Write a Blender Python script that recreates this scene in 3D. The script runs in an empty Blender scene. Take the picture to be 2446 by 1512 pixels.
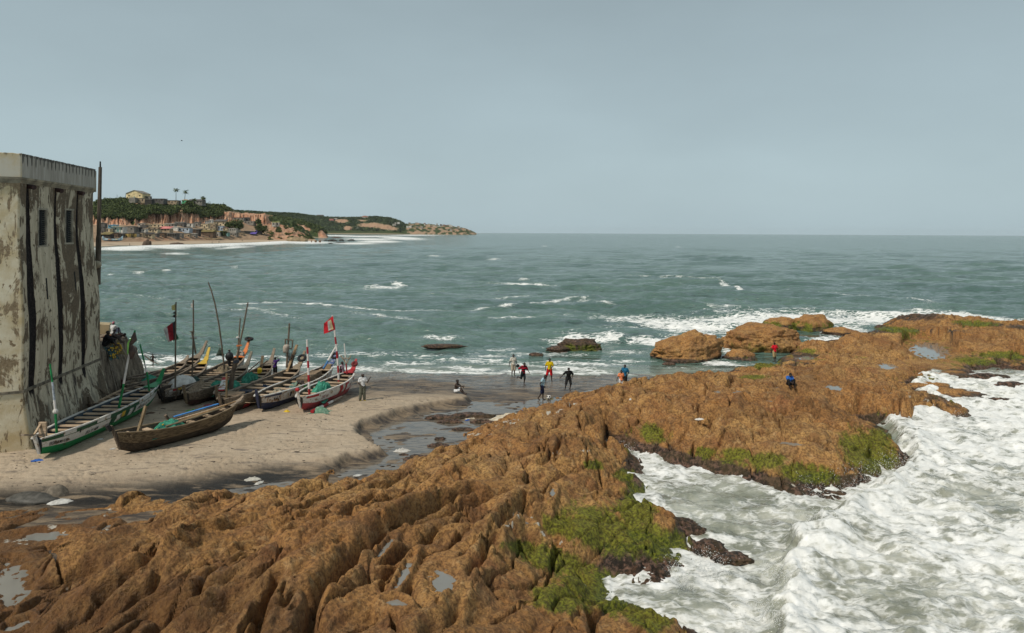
import bpy, bmesh, math, random
import numpy as np
from mathutils import Vector, Matrix

random.seed(7)
rng = np.random.default_rng(11)
scene = bpy.context.scene
col = scene.collection
R = math.radians

# ------------------------------------------------------------------ camera
CZ, F, U0, V0, ROLL = 11.6, 1631.0, 1223.0, 554.5, 0.0054   # authored in a 2446 px wide view
cam_d = bpy.data.cameras.new('camera')
cam_d.sensor_width = 36.0
cam_d.lens = 36.0 * F / 2446.0
cam_d.shift_y = -(756.0 - V0) / 2446.0
cam_d.clip_start = 0.5
cam_d.clip_end = 40000.0
cam = bpy.data.objects.new('camera', cam_d)
col.objects.link(cam)
cam.matrix_world = Matrix(((1, -ROLL, 0, 0), (0, 0, -1, 0), (ROLL, 1, 0, CZ), (0, 0, 0, 1)))
scene.camera = cam

# ------------------------------------------------------------------ sky and sun
SUN_AZ, SUN_EL = R(46), R(50)           # light travels towards +x,+y and down
sun_dir = Vector((math.sin(SUN_AZ) * math.cos(SUN_EL), math.cos(SUN_AZ) * math.cos(SUN_EL), -math.sin(SUN_EL)))
world = bpy.data.worlds.new('World')
scene.world = world
world.use_nodes = True
wn = world.node_tree
wn.nodes.clear()
w_out = wn.nodes.new('ShaderNodeOutputWorld')
bg_sky = wn.nodes.new('ShaderNodeBackground')
bg_veil = wn.nodes.new('ShaderNodeBackground')
sky = wn.nodes.new('ShaderNodeTexSky')
sky.sky_type = 'NISHITA'
sky.sun_disc = False
sky.sun_elevation = SUN_EL
sky.sun_rotation = R(180) + SUN_AZ
sky.altitude = 0
sky.air_density = 1.0
sky.dust_density = 3.0
sky.ozone_density = 1.5
bg_sky.inputs['Strength'].default_value = 0.06
wn.links.new(sky.outputs[0], bg_sky.inputs['Color'])
tc = wn.nodes.new('ShaderNodeTexCoord')
sep = wn.nodes.new('ShaderNodeSeparateXYZ')
wn.links.new(tc.outputs['Generated'], sep.inputs[0])
rmp = wn.nodes.new('ShaderNodeValToRGB')
e = rmp.color_ramp.elements
e[0].position = 0.0; e[0].color = (0.475, 0.60, 0.645, 1)
e[1].position = 1.0; e[1].color = (0.30, 0.36, 0.39, 1)
for p, c in ((0.10, (0.465, 0.585, 0.625, 1)), (0.34, (0.355, 0.445, 0.48, 1))):
    k = rmp.color_ramp.elements.new(p); k.color = c
wn.links.new(sep.outputs['Z'], rmp.inputs[0])
mpv = wn.nodes.new('ShaderNodeMapping')
mpv.inputs['Scale'].default_value = (1.0, 1.0, 2.5)
wn.links.new(tc.outputs['Generated'], mpv.inputs[0])
wno = wn.nodes.new('ShaderNodeTexNoise')
wno.inputs['Scale'].default_value = 3.2
wno.inputs['Detail'].default_value = 5.0
wn.links.new(mpv.outputs[0], wno.inputs['Vector'])
wmr = wn.nodes.new('ShaderNodeMapRange')
wmr.inputs['From Min'].default_value = 0.3; wmr.inputs['From Max'].default_value = 0.7
wmr.inputs['To Min'].default_value = 0.955; wmr.inputs['To Max'].default_value = 1.045
wn.links.new(wno.outputs[0], wmr.inputs[0])
wmul = wn.nodes.new('ShaderNodeMix'); wmul.data_type = 'RGBA'; wmul.blend_type = 'MULTIPLY'
wmul.inputs[0].default_value = 1.0
wn.links.new(rmp.outputs[0], wmul.inputs[6])
wn.links.new(wmr.outputs[0], wmul.inputs[7])
wn.links.new(wmul.outputs[2], bg_veil.inputs['Color'])
bg_veil.inputs['Strength'].default_value = 1.0
wmix = wn.nodes.new('ShaderNodeMixShader')
wmix.inputs[0].default_value = 0.86
wn.links.new(bg_sky.outputs[0], wmix.inputs[1])
wn.links.new(bg_veil.outputs[0], wmix.inputs[2])
wn.links.new(wmix.outputs[0], w_out.inputs['Surface'])

sun_d = bpy.data.lights.new('sun', 'SUN')
sun_d.energy = 3.1
sun_d.angle = R(5)
sun_d.color = (1.0, 0.93, 0.82)
sun = bpy.data.objects.new('sun', sun_d)
col.objects.link(sun)
sun.rotation_euler = sun_dir.to_track_quat('-Z', 'Y').to_euler()
sun.location = (-60, -60, 90)

scene.view_settings.view_transform = 'Standard'
scene.view_settings.look = 'None'
scene.view_settings.exposure = 0.0
scene.view_settings.gamma = 1.0
scene.view_settings.use_curve_mapping = False
scene.cycles.use_denoising = True
scene.cycles.max_bounces = 5
scene.cycles.diffuse_bounces = 2
scene.cycles.glossy_bounces = 2
scene.cycles.volume_bounces = 0

# ------------------------------------------------------------------ picture <-> place
def rayd(u, v):
    a = (u - U0) / F
    b = -(v - V0) / F
    return a - ROLL * b, b + ROLL * a
def gp(u, v, z=0.0):
    a, b = rayd(u, v)
    d = (z - CZ) / b
    return Vector((a * d, d, z))
def at(u, v, d):
    a, b = rayd(u, v)
    return Vector((a * d, d, CZ + b * d))
S = 4096.0 / 2446.0
def sp(us, vs, z=0.0): return gp(us / S, vs / S, z)
def sat(us, vs, d): return at(us / S, vs / S, d)
def uv_of(X, Y, Z):
    a1, b1 = X / Y, (Z - CZ) / Y
    b = (b1 - ROLL * a1) / (1 + ROLL * ROLL)
    a = a1 + ROLL * b
    return U0 + F * a, V0 - F * b

# ------------------------------------------------------------------ noise
class Perlin:
    def __init__(self, seed):
        r = np.random.default_rng(seed)
        p = r.permutation(256)
        self.p = np.concatenate([p, p, p])
        a = r.random(256) * 2 * np.pi
        self.gx, self.gy = np.cos(a), np.sin(a)
    def __call__(self, x, y):
        x0 = np.floor(x).astype(np.int64); y0 = np.floor(y).astype(np.int64)
        fx = x - x0; fy = y - y0
        x0 &= 255; y0 &= 255
        def g(ix, iy, dx, dy):
            h = self.p[self.p[ix & 255] + (iy & 255)]
            return self.gx[h] * dx + self.gy[h] * dy
        u = fx * fx * fx * (fx * (fx * 6 - 15) + 10)
        v = fy * fy * fy * (fy * (fy * 6 - 15) + 10)
        a = g(x0, y0, fx, fy); b = g(x0 + 1, y0, fx - 1, fy)
        c = g(x0, y0 + 1, fx, fy - 1); d = g(x0 + 1, y0 + 1, fx - 1, fy - 1)
        return ((a + u * (b - a)) + v * ((c + u * (d - c)) - (a + u * (b - a)))) * 1.5
def fbm(n, x, y, o=4, lac=2.03, g=0.5):
    s = 0; a = 1.0
    for i in range(o):
        s = s + a * n(x + 17.3 * i, y - 9.1 * i); x = x * lac; y = y * lac; a *= g
    return s
def billow(n, x, y, o=4, lac=2.1, g=0.5):
    s = 0; a = 1.0
    for i in range(o):
        s = s + a * np.abs(n(x + 31.7 * i, y + 11.9 * i)); x = x * lac; y = y * lac; a *= g
    return s
N1, N2, N3, N4 = Perlin(1), Perlin(2), Perlin(3), Perlin(4)
def sst(a, b, x):
    t = np.clip((x - a) / (b - a), 0, 1)
    return t * t * (3 - 2 * t)
def poly_sd(X, Y, pts):
    """signed distance to a closed polygon, positive inside"""
    d = np.full(X.shape, 1e9); ins = np.zeros(X.shape, bool)
    n = len(pts)
    for i in range(n):
        ax, ay = pts[i]; bx, by = pts[(i + 1) % n]
        ex, ey = bx - ax, by - ay
        t = np.clip(((X - ax) * ex + (Y - ay) * ey) / (ex * ex + ey * ey + 1e-12), 0, 1)
        d = np.minimum(d, np.hypot(X - ax - t * ex, Y - ay - t * ey))
        c = ((ay > Y) != (by > Y))
        xx = ax + (Y - ay) * ex / (ey if abs(ey) > 1e-9 else 1e-9)
        ins ^= c & (X < xx)
    return np.where(ins, d, -d)
def line_sd(X, Y, pts):
    """unsigned distance to an open polyline and the side (+ left of travel)"""
    d = np.full(X.shape, 1e9); side = np.zeros(X.shape)
    for (ax, ay), (bx, by) in zip(pts[:-1], pts[1:]):
        ex, ey = bx - ax, by - ay
        t = np.clip(((X - ax) * ex + (Y - ay) * ey) / (ex * ex + ey * ey), 0, 1)
        q = np.hypot(X - ax - t * ex, Y - ay - t * ey)
        s = np.sign(ex * (Y - ay) - ey * (X - ax))
        m = q < d
        d = np.where(m, q, d); side = np.where(m, s, side)
    return d, side
def blob(u, v, cu, cv, ru, rv, ang=0.0):
    c, s = math.cos(R(ang)), math.sin(R(ang))
    du, dv = u - cu, v - cv
    a = (du * c + dv * s) / ru; b = (-du * s + dv * c) / rv
    return np.exp(-(a * a + b * b))

# ------------------------------------------------------------------ objects
def tag(o, label=None, cat=None, group=None, kind=None):
    if label: o['label'] = label
    if cat: o['category'] = cat
    if group: o['group'] = group
    if kind: o['kind'] = kind
    return o
def empty(name, loc, rot=(0, 0, 0), label=None, cat=None, group=None):
    o = bpy.data.objects.new(name, None)
    o.empty_display_size = 0.3
    col.objects.link(o)
    o.location = loc
    o.rotation_euler = rot
    return tag(o, label, cat, group)
def link_mesh(name, me, mat=None, parent=None, smooth=False):
    if mat is not None:
        me.materials.clear(); me.materials.append(mat)
    if smooth: me.shade_smooth()
    o = bpy.data.objects.new(name, me)
    col.objects.link(o)
    if parent is not None: o.parent = parent
    return o
def mesh_np(name, co, quads):
    me = bpy.data.meshes.new(name)
    k = quads.shape[1]
    me.vertices.add(len(co)); me.vertices.foreach_set('co', np.ascontiguousarray(co, np.float32).ravel())
    me.loops.add(quads.size); me.loops.foreach_set('vertex_index', np.ascontiguousarray(quads, np.int32).ravel())
    me.polygons.add(len(quads)); me.polygons.foreach_set('loop_start', np.arange(0, quads.size, k, dtype=np.int32))
    me.update(calc_edges=True)
    return me
def grid_obj(name, X, Y, Z, mat, attrs=None, keep=None, smooth=True, parent=None):
    r, c = X.shape
    idx = np.arange(r * c).reshape(r, c)
    q = np.stack([idx[:-1, :-1], idx[:-1, 1:], idx[1:, 1:], idx[1:, :-1]], -1).reshape(-1, 4)
    if keep is not None:
        kf = keep[:-1, :-1] | keep[:-1, 1:] | keep[1:, 1:] | keep[1:, :-1]
        q = q[kf.ravel()]
    used = np.zeros(r * c, bool); used[q.ravel()] = True
    remap = np.cumsum(used) - 1
    co = np.stack([X.ravel(), Y.ravel(), Z.ravel()], -1)[used]
    me = mesh_np(name, co, remap[q])
    for k, v in (attrs or {}).items():
        a = me.attributes.new(k, 'FLOAT', 'POINT')
        a.data.foreach_set('value', np.ascontiguousarray(v.ravel()[used], np.float32))
    return link_mesh(name, me, mat, parent, smooth)

class MB:
    """collects boxes, tubes, lofts; build() links them as ONE mesh"""
    def __init__(self): self.v = []; self.f = []
    def add(self, vs, fs):
        n = len(self.v)
        self.v += [tuple(p) for p in vs]
        self.f += [tuple(i + n for i in f) for f in fs]
        return self
    def box(self, c, s, rot=None):
        hx, hy, hz = s[0] / 2, s[1] / 2, s[2] / 2
        vs = [Vector((x, y, z)) for z in (-hz, hz) for y in (-hy, hy) for x in (-hx, hx)]
        if rot is not None: vs = [rot @ p for p in vs]
        c = Vector(c)
        return self.add([p + c for p in vs], [(0, 2, 3, 1), (4, 5, 7, 6), (0, 1, 5, 4), (2, 6, 7, 3), (0, 4, 6, 2), (1, 3, 7, 5)])
    def bar(self, a, b, w, h=None, up=(0, 0, 1)):
        a, b = Vector(a), Vector(b); h = h or w
        x = (b - a); L = x.length; x.normalize()
        up = Vector(up)
        if abs(x.dot(up)) > 0.98: up = Vector((0, 1, 0))
        y = up.cross(x).normalized(); z = x.cross(y)
        m = Matrix((x, y, z)).transposed()
        return self.box((a + b) / 2, (L, w, h), m)
    def tube(self, pts, r, n=8, cap=True):
        pts = [Vector(p) for p in pts]
        rs = r if isinstance(r, (list, tuple)) else [r] * len(pts)
        vs = []; ref = Vector((0.31, 0.87, 0.39)).normalized()
        for i, p in enumerate(pts):
            t = (pts[min(i + 1, len(pts) - 1)] - pts[max(i - 1, 0)]).normalized()
            a = t.cross(ref).normalized(); b = t.cross(a)
            for k in range(n):
                an = 2 * math.pi * k / n
                vs.append(p + (a * math.cos(an) + b * math.sin(an)) * rs[i])
        fs = []
        for i in range(len(pts) - 1):
            for k in range(n):
                fs.append((i * n + k, i * n + (k + 1) % n, (i + 1) * n + (k + 1) % n, (i + 1) * n + k))
        if cap:
            fs.append(tuple(range(n))[::-1]); fs.append(tuple((len(pts) - 1) * n + k for k in range(n)))
        return self.add(vs, fs)
    def loft(self, rings, close=True, cap=True):
        n = len(rings[0]); vs = [p for r in rings for p in r]; fs = []
        for i in range(len(rings) - 1):
            for k in range(n if close else n - 1):
                fs.append((i * n + k, i * n + (k + 1) % n, (i + 1) * n + (k + 1) % n, (i + 1) * n + k))
        if cap:
            fs.append(tuple(range(n))[::-1]); fs.append(tuple((len(rings) - 1) * n + k for k in range(n)))
        return self.add(vs, fs)
    def sphere(self, c, r, seg=10, ring=7):
        rx, ry, rz = r if isinstance(r, (list, tuple)) else (r, r, r)
        rings = []
        for i in range(ring + 1):
            th = math.pi * (0.02 + 0.96 * i / ring)
            rings.append([(c[0] + rx * math.sin(th) * math.cos(2 * math.pi * k / seg), c[1] + ry * math.sin(th) * math.sin(2 * math.pi * k / seg), c[2] - rz * math.cos(th)) for k in range(seg)])
        return self.loft(rings)
    def mesh(self, name):
        me = bpy.data.meshes.new(name)
        me.from_pydata(self.v, [], self.f)
        me.update()
        return me
    def build(self, name, mat, parent=None, smooth=False):
        me = self.mesh(name)
        bm = bmesh.new(); bm.from_mesh(me)
        bmesh.ops.recalc_face_normals(bm, faces=bm.faces)
        bm.to_mesh(me); bm.free()
        o = link_mesh(name, me, mat, parent)
        if smooth:
            me.shade_smooth()
        return o

# ------------------------------------------------------------------ materials
class NT:
    def __init__(self, name, rough=0.8, spec=0.3):
        self.m = bpy.data.materials.new(name); self.m.use_nodes = True
        self.t = self.m.node_tree; self.n = self.t.nodes
        self.b = self.n['Principled BSDF']
        self.b.inputs['Roughness'].default_value = rough
        self.b.inputs['Specular IOR Level'].default_value = spec
        self._tc = None
    def L(self, a, b): self.t.links.new(a, b)
    def val(self, sock, x):
        if x is None: return
        if isinstance(x, (int, float)): sock.default_value = x
        elif isinstance(x, (tuple, list)): sock.default_value = tuple(x) + ((1,) if len(x) == 3 and len(sock.default_value) == 4 else ())
        else: self.L(x, sock)
    def co(self, kind='Object', scale=None, rot=None):
        if self._tc is None: self._tc = self.n.new('ShaderNodeTexCoord')
        o = self._tc.outputs[kind]
        if scale is None and rot is None: return o
        mp = self.n.new('ShaderNodeMapping'); self.L(o, mp.inputs[0])
        if scale: mp.inputs['Scale'].default_value = scale
        if rot: mp.inputs['Rotation'].default_value = rot
        return mp.outputs[0]
    def noise(self, vec, scale, detail=4, rough=0.55, dist=0.0, out=0):
        k = self.n.new('ShaderNodeTexNoise')
        self.L(vec, k.inputs['Vector'])
        k.inputs['Scale'].default_value = scale; k.inputs['Detail'].default_value = detail
        k.inputs['Roughness'].default_value = rough; k.inputs['Distortion'].default_value = dist
        return k.outputs[out]
    def voro(self, vec, scale, feature='F1', out='Distance', rnd=1.0):
        k = self.n.new('ShaderNodeTexVoronoi'); k.feature = feature
        self.L(vec, k.inputs['Vector']); k.inputs['Scale'].default_value = scale; k.inputs['Randomness'].default_value = rnd
        return k.outputs[out]
    def ma(self, op, a, b=None, c=None, clamp=False):
        k = self.n.new('ShaderNodeMath'); k.operation = op; k.use_clamp = clamp
        for i, x in enumerate((a, b, c)): self.val(k.inputs[i], x)
        return k.outputs[0]
    def mr(self, x, a, b, c=0.0, d=1.0, smooth=True):
        k = self.n.new('ShaderNodeMapRange'); k.interpolation_type = 'SMOOTHSTEP' if smooth else 'LINEAR'
        self.val(k.inputs[0], x)
        for i, y in enumerate((a, b, c, d)): self.val(k.inputs[1 + i], y)
        return k.outputs[0]
    def mix(self, f, a, b, mode='MIX'):
        k = self.n.new('ShaderNodeMix'); k.data_type = 'RGBA'; k.blend_type = mode
        self.val(k.inputs[0], f); self.val(k.inputs[6], a); self.val(k.inputs[7], b)
        return k.outputs[2]
    def attr(self, name):
        k = self.n.new('ShaderNodeAttribute'); k.attribute_name = name
        return k.outputs['Fac']
    def sepz(self, vec, ax='Z'):
        k = self.n.new('ShaderNodeSeparateXYZ'); self.L(vec, k.inputs[0]); return k.outputs[ax]
    def bump(self, h, strength=0.5, dist=0.05, normal=None):
        k = self.n.new('ShaderNodeBump'); k.inputs['Strength'].default_value = strength; k.inputs['Distance'].default_value = dist
        self.L(h, k.inputs['Height'])
        if normal is not None: self.L(normal, k.inputs['Normal'])
        return k.outputs[0]
    def done(self, color=None, rough=None, normal=None):
        self.val(self.b.inputs['Base Color'], color)
        if rough is not None: self.val(self.b.inputs['Roughness'], rough)
        if normal is not None: self.L(normal, self.b.inputs['Normal'])
        return self.m
_mc = {}
def flat(color, rough=0.7, var=0.12, scale=6.0, name='paint_plain', spec=0.3):
    key = ('f', tuple(color), rough, var, scale)
    if key not in _mc:
        t = NT(name, rough, spec); c = t.co()
        n = t.noise(c, scale, 4)
        d = tuple(max(0, x * (1 - 2.2 * var)) for x in color); l = tuple(x * (1 + 1.2 * var) for x in color)
        _mc[key] = t.done(t.mix(t.mr(n, 0.3, 0.7), d, l))
    return _mc[key]
def wood(c1, c2=None, name='weathered_wood', axis=0, scale=1.0):
    c2 = c2 or tuple(x * 0.45 for x in c1)
    key = ('w', tuple(c1), tuple(c2), axis, scale)
    if key not in _mc:
        t = NT(name, 0.85, 0.2)
        s = [14 * scale] * 3; s[axis] = 1.1 * scale
        g = t.noise(t.co(scale=tuple(s)), 1.6, 5, 0.6)
        b = t.noise(t.co(), 1.7, 4, 0.6)
        k = t.mix(t.mr(g, 0.33, 0.68), c2, c1)
        k = t.mix(t.mr(b, 0.45, 0.75, 0, 0.55), k, tuple(x * 0.6 for x in c2))
        _mc[key] = t.done(k, None, t.bump(g, 0.35, 0.02))
    return _mc[key]
def boat_paint(color, wear=0.5, under=(0.16, 0.115, 0.075), name='boat_paint'):
    key = ('p', tuple(color), wear, under)
    if key not in _mc:
        t = NT(name, 0.62, 0.35)
        a = t.noise(t.co(scale=(1.2, 3, 3)), 2.2, 7, 0.68)
        b = t.noise(t.co(scale=(3, 3, 0.5)), 2.5, 4, 0.6)
        w = t.mr(a, 0.62 - 0.22 * wear, 0.66 - 0.16 * wear)
        base = t.mix(t.mr(b, 0.35, 0.75, 0, 0.35), color, tuple(x * 0.62 for x in color))
        _mc[key] = t.done(t.mix(w, base, under), t.mr(w, 0, 1, 0.5, 0.85), t.bump(a, 0.2, 0.01))
    return _mc[key]
# ================================================================== SAND
def low_z(Y):
    return np.interp(Y, [18, 30, 46, 55, 60, 90], [0.55, 0.50, 0.34, 0.03, -0.22, -1.8])
def high_z(Y):
    return np.interp(Y, [18, 42, 55.5, 60, 90], [0.97, 0.93, 0.05, -0.22, -1.8])
berm_uv = [(-700, 1190), (0, 1161), (289, 1151), (491, 1132), (600, 1112), (657, 1104), (720, 1103), (776, 1104), (801, 1096), (837, 1081), (865, 1077), (893, 1071),
           (912, 1066), (896, 1056), (879, 1046), (859, 1030), (850, 1013), (866, 1003), (886, 996), (905, 991), (923, 985), (946, 977), (967, 971),
           (995, 964), (1020, 957), (1060, 950), (1093, 946), (1113, 945), (1122, 938), (1105, 915), (1090, 890), (900, 850), (300, 840), (-700, 840)]
berm_w = [tuple(gp(u, v, 0.93))[:2] for u, v in berm_uv]
scarp_w = [tuple(gp(u, v, 0.8))[:2] for u, v in berm_uv[8:28]]
def sand_z(X, Y, detail=True):
    X = np.asarray(X, float); Y = np.asarray(Y, float)
    d = poly_sd(X, Y, berm_w)
    d = d + 0.16 * N1(X * 1.1, Y * 1.1) + 0.05 * N2(X * 2.6, Y * 2.6)
    ds, _ = line_sd(X, Y, scarp_w)
    steep = sst(2.2, 0.3, ds) * sst(1.2, 0.2, np.abs(d))
    width = 0.21 + 1.4 * (1 - sst(2.5, 0.0, ds))
    k = sst(-0.5, 0.5, d / (2 * width) + 0.0)
    lo = low_z(Y) + 0.045 * fbm(N3, X * 0.55 - 0.25 * Y, Y * 0.9, 3) + 0.012 * N2(X * 2.2, Y * 6.0)
    hi = high_z(Y) + 0.05 * fbm(N1, X * 0.5, Y * 0.5, 3)
    z = lo + (hi - lo) * k
    if detail:
        z = z - k * 0.06 * sst(.22, 0, np.abs(N3(X * 2.4 + 1, Y * 2.4))) * sst(-.1, .3, N1(X * .4, Y * .4)) + k * (0.014 * fbm(N4, X * 2.6, Y * 2.6, 3) + 0.012 * np.abs(N2(X * 4.7, Y * 4.7)))
        z = z + 0.01 * steep * fbm(N3, X * 5, Y * 5, 3)
    return z, k
def sz(x, y):
    z, k = sand_z(np.array([float(x)]), np.array([float(y)]), False)
    return float(z[0])

def polar(u0, u1, nu, d0, d1, nd, uniform_v=False):
    a = np.linspace((u0 - U0) / F, (u1 - U0) / F, nu)
    if uniform_v: y = 1.0 / np.linspace(1 / d0, 1 / d1, nd)
    else: y = np.geomspace(d0, d1, nd)
    A, Y = np.meshgrid(a, y)
    return A * Y, Y

X, Y = polar(-260, 1900, 620, 21.0, 66.0, 420)
Z, K = sand_z(X, Y)
dry = sst(0.55, 0.86, Z) * K
dry = np.clip(dry - 0.9 * sst(0.22, 0.12, Z), 0, 1)
m = NT('beach_sand', 0.9, 0.2)
c = m.co()
n1 = m.noise(c, 0.35, 5, 0.6); n2 = m.noise(c, 38.0, 3, 0.6)
stre = m.noise(m.co(scale=(0.5, 2.2, 1), rot=(0, 0, R(-14))), 1.3, 6, 0.65, 0.5)
foot = m.noise(c, 3.4, 4, 0.6)
dk = m.attr('dry')
dryc = m.mix(m.mr(n1, 0.3, 0.72), (0.40, 0.315, 0.225), (0.475, 0.385, 0.285))
dryc = m.mix(m.mr(n2, 0.42, 0.7, 0, 0.35), dryc, (0.24, 0.18, 0.125))
mott = m.noise(m.co(scale=(.6, 1.3, 1), rot=(0, 0, R(-10))), 3.2, 6, .7)
dryc = m.mix(m.mr(mott, 0.50, 0.66, 0, 0.55), dryc, (0.215, 0.165, 0.118))
blk = m.mr(stre, 0.54, 0.68, 0, 0.78)
dryc = m.mix(blk, dryc, (0.15, 0.125, 0.105))
wetc = m.mix(m.mr(stre, 0.38, 0.60), (0.225, 0.170, 0.115), (0.060, 0.050, 0.044))
wetc = m.mix(m.ma('MULTIPLY', m.attr('black'), m.mr(stre, .30, .52)), wetc, (0.022, 0.020, 0.018))
base = m.mix(dk, wetc, dryc)
hh = m.ma('ADD', m.ma('MULTIPLY', foot, 1.0), m.ma('MULTIPLY', n2, 0.25))
seaward = m.attr('sheen')
rgh = m.mix(seaward, m.mix(dk, (0.50,) * 3, (0.95,) * 3), (0.06,) * 3)
sand_mat = m.done(base, rgh, m.bump(hh, 0.8, 0.09))
sheen = sst(0.34, 0.16, Z) * sst(46.0, 51.0, Y)
Us, Vs = uv_of(X, Y, 0.4 + 0 * X)
sand_keep = Us < np.interp(Vs, [880, 915, 960, 1040, 1150, 1512], [1900, 1720, 1440, 1230, 1180, 900])
sand_obj = tag(grid_obj('beach', X, Y, Z, sand_mat, {'dry': dry, 'sheen': sheen, 'black': np.clip(1.3 * blob(Us, Vs, 60, 1190, 480, 34, -3) + 1.0 * blob(Us, Vs, 520, 1165, 300, 18, -8), 0, 1)}, sand_keep), kind='structure')

# ================================================================== ROCK
rk = []
def rp(lst):
    for u, v, z in lst:
        p = gp(u, v, max(z, 0.0)); rk.append((p.x, p.y, z))
def rps(lst):          # buried under the sand
    for u, v, z in lst:
        p = gp(u, v, 0.4); rk.append((p.x, p.y, z))
# far edge of the foreground mass, against the sand and the stream
rp([(-120, 1258, .1), (0, 1247, .12), (150, 1235, .2), (300, 1217, .28), (450, 1203, .45), (545, 1190, .62), (620, 1170, 1.1), (690, 1155, 1.2), (760, 1141, 1.35), (860, 1147, 1.25),
    (980, 1127, 1.4), (1060, 1108, 1.45), (1110, 1088, 1.45), (1095, 1066, 1.1), (1122, 1042, 1.1), (1190, 1020, 1.2), (1250, 985, 1.15)])
rp([(-60, 1275, .45), (60, 1270, .5), (180, 1256, .5), (250, 1290, .85), (330, 1240, .5), (450, 1250, 1.25), (650, 1228, 1.7), (850, 1208, 1.8), (1050, 1180, 1.8), (1200, 1140, 1.8), (1300, 1090, 1.7), (1380, 1085, 1.5)])
rp([(60, 1350, .72), (100, 1400, 1.0), (300, 1380, 1.6), (500, 1340, 2.0), (750, 1310, 2.1), (950, 1290, 1.95), (1150, 1260, 1.75), (1350, 1210, 1.25), (1470, 1180, .8)])
rp([(-60, 1440, .5), (0, 1485, .9), (200, 1480, 1.6), (450, 1470, 2.2), (700, 1430, 2.3), (900, 1420, 2.15), (1100, 1400, 1.9), (1250, 1340, 1.45), (1400, 1290, .85), (1520, 1275, .62), (1590, 1300, .38)])
rp([(-300, 1600, .6), (0, 1600, .9), (300, 1620, 2.1), (700, 1620, 2.5), (1100, 1600, 2.1), (1300, 1440, 1.3), (1400, 1470, .9), (1500, 1500, .6), (1270, 1380, 1.35)])
# waterline of the foreground mass on the surf side
edge = [(1432, 1080), (1505, 1092), (1540, 1140), (1556, 1205), (1598, 1250), (1655, 1290), (1655, 1345), (1590, 1400), (1540, 1395), (1470, 1376), (1455, 1392), (1490, 1425), (1560, 1468), (1640, 1490), (1690, 1512), (1740, 1600)]
rp([(u, v, 0.0) for u, v in edge])
rp([(1455, 1130, .95), (1490, 1150, .6), (1500, 1210, .7), (1600, 1345, .2), (1530, 1335, .4), (1390, 1365, .45), (1300, 1320, 1.05)])
# trough between the two masses and open water
rp([(1445, 1072, .0), (1510, 1082, -.15), (1580, 1135, -.5), (1640, 1190, -.8), (1700, 1240, -.9), (1740, 1320, -.9), (1660, 1430, -.7), (1540, 1412, -.3), (1760, 1480, -1.2), (1900, 1300, -1.2), (2000, 1260, -1.2), (1820, 1200, -.8), (2120, 1215, -.9), (2250, 1090, -1.1), (2400, 1150, -1.2), (2446, 1400, -1.2), (2200, 1500, -1.3)])
# right bank waterline
edge2 = [(1470, 1062), (1555, 1086), (1640, 1112), (1720, 1132), (1800, 1155), (1900, 1183), (1980, 1190), (2060, 1180), (2120, 1150), (2165, 1105), (2160, 1070), (2125, 1040), (2105, 1018), (2180, 1011), (2270, 1008), (2345, 1004)]
rp([(u, v, 0.0) for u, v in edge2])
# top of the middle mass
rp([(1330, 958, 1.15), (1400, 937, 1.2), (1458, 921, 1.4), (1500, 914, 1.5), (1560, 908, 1.6), (1640, 894, 1.65), (1700, 892, 1.6), (1780, 894, 1.45), (1850, 890, .95), (1900, 874, .6), (1960, 852, .55), (2000, 838, .55)])
rp([(1300, 1035, 1.5), (1400, 1000, 1.5), (1430, 1045, .7), (1500, 960, 1.65), (1480, 1020, .85), (1600, 1000, 1.45), (1560, 1045, .65), (1650, 1065, .75), (1700, 950, 1.8), (1800, 1000, 1.6), (1720, 1075, .85), (1900, 950, 1.75), (2000, 1000, 1.6), (2060, 930, 1.45), (1850, 1100, .9), (1760, 1115, .4), (2000, 1080, 1.1), (2080, 1040, 1.0), (2125, 1080, .5), (1950, 1155, .3), (2060, 1140, .4), (2190, 985, .7), (2290, 994, .3), (1900, 1040, 1.4)])
# right hand shelf
rp([(2000, 880, 1.5), (2100, 900, 1.4), (2190, 872, 1.05), (2100, 812, 1.75), (1950, 822, 1.15), (2040, 803, 1.5), (2160, 797, 1.7), (2215, 838, .55), (2290, 866, .5), (2400, 805, 1.9), (2446, 795, 2.0), (2350, 785, 1.5), (2200, 768, 1.35), (2190, 752, 1.8), (2290, 762, 1.0), (2446, 774, 1.2), (2140, 785, .6), (2080, 795, .3), (2600, 800, 1.5), (2446, 850, .9), (2600, 860, .7), (2400, 830, 1.4), (2600, 780, .9)])
rp([(2180, 920, .25), (2230, 900, -.05), (2260, 960, .12), (2320, 930, -.15), (2380, 890, -.15), (2400, 900, -.2), (2446, 940, -.1), (2446, 980, -.2), (2400, 1000, -.35), (2300, 905, .0), (2600, 920, -.4)])
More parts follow.
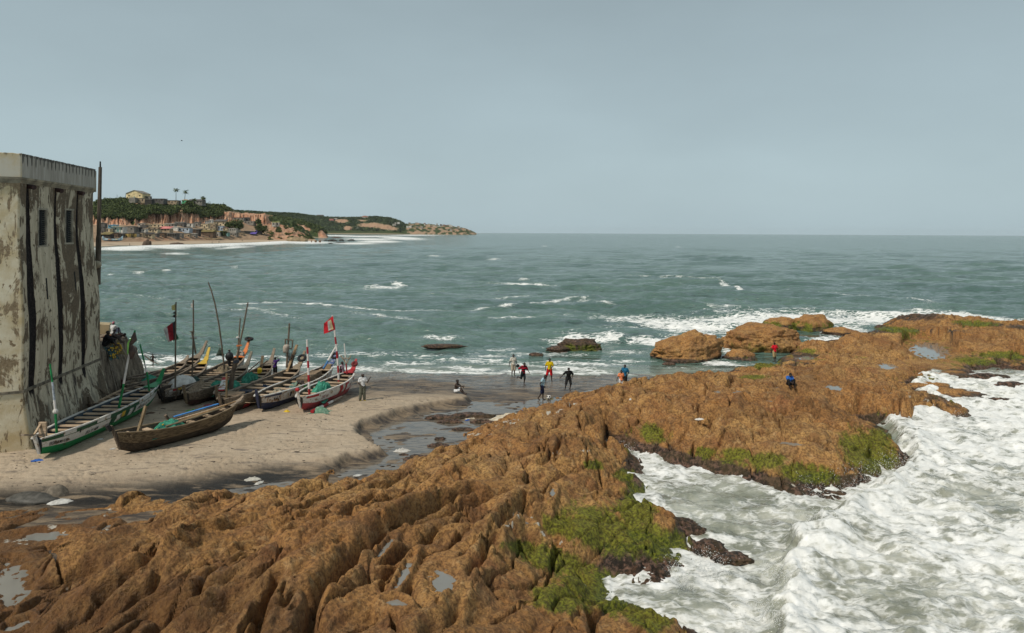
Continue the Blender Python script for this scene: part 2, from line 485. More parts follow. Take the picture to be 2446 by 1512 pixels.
# outside, on the sand and in the sea
rps([(-200, 1190, -.6), (0, 1195, -.4), (200, 1180, -.5), (400, 1165, -.5), (560, 1145, -.5), (700, 1115, -.5), (850, 1095, -.3), (980, 1085, -.2), (1050, 1070, -.1), (1060, 1030, -.2), (1130, 1000, -.2), (1200, 970, -.4), (1300, 935, -.5), (1400, 912, -.6)])
rp([(1500, 893, -.8), (1600, 878, -.8), (1700, 872, -.7), (1800, 868, -.5), (1870, 850, -.2), (1930, 832, -.4), (1990, 800, -.8), (2050, 785, -.8), (2120, 760, -1.), (2200, 740, -1.2), (2300, 748, -1.2), (2446, 760, -1.2), (2600, 764, -1.2), (1700, 800, -2), (2000, 740, -2)])
rps([(1000, 900, -1.5), (600, 1000, -1.5)])
rk = np.array(rk)
def rbf_fit(P, h, reg=0.02):
    D = np.hypot(P[:, None, 0] - P[None, :, 0], P[:, None, 1] - P[None, :, 1])
    n = len(P); A = np.zeros((n + 1, n + 1))
    A[:n, :n] = -D + np.eye(n) * -reg; A[:n, n] = 1; A[n, :n] = 1
    return np.linalg.solve(A, np.append(h, 0))
rbw = rbf_fit(rk[:, :2], rk[:, 2], 0.25)
def rbf(X, Y):
    s = np.full(X.shape, rbw[-1])
    for i in range(len(rk)):
        s -= rbw[i] * np.sqrt((X - rk[i, 0]) ** 2 + (Y - rk[i, 1]) ** 2 + 0.04)
    return s
pools = [  # u, v, ru, rv, angle, z : still water standing in hollows of the rock
    (1058, 1390, 38, 34, -35, 1.78), (965, 1374, 46, 11, -62, 1.86), (945, 1444, 30, 13, 8, 2.0), (920, 1313, 34, 9, -52, 1.88), (1126, 1269, 40, 6, 4, 1.66),
    (1245, 1252, 30, 7, 8, 1.48), (2221, 839, 58, 24, 8, .68), (2118, 876, 32, 9, 4, 1.38), (1990, 928, 30, 9, 4, 1.8), (1926, 856, 34, 6, 0, .82), (1760, 938, 16, 5, 0, 2.1),
    (333, 1236, 66, 15, -6, .74), (215, 1236, 60, 9, -4, .72), (85, 1288, 90, 15, -6, .70), (28, 1400, 46, 60, 10, .62), (270, 1215, 30, 7, -10, .7), (255, 1262, 22, 6, -25, .74),
    (40, 1500, 40, 12, -20, .72), (1712, 937, 10, 5, 0, 2.1), (2075, 880, 14, 4, 0, 1.4), (1860, 928, 12, 4, 0, 1.9), (1840, 960, 16, 4, 0, 2.0), (660, 1225, 12, 5, 10, 1.6), (1320, 1180, 8, 14, 10, 1.5), (1890, 1062, 40, 6, 6, 1.32), (700, 1460, 14, 4, -40, 2.2)]
def _settle(u, v, z):
    for _ in range(25):
        p = gp(u, v, z); z = 0.5 * z + 0.5 * float(rbf(np.array([p.x]), np.array([p.y]))[0])
    return z
pools = [(u, v, ru, rv, an, _settle(u, v, z)) for (u, v, ru, rv, an, z) in pools]
crack_uv = [  # long joints one can follow in the rock: width, depth, points
    (.20, .75, [(1462, 938), (1520, 958), (1590, 972), (1680, 985), (1790, 1012)]), (.17, .85, [(1135, 1178), (1060, 1212), (985, 1250), (880, 1312), (800, 1382), (748, 1440), (735, 1520)]),
    (.12, .45, [(900, 1185), (840, 1222), (770, 1258), (700, 1302)]), (.11, .40, [(590, 1290), (545, 1335), (490, 1390), (470, 1430)]), (.10, .40, [(1290, 1112), (1328, 1096), (1338, 1070), (1380, 1052)]),
    (.12, .45, [(980, 1268), (1060, 1232), (1165, 1188)]), (.12, .5, [(660, 1400), (625, 1450), (600, 1520)]), (.12, .45, [(1075, 1262), (1000, 1300), (900, 1345)]), (.14, .5, [(400, 1330), (340, 1380), (250, 1430)]),
    (.14, .5, [(1442, 985), (1452, 1030), (1446, 1070)]), (.14, .5, [(1855, 1052), (1910, 1060), (1965, 1058)]), (.14, .45, [(1752, 900), (1742, 930), (1748, 975)]), (.16, .5, [(2060, 985), (2130, 968), (2205, 962)]), (.12, .45, [(1620, 905), (1690, 925), (1705, 950)]),
    (.14, .45, [(1905, 975), (1985, 985), (2060, 955)]), (.12, .4, [(1560, 1010), (1600, 1040), (1608, 1075)]), (.12, .4, [(1750, 1030), (1720, 1060), (1700, 1090)]), (.12, .4, [(1180, 1300), (1120, 1380), (1080, 1470)]), (.12, .4, [(1260, 1180), (1240, 1230), (1190, 1290)])]
crack_w = []
for w_, d_, L_ in crack_uv:
    q_ = []
    for u, v in L_:
        p = gp(u, v, _settle(u, v, 1.4)); q_.append((p.x, p.y))
    crack_w.append((w_, d_, q_))
strike = np.array([0.47, 0.88]) / np.hypot(0.47, 0.88)
def rock_z(X, Y):
    wx = X + 0.55 * N1(X * 0.35, Y * 0.35) + 0.16 * N2(X * 1.3, Y * 1.3)
    wy = Y + 0.55 * N3(X * 0.35 + 7, Y * 0.35) + 0.16 * N4(X * 1.3, Y * 1.3 + 5)
    b = rbf(X, Y)
    b += 0.10 * N3(X * 0.6, Y * 0.6)
    al = wx * strike[0] + wy * strike[1]; ac = wx * strike[1] - wy * strike[0]
    U, V = uv_of(X, Y, np.maximum(b, 0))
    near = np.clip(sst(1075, 1150, V) * sst(1560, 1380, U) + 0.15, 0, 1)          # strongly folded part near the viewer
    lump = billow(N1, ac * 0.40, al * 0.095, 3, 2.15, 0.40)
    lump2 = billow(N2, ac * 1.15 + 4, al * 0.40, 3, 2.2, 0.42)
    lump3 = billow(N4, wx * 0.42, wy * 0.42, 4, 2.1, 0.5)
    z = b + near * (1.2 * (lump - 0.40) + 0.20 * (lump2 - 0.40)) + (1 - near) * (1.05 * (billow(N2, wx * .19 + 5, wy * .24, 2, 2.2, .4) - .36) + 0.42 * (lump3 - 0.45) + 0.16 * (billow(N1, wx * 1.15 + 3, wy * 1.3, 3, 2.1, .45) - .42))
    # benches and cracks
    t = (z + 0.10 * N2(X * 0.8, Y * 0.8)) * 3.2
    st = (np.floor(t) + sst(0.25, 0.75, t - np.floor(t))) / 3.2
    z = z + (0.42 - 0.30 * near) * (st - t / 3.2)
    c1 = np.abs(N3(ac * 0.33 + 3.3, al * 0.09)); c2 = np.abs(N4(al * 0.30, ac * 0.20 + 2)); c3 = np.abs(N1(wx * 0.28 + 9, wy * 0.5))
    z -= near * 0.75 * sst(0.075, 0.0, c1) + 0.34 * sst(0.045, 0.0, c2) * (0.4 + near) + (1 - near) * (0.95 * sst(0.055, 0.0, c3) + .62 * sst(.05, 0, np.abs(N3(wx * .75 + 2, wy * .42 + .2 * wx))))
    c5 = np.abs(N4(ac * .75 + 1.7, al * .10)); z -= near * .42 * sst(.05, 0, c5)
    c4 = np.abs(N2(ac * 1.1 + 5.1, al * 0.32)); z -= near * 0.20 * sst(0.07, 0.0, c4) * sst(-.1, .3, N3(X * .3, Y * .3))
    z += 0.085 * (billow(N2, ac * 3.0, al * 1.3, 4, 2.1, .5) - 0.45) * (.45 + .8 * sst(-.3, .4, N4(X * .5, Y * .5))) + 0.028 * fbm(N3, X * 5.2, Y * 5.2, 3)
    for w_, d_, q_ in crack_w:
        xs_ = [a[0] for a in q_]; ys_ = [a[1] for a in q_]
        sel = (X > min(xs_) - 1) & (X < max(xs_) + 1) & (Y > min(ys_) - 1) & (Y < max(ys_) + 1)
        if not sel.any(): continue
        dd, sd_ = line_sd(X[sel] + .13 * N1(X[sel] * 1.7, Y[sel] * 1.7), Y[sel] + .13 * N2(X[sel] * 1.7, Y[sel] * 1.7), q_)
        z[sel] += -d_ * np.exp(-(dd / w_) ** 2) + .16 * np.exp(-((dd - 2.6 * w_) / (1.6 * w_)) ** 2)
    fade = sst(-0.25, 0.35, b)
    z = b + (z - b) * (0.35 + 0.65 * fade)
    for (u, v, ru, rv, an, pz) in pools:
        Up, Vp = uv_of(X, Y, pz + 0 * X)
        c_, s_ = math.cos(R(an)), math.sin(R(an))
        a_ = ((Up - u) * c_ + (Vp - v) * s_) / ru; b_ = (-(Up - u) * s_ + (Vp - v) * c_) / rv
        sel = (a_ * a_ + b_ * b_) < 6.5
        if not sel.any(): continue
        q = (a_ * a_ + b_ * b_)[sel]; xs, ys = X[sel], Y[sel]
        f = 1.6 / max(.25, ru * .006)
        q2 = q + 0.8 * N1(xs * f * .7, ys * f * .7) + 0.28 * N2(xs * f * 2.3, ys * f * 2.3) + .10 * N4(xs * f * 5, ys * f * 5)
        bowl = pz + np.clip(0.16 * (q2 - 0.62), -.14, .16)
        w = sst(5.5, 1.6, q)
        z[sel] = z[sel] + w * (np.where(q < 1.5, bowl, np.maximum(z[sel], bowl)) - z[sel])
    return z, b

alg_spots = [(1360, 1262, 80, 30, 14), (1440, 1265, 120, 60, 20), (1520, 1215, 50, 70, 0), (1570, 1290, 90, 46, 25), (1330, 1340, 120, 34, 18), (1430, 1410, 130, 50, 25), (1540, 1470, 80, 34, 25), (1340, 1430, 80, 40, 10), (1250, 1310, 50, 20, 12),
             (1545, 1180, 22, 40, 0), (1560, 1036, 40, 24, 20), (1420, 1110, 30, 12, 0), (2075, 1078, 80, 56, 20), (1930, 1130, 90, 26, 8), (1835, 1100, 50, 24, 0), (2095, 1050, 40, 30, 0), (1760, 1085, 46, 18, 0), (1680, 1080, 40, 14, 0), (2150, 788, 60, 8, 4), (2410, 848, 90, 10, 2),
             (2330, 862, 60, 10, 4), (2260, 905, 60, 20, 6), (2300, 945, 50, 18, 6), (2330, 772, 60, 8, 3), (1830, 870, 40, 10, -8), (1930, 838, 30, 6, 0), (1490, 1135, 30, 16, 0), (1800, 900, 40, 6, 0)]
suds = [(1250, 1240, 56, 16, 18), (1215, 1255, 30, 8, 10), (1300, 1278, 60, 8, 28), (1370, 964, 46, 9, -8), (1320, 985, 40, 8, -12), (1140, 1036, 50, 7, -6), (1210, 1010, 50, 9, -14), (1330, 1083, 40, 5, 5), (60, 1290, 90, 14, -8), (130, 1258, 60, 8, -6), (200, 1235, 60, 8, -4), (255, 1262, 22, 9, -30), (260, 1215, 26, 9, -20), (420, 1030, 0.1, .1, 0), (1400, 1078, 24, 6, 10),
        (2130, 935, 28, 6, 6), (2180, 950, 22, 9, 25), (2215, 958, 22, 6, 5), (1895, 1160, 20, 7, 6)]
X, Y = polar(-330, 2680, 1050, 15.2, 102.0, 760)
Z, B = rock_z(X, Y)
U, V = uv_of(X, Y, Z)
alg = np.zeros_like(Z); sud = np.zeros_like(Z)
for s_ in alg_spots: alg = np.maximum(alg, blob(U, V, *s_))
for s_ in suds: sud = np.maximum(sud, blob(U, V, *s_))
weedy = np.maximum.reduce([blob(U, V, 2190, 757, 90, 12), blob(U, V, 2110, 789, 70, 9), blob(U, V, 2340, 774, 110, 6, 2), blob(U, V, 2460, 780, 80, 6), .9 * blob(U, V, 2240, 790, 90, 6), .8 * blob(U, V, 2400, 852, 120, 12), .8 * blob(U, V, 2290, 950, 120, 30)])
seaside = np.clip(sst(1380, 1470, U) + sst(52, 57, Y), 0, 1)
tide = np.maximum(seaside * sst(0.80, 0.12, Z + 0.16 * N1(X * 0.9, Y * 0.9)), weedy * .8)
mar = np.clip(sst(0.2, 0.55, Z) * sst(1.0, 0.7, Z) * seaside * 0.75, 0, 1)
alg = np.clip(np.maximum(alg, mar * (0.35 + 0.5 * N2(X * 0.5, Y * 0.5))), 0, 1)
darken = np.clip(sst(1245, 1300, V) * sst(160, 60, U) + blob(U, V, 150, 1245, 200, 30, 0) + .9 * blob(U, V, 150, 1480, 420, 130, -10) + .6 * blob(U, V, 900, 1530, 600, 90, 0) + .35 * (N1(X * .25, Y * .25) > .25), 0, 1)  # darker brown, smoother rock along the left and bottom, plus random patches

def rock_material(name='ochre_rock', use_attr=True):
    m = NT(name, 0.88, 0.22)
    c = m.co()
    big = m.noise(c, 0.22, 4, 0.55, 0.4); mid = m.noise(c, 1.3, 6, 0.62, 0.3); fine = m.noise(c, 9.0, 6, 0.65); grain = m.noise(c, 42.0, 3, 0.6)
    k = m.mix(m.mr(big, 0.32, 0.68), (0.47, 0.232, 0.078), (0.56, 0.325, 0.120))
    k = m.mix(m.mr(mid, 0.42, 0.66, 0, 0.8), k, (0.30, 0.145, 0.060))
    red = m.noise(c, 0.5, 3, 0.5)
    k = m.mix(m.mr(red, 0.56, 0.74, 0, 0.5), k, (0.32, 0.125, 0.060))
    pale = m.noise(c, 2.7, 5, 0.6)
    k = m.mix(m.mr(pale, 0.52, 0.70, 0, 0.6), k, (0.58, 0.375, 0.18))
    dirt = m.noise(c, 0.85, 7, 0.7, 0.6)
    k = m.mix(m.mr(dirt, 0.54, 0.70, 0, 0.72), k, (0.15, 0.078, 0.038))
    k = m.mix(m.mr(m.noise(c, 0.33, 4, .6), 0.52, 0.72, 0, 0.45), k, (0.27, 0.175, 0.095))
    k = m.mix(m.mr(fine, 0.40, 0.56, 0.62, 0), k, (0.09, 0.045, 0.022))
    k = m.mix(m.mr(grain, 0.48, 0.68, 0, 0.30), k, (0.12, 0.06, 0.03))
    rg = 0.88
    if use_attr:
        td = m.attr('tide')
        barn = m.noise(c, 5.0, 5, 0.7)
        tcol = m.mix(m.mr(barn, 0.44, 0.60), (0.032, 0.024, 0.018), (0.20, 0.118, 0.085))
        tcol = m.mix(m.mr(mid, 0.42, 0.62, 0, 0.6), tcol, (0.085, 0.062, 0.030))
        tw = m.mr(m.ma('ADD', td, m.ma('MULTIPLY', m.ma('SUBTRACT', mid, 0.5), 0.9)), 0.30, 0.62)
        k = m.mix(tw, k, tcol)
        dp = m.attr('darken')
        k = m.mix(m.ma('MULTIPLY', dp, 0.74), k, (0.115, 0.052, 0.020))
        ag = m.attr('algae')
        an = m.noise(m.co(scale=(1.9, .75, .8), rot=(0, 0, R(-25))), 1.5, 7, 0.68, .3)
        aw = m.mr(m.ma('ADD', m.ma('MULTIPLY', ag, 1.25), m.ma('MULTIPLY', m.ma('SUBTRACT', an, 0.5), 1.9)), 0.36, 0.80)
        acol = m.mix(m.mr(fine, 0.35, 0.68), (0.038, 0.060, 0.008), (0.245, 0.265, 0.027))
        k = m.mix(m.ma('MULTIPLY', aw, m.mr(fine, .3, .7, .70, .95)), k, acol)
        sd = m.attr('suds')
        sn = m.noise(c, 3.0, 4, 0.6)
        sw = m.mr(m.ma('ADD', m.ma('MULTIPLY', sd, .72), m.ma('MULTIPLY', m.ma('SUBTRACT', sn, 0.5), 2.6)), 0.66, 0.86)
        k = m.mix(sw, k, (0.56, 0.52, 0.44))
        wet = m.ma('MAXIMUM', tw, dp)  # lowers roughness in the tide zone and on the darkened rock
        rg = m.mr(wet, 0, 1, 0.88, 0.42)
    h = m.ma('ADD', m.ma('MULTIPLY', mid, 1.4), m.ma('ADD', m.ma('MULTIPLY', fine, 0.8), m.ma('MULTIPLY', grain, 0.22)))
    return m.done(k, rg, m.bump(h, 0.9, 0.20))
rock_mat = rock_material()
keep = (Z > -0.75) & (Z > sand_z(X, Y, False)[0] - 0.5) | (B > -0.1)
rock_obj = tag(grid_obj('rock_shelf', X, Y, Z, rock_mat, {'algae': alg, 'tide': tide, 'suds': sud, 'darken': darken}, keep), kind='structure')
_rk_cache = (X, Y, Z)
def rock_h(x, y):
    z, b = rock_z(np.array([[float(x)]]), np.array([[float(y)]]))
    return float(z[0, 0])

# still pools in the rock
m = NT('pool_water', 0.06, 0.5)
pool_mat = m.done(m.mix(m.noise(m.co(), 0.8, 3), (0.17, 0.165, 0.145), (0.25, 0.245, 0.225)), 0.05, m.bump(m.noise(m.co(), 7, 3), 0.05, 0.02))
for i, (u, v, ru, rv, an, pz) in enumerate(pools):
    mb = MB(); ring = []
    for k in range(28):
        t = 2 * math.pi * k / 28
        a, b = ru * 1.22 * math.cos(t), rv * 1.22 * math.sin(t)
        c_, s_ = math.cos(R(an)), math.sin(R(an))
        ring.append(gp(u + a * c_ - b * s_, v + a * s_ + b * c_, pz))
    mb.add(ring, [tuple(range(28))])
    o = mb.build('tide_pool', pool_mat); tag(o, kind='structure')

# loose boulders and low rocks
def boulder(name, us, vs, w, dp, h, label, z0=0.0, seed=0, algae=0.4, tidez=0.6, group=None, mat=None, sub=5, flat_top=0.0, rot=0.0, rough=1.0, wedge=0.0):
    p = gp(us, vs, z0)
    bm = bmesh.new(); bmesh.ops.create_icosphere(bm, subdivisions=sub, radius=1.0)
    me = bpy.data.meshes.new(name); bm.to_mesh(me); bm.free()
    n = len(me.vertices); co = np.empty(n * 3, np.float32); me.vertices.foreach_get('co', co); co = co.reshape(-1, 3).astype(float)
    sx = seed * 3.17
    q = co * 1.5
    f = 0.0
    for (i, j, nn) in ((0, 1, N1), (1, 2, N2), (0, 2, N3)):
        f = f + (billow(nn, q[:, i] * 0.9 + sx, q[:, j] * 0.9 - sx, 4, 2.1, 0.5) - 0.5)
    f2 = billow(N2, q[:, 0] * 3.1 + sx, q[:, 2] * 3.1 + q[:, 1] * 1.4, 4, 2.1, .55) + billow(N3, q[:, 1] * 3.1 - sx, q[:, 2] * 2.6, 3) - 1.0
    cr = sst(.06, 0, np.abs(N1(q[:, 0] * 1.2 + sx, q[:, 2] * 1.5 + q[:, 1] * .7))) + sst(.05, 0, np.abs(N4(q[:, 1] * 1.3 - sx, q[:, 2] * 1.9)))
    r = 1 + rough * (0.20 * f + 0.10 * N4(q[:, 0] + sx, q[:, 1] + q[:, 2]) + .075 * f2 - .07 * cr)
    co = co * r[:, None]
    co[:, 2] = np.where(co[:, 2] > 0, np.abs(co[:, 2]) ** (1 - 0.35 * flat_top), co[:, 2])
    co[:, 2] *= 1 + wedge * co[:, 0]
    co *= np.array([w / 2, dp / 2, h])
    ca, sa = math.cos(rot), math.sin(rot)
    co = np.stack([co[:, 0] * ca - co[:, 1] * sa, co[:, 0] * sa + co[:, 1] * ca, co[:, 2]], -1)
    me.vertices.foreach_set('co', co.astype(np.float32).ravel())
    zz = co[:, 2] + z0
    for nm, arr in (('algae', algae * sst(h * .95, 0.2 * h, zz) * (0.6 + 0.6 * N2(co[:, 0] * .7 + sx, co[:, 1] * .7))), ('tide', sst(tidez, 0.0, zz)), ('suds', zz * 0), ('darken', zz * 0)):
        a = me.attributes.new(nm, 'FLOAT', 'POINT'); a.data.foreach_set('value', np.clip(arr, 0, 1).astype(np.float32))
    o = link_mesh(name, me, mat or rock_mat, None, True)
    o.location = (p.x, p.y + dp * 0.35, z0)
    return tag(o, label, 'rock', group)
boulder('boulder', 1645, 861, 6.3, 5.0, 2.15, 'wedge-shaped ochre boulder standing in the surf, left of the longer one', seed=1, flat_top=.4, algae=.3, sub=6, wedge=.38, tidez=.35, rough=.72)
boulder('boulder', 1842, 843, 8.2, 7.0, 2.35, 'long flat-topped ochre boulder in the surf behind the red-shirted walker', seed=3, flat_top=.9, algae=.45, rot=R(22), sub=6, tidez=.35, rough=.72)
boulder('rock', 1775, 860, 3.0, 2.2, .8, 'low brown foot of rock at the wet base of the long boulder', seed=9, algae=.5, sub=4)
boulder('rock', 1884, 781, 5.0, 4.0, 1.0, 'low green weedy rock behind the long boulder', seed=5, algae=1.0, sub=4)
boulder('rock', 1952, 787, 4.4, 4.0, 1.6, 'dark block of rock with a bright green weedy top', seed=6, algae=1.0, sub=4, flat_top=.6)
boulder('rock', 2018, 801, 4.0, 3.0, .75, 'small bare brown rock awash in white foam', seed=7, algae=.1, sub=4)
mossy = None
boulder('rock', 1385, 836, 4.4, 2.6, .95, 'dark mossy rock with breaking foam off the beach, taller right end', seed=8, algae=.75, sub=5, tidez=4.0)
boulder('rock', 1334, 838, 2.4, 1.6, .42, 'low dark skirt of rock beside the mossy rock off the beach', seed=12, algae=.3, sub=4, tidez=3)
boulder('rock', 1280, 852, 1.4, 1.0, .35, 'tiny dark rock in the shallows behind the football players', seed=13, algae=.3, sub=3, tidez=1.2)
boulder('rock', 1060, 829, 4.6, 1.2, .22, 'long low black rock awash out beyond the red flag', seed=14, algae=.1, sub=4, tidez=2.)
boulder('rock', 1640, 866, 3.0, 1.4, .3, 'flat brown stone in the shallows before the wedge-shaped boulder', seed=15, algae=.3, sub=3)
boulder('rock', 1600, 872, 1.1, .8, .22, 'small dark stone left of the wedge-shaped boulder foot', seed=16, algae=.1, sub=3, tidez=2)
boulder('rock', 120, 1193, 1.2, .8, .42, 'grey-brown lone stone on dark wet sand near the left edge', .5, seed=17, algae=0, sub=3, tidez=-1, mat=flat((.15, .125, .095), .8, .2, 5, 'grey_stone'))
boulder('rock', 60, 1205, 2.2, 1.2, .32, 'flat dark grey slab on wet sand beside the lone pale stone', .5, seed=18, algae=0, sub=3, tidez=-1, mat=flat((.085, .08, .07), .6, .2, 5, 'dark_stone'))
for (u, v, w, dp, h, sd, lb) in ((1060, 1003, 2.3, .8, .22, 21, 'low brown rock at the upper left of the stream group'), (1128, 999, 2.6, 1.0, .26, 22, 'long brown rock beside cream suds in the stream'), (1075, 1012, 1.4, .6, .2, 23, 'rounded dark brown rock below the left stream rock'),
                             (1150, 1012, 1.5, .5, .2, 24, 'dark seaweedy rock by the cream suds'), (1020, 1108, 2.5, .9, .3, 25, 'rugged orange rock low in the stream near the big outcrop'), (1045, 1072, 1.2, .6, .22, 26, 'small orange rock beside the tip of the outcrop'),
                             (1050, 1054, .7, .4, .18, 27, 'smallest brown rock at the outcrop tip'), (965, 1092, .7, .4, .12, 28, 'flat reddish stone near the white bag in the stream'), (1095, 1100, .9, .5, .25, 29, 'orange stone hugging the outcrop edge in the stream'), (1110, 1030, 1.5, .5, .16, 30, 'flat dark weed-covered rock by the pale suds')):
    boulder('rock', u, v, w, dp, h, lb, .40, seed=sd, algae=.12, sub=4, tidez=-1, group='low rocks in the stream')
for (u, v, w, dp, h, sd, lb) in ((2270, 912, 6.5, 3.0, .55, 41, 'long weedy rock island in the white surge, farthest of the right-hand ones'), (2240, 944, 4.4, 2.6, .7, 42, 'brown rock hump between two spilling foam streams'), (2290, 962, 5.2, 2.6, .75, 43, 'brown and green rock at the edge of the foam pool'),
                             (2405, 978, 3.6, 1.6, .6, 44, 'dark rock awash in foam near the right edge'), (2370, 915, 4.0, 1.6, .6, 45, 'ragged dark rock with weed in the right-hand foam'), (2425, 932, 2.6, 1.4, .5, 46, 'dark brown rock at the right picture edge in foam'), (2400, 1000, 2.8, 1.0, .3, 47, 'flat black rock barely above the foam at right'),
                             (1660, 1282, 1.1, .7, .35, 48, 'brown rock knob below the mossy point in the inlet'), (1750, 1345, 1.5, .8, .20, 49, 'black water-washed rock in the middle of the inlet'), (1700, 1325, 1.2, .9, .4, 50, 'small black rock between the mossy point and the washed one'), (1625, 1262, 1.6, .7, .3, 51, 'low brown rock at the neck of the inlet'), (2150, 1110, 1.6, 1.0, .5, 52, 'dark wet rock at the foot of the rounded headland end')):
    boulder('rock', u, v, w, dp, h, lb, 0.0, seed=sd, algae=.45 if sd < 46 else .05, sub=4, tidez=1.0 if sd < 44 else 3.0, group='rocks awash in the surge')
# ================================================================== SEA
Xa, Ya = polar(-190, 2640, 760, 14.5, 46.0, 330, True)
Xb, Yb = polar(-190, 2640, 760, 46.0, 9000.0, 520, True)
X = np.vstack([Xa, Xb[1:]]); Y = np.vstack([Ya, Yb[1:]])
U, V = uv_of(X, Y, np.zeros_like(X))
dY = np.gradient(Y, axis=0)
rs = np.random.default_rng(5)
Z = np.zeros_like(X)
lams = np.concatenate([np.geomspace(0.9, 5, 26), np.geomspace(5, 15, 16), np.array([22., 28., 34.])])
shore = sst(56, 75, Y)
grp = 0.75 + 0.6 * N2(X * 0.02, Y * 0.02)
for lam in lams:
    th = R(250) + rs.normal(0, R(26 if lam > 4 else 42))
    kx, ky = math.cos(th) * 2 * math.pi / lam, math.sin(th) * 2 * math.pi / lam
    A = 0.0085 * lam if lam < 16 else 0.0075 * lam
    lim = sst(0.6, 0.22, dY / lam)
    ph = kx * X + ky * Y + rs.uniform(0, 6.28)
    s_ = np.sin(ph)
    Z += A * lim * (s_ - 0.18 * np.cos(2 * ph)) * grp * (shore if lam > 4 else 0.35 + 0.65 * shore)
FO = np.zeros_like(X); MILK = np.zeros_like(X)
def foam(lst, arr):
    for s_ in lst: np.maximum(arr, s_[5] * blob(U, V, *s_[:5]), out=arr)
# shore break along the beach
for (u, v, ru, rv, a, w) in [(300, 868, 80, 9, -2, .95), (420, 860, 80, 8, 0, .8), (560, 858, 60, 9, 2, .85), (330, 846, 70, 6, 0, .6), (700, 868, 60, 8, 0, .8), (860, 880, 90, 9, 2, .85), (960, 868, 80, 7, 0, .65), (1000, 884, 120, 4, 2, .8),
                             (1120, 882, 80, 8, 3, .85), (1230, 888, 60, 7, 2, .8), (1360, 880, 80, 10, 4, .9), (1420, 888, 60, 7, 0, .75), (1300, 888, 200, 4, 2, .75), (1480, 862, 90, 6, 0, .5), (1640, 880, 110, 6, 2, .5), (1730, 868, 60, 7, 3, .8), (900, 850, 160, 6, 2, .45), (1160, 850, 100, 6, 0, .5), (1380, 812, 70, 12, 0, .85), (1450, 810, 50, 7, 0, .75),
                             (1320, 826, 40, 8, 0, .7), (640, 848, 500, 7, 0, .50), (1150, 862, 260, 8, 2, .52), (1300, 846, 240, 10, 0, .46), (420, 876, 240, 4, 0, .8), (780, 876, 200, 4, 0, .75), (1080, 890, 260, 2.5, 1, .9), (1380, 893, 180, 2.5, 1, .85), (560, 880, 200, 3, 0, .8), (1400, 868, 110, 6, 2, .7), (1250, 872, 120, 5, 2, .65), (1180, 836, 80, 5, 0, .5), (1570, 822, 60, 7, 4, .9), (1530, 815, 40, 6, 0, .7), (1060, 812, 50, 5, 0, .65), (1500, 840, 80, 8, 0, .55)]:
    np.maximum(FO, w * blob(U, V, u, v, ru, rv, a), out=FO)
# broad white water off the rocks on the right
for (u, v, ru, rv, a, w) in [(1600, 764, 260, 16, 3, .62), (1900, 752, 240, 10, 1, .7), (1620, 782, 200, 12, 0, .58), (1560, 758, 120, 8, 3, .75), (1650, 772, 180, 11, 3, .85), (1780, 766, 160, 12, 2, .9), (1950, 765, 170, 14, 2, .98), (2080, 762, 90, 14, 0, .98), (2020, 790, 60, 14, 0, .95), (1990, 812, 60, 10, 0, .8), (1700, 790, 90, 8, 0, .65), (1620, 798, 60, 6, 0, .7), (1690, 812, 26, 14, 0, .8), (2150, 752, 90, 10, -4, .95), (2290, 752, 60, 5, 4, .95),
                             (2360, 760, 70, 4, 6, .9), (2440, 768, 50, 4, 4, .85), (1480, 752, 60, 5, 3, .6), (1735, 830, 14, 30, 0, .85), (1620, 812, 60, 6, 0, .6)]:
    np.maximum(FO, w * blob(U, V, u, v, ru, rv, a), out=FO)
# whitecaps and streaks out at sea
caps = [(918, 688, 42, 6, -6, .98, .55), (890, 684, 24, 4, -18, .9, .4), (955, 679, 26, 4, 10, .9, .5), (1255, 680, 66, 4, 1, .95, .0), (1250, 667, 14, 2, 0, .8, .25), (1425, 726, 36, 5, 8, .9, .4), (1395, 718, 30, 4, -14, .55, .35), (1735, 681, 16, 6, 20, .98, .5), (1762, 690, 28, 4, 18, .85, .3),
        (420, 606, 34, 3, 1, .95, .5), (395, 608, 18, 2, 0, .8, .3), (330, 652, 18, 3, 0, .75, .3), (400, 652, 12, 3, 0, .75, .3), (266, 657, 10, 2, 0, .7, .2), (1038, 612, 16, 2, 4, .8, .3), (1180, 620, 20, 2, 0, .75, .3), (1745, 614, 14, 2, 0, .7, .2), (1980, 698, 40, 2, 3, .7, .2), (2100, 708, 70, 3, 4, .6, .2), (2190, 716, 40, 3, 6, .65, .2), (1560, 640, 12, 2, 0, .6, .1),
        (2250, 612, 14, 2, 0, .6, .2), (2100, 600, 10, 1.5, 0, .6, .2), (1300, 588, 12, 1.5, 0, .6, .2), (1620, 590, 10, 1.5, 0, .6, .2), (800, 640, 14, 2, 0, .6, .2), (560, 640, 16, 2, 0, .55, .2)]
for (u, v, ru, rv, a, w, hgt) in caps:
    np.maximum(FO, .80 * w * blob(U, V, u, v, ru * 1.15, rv * .75, a), out=FO)
    Z += .42 * hgt * blob(U, V, u, v - 1.0, ru * 1.35, rv * 1.1, a)
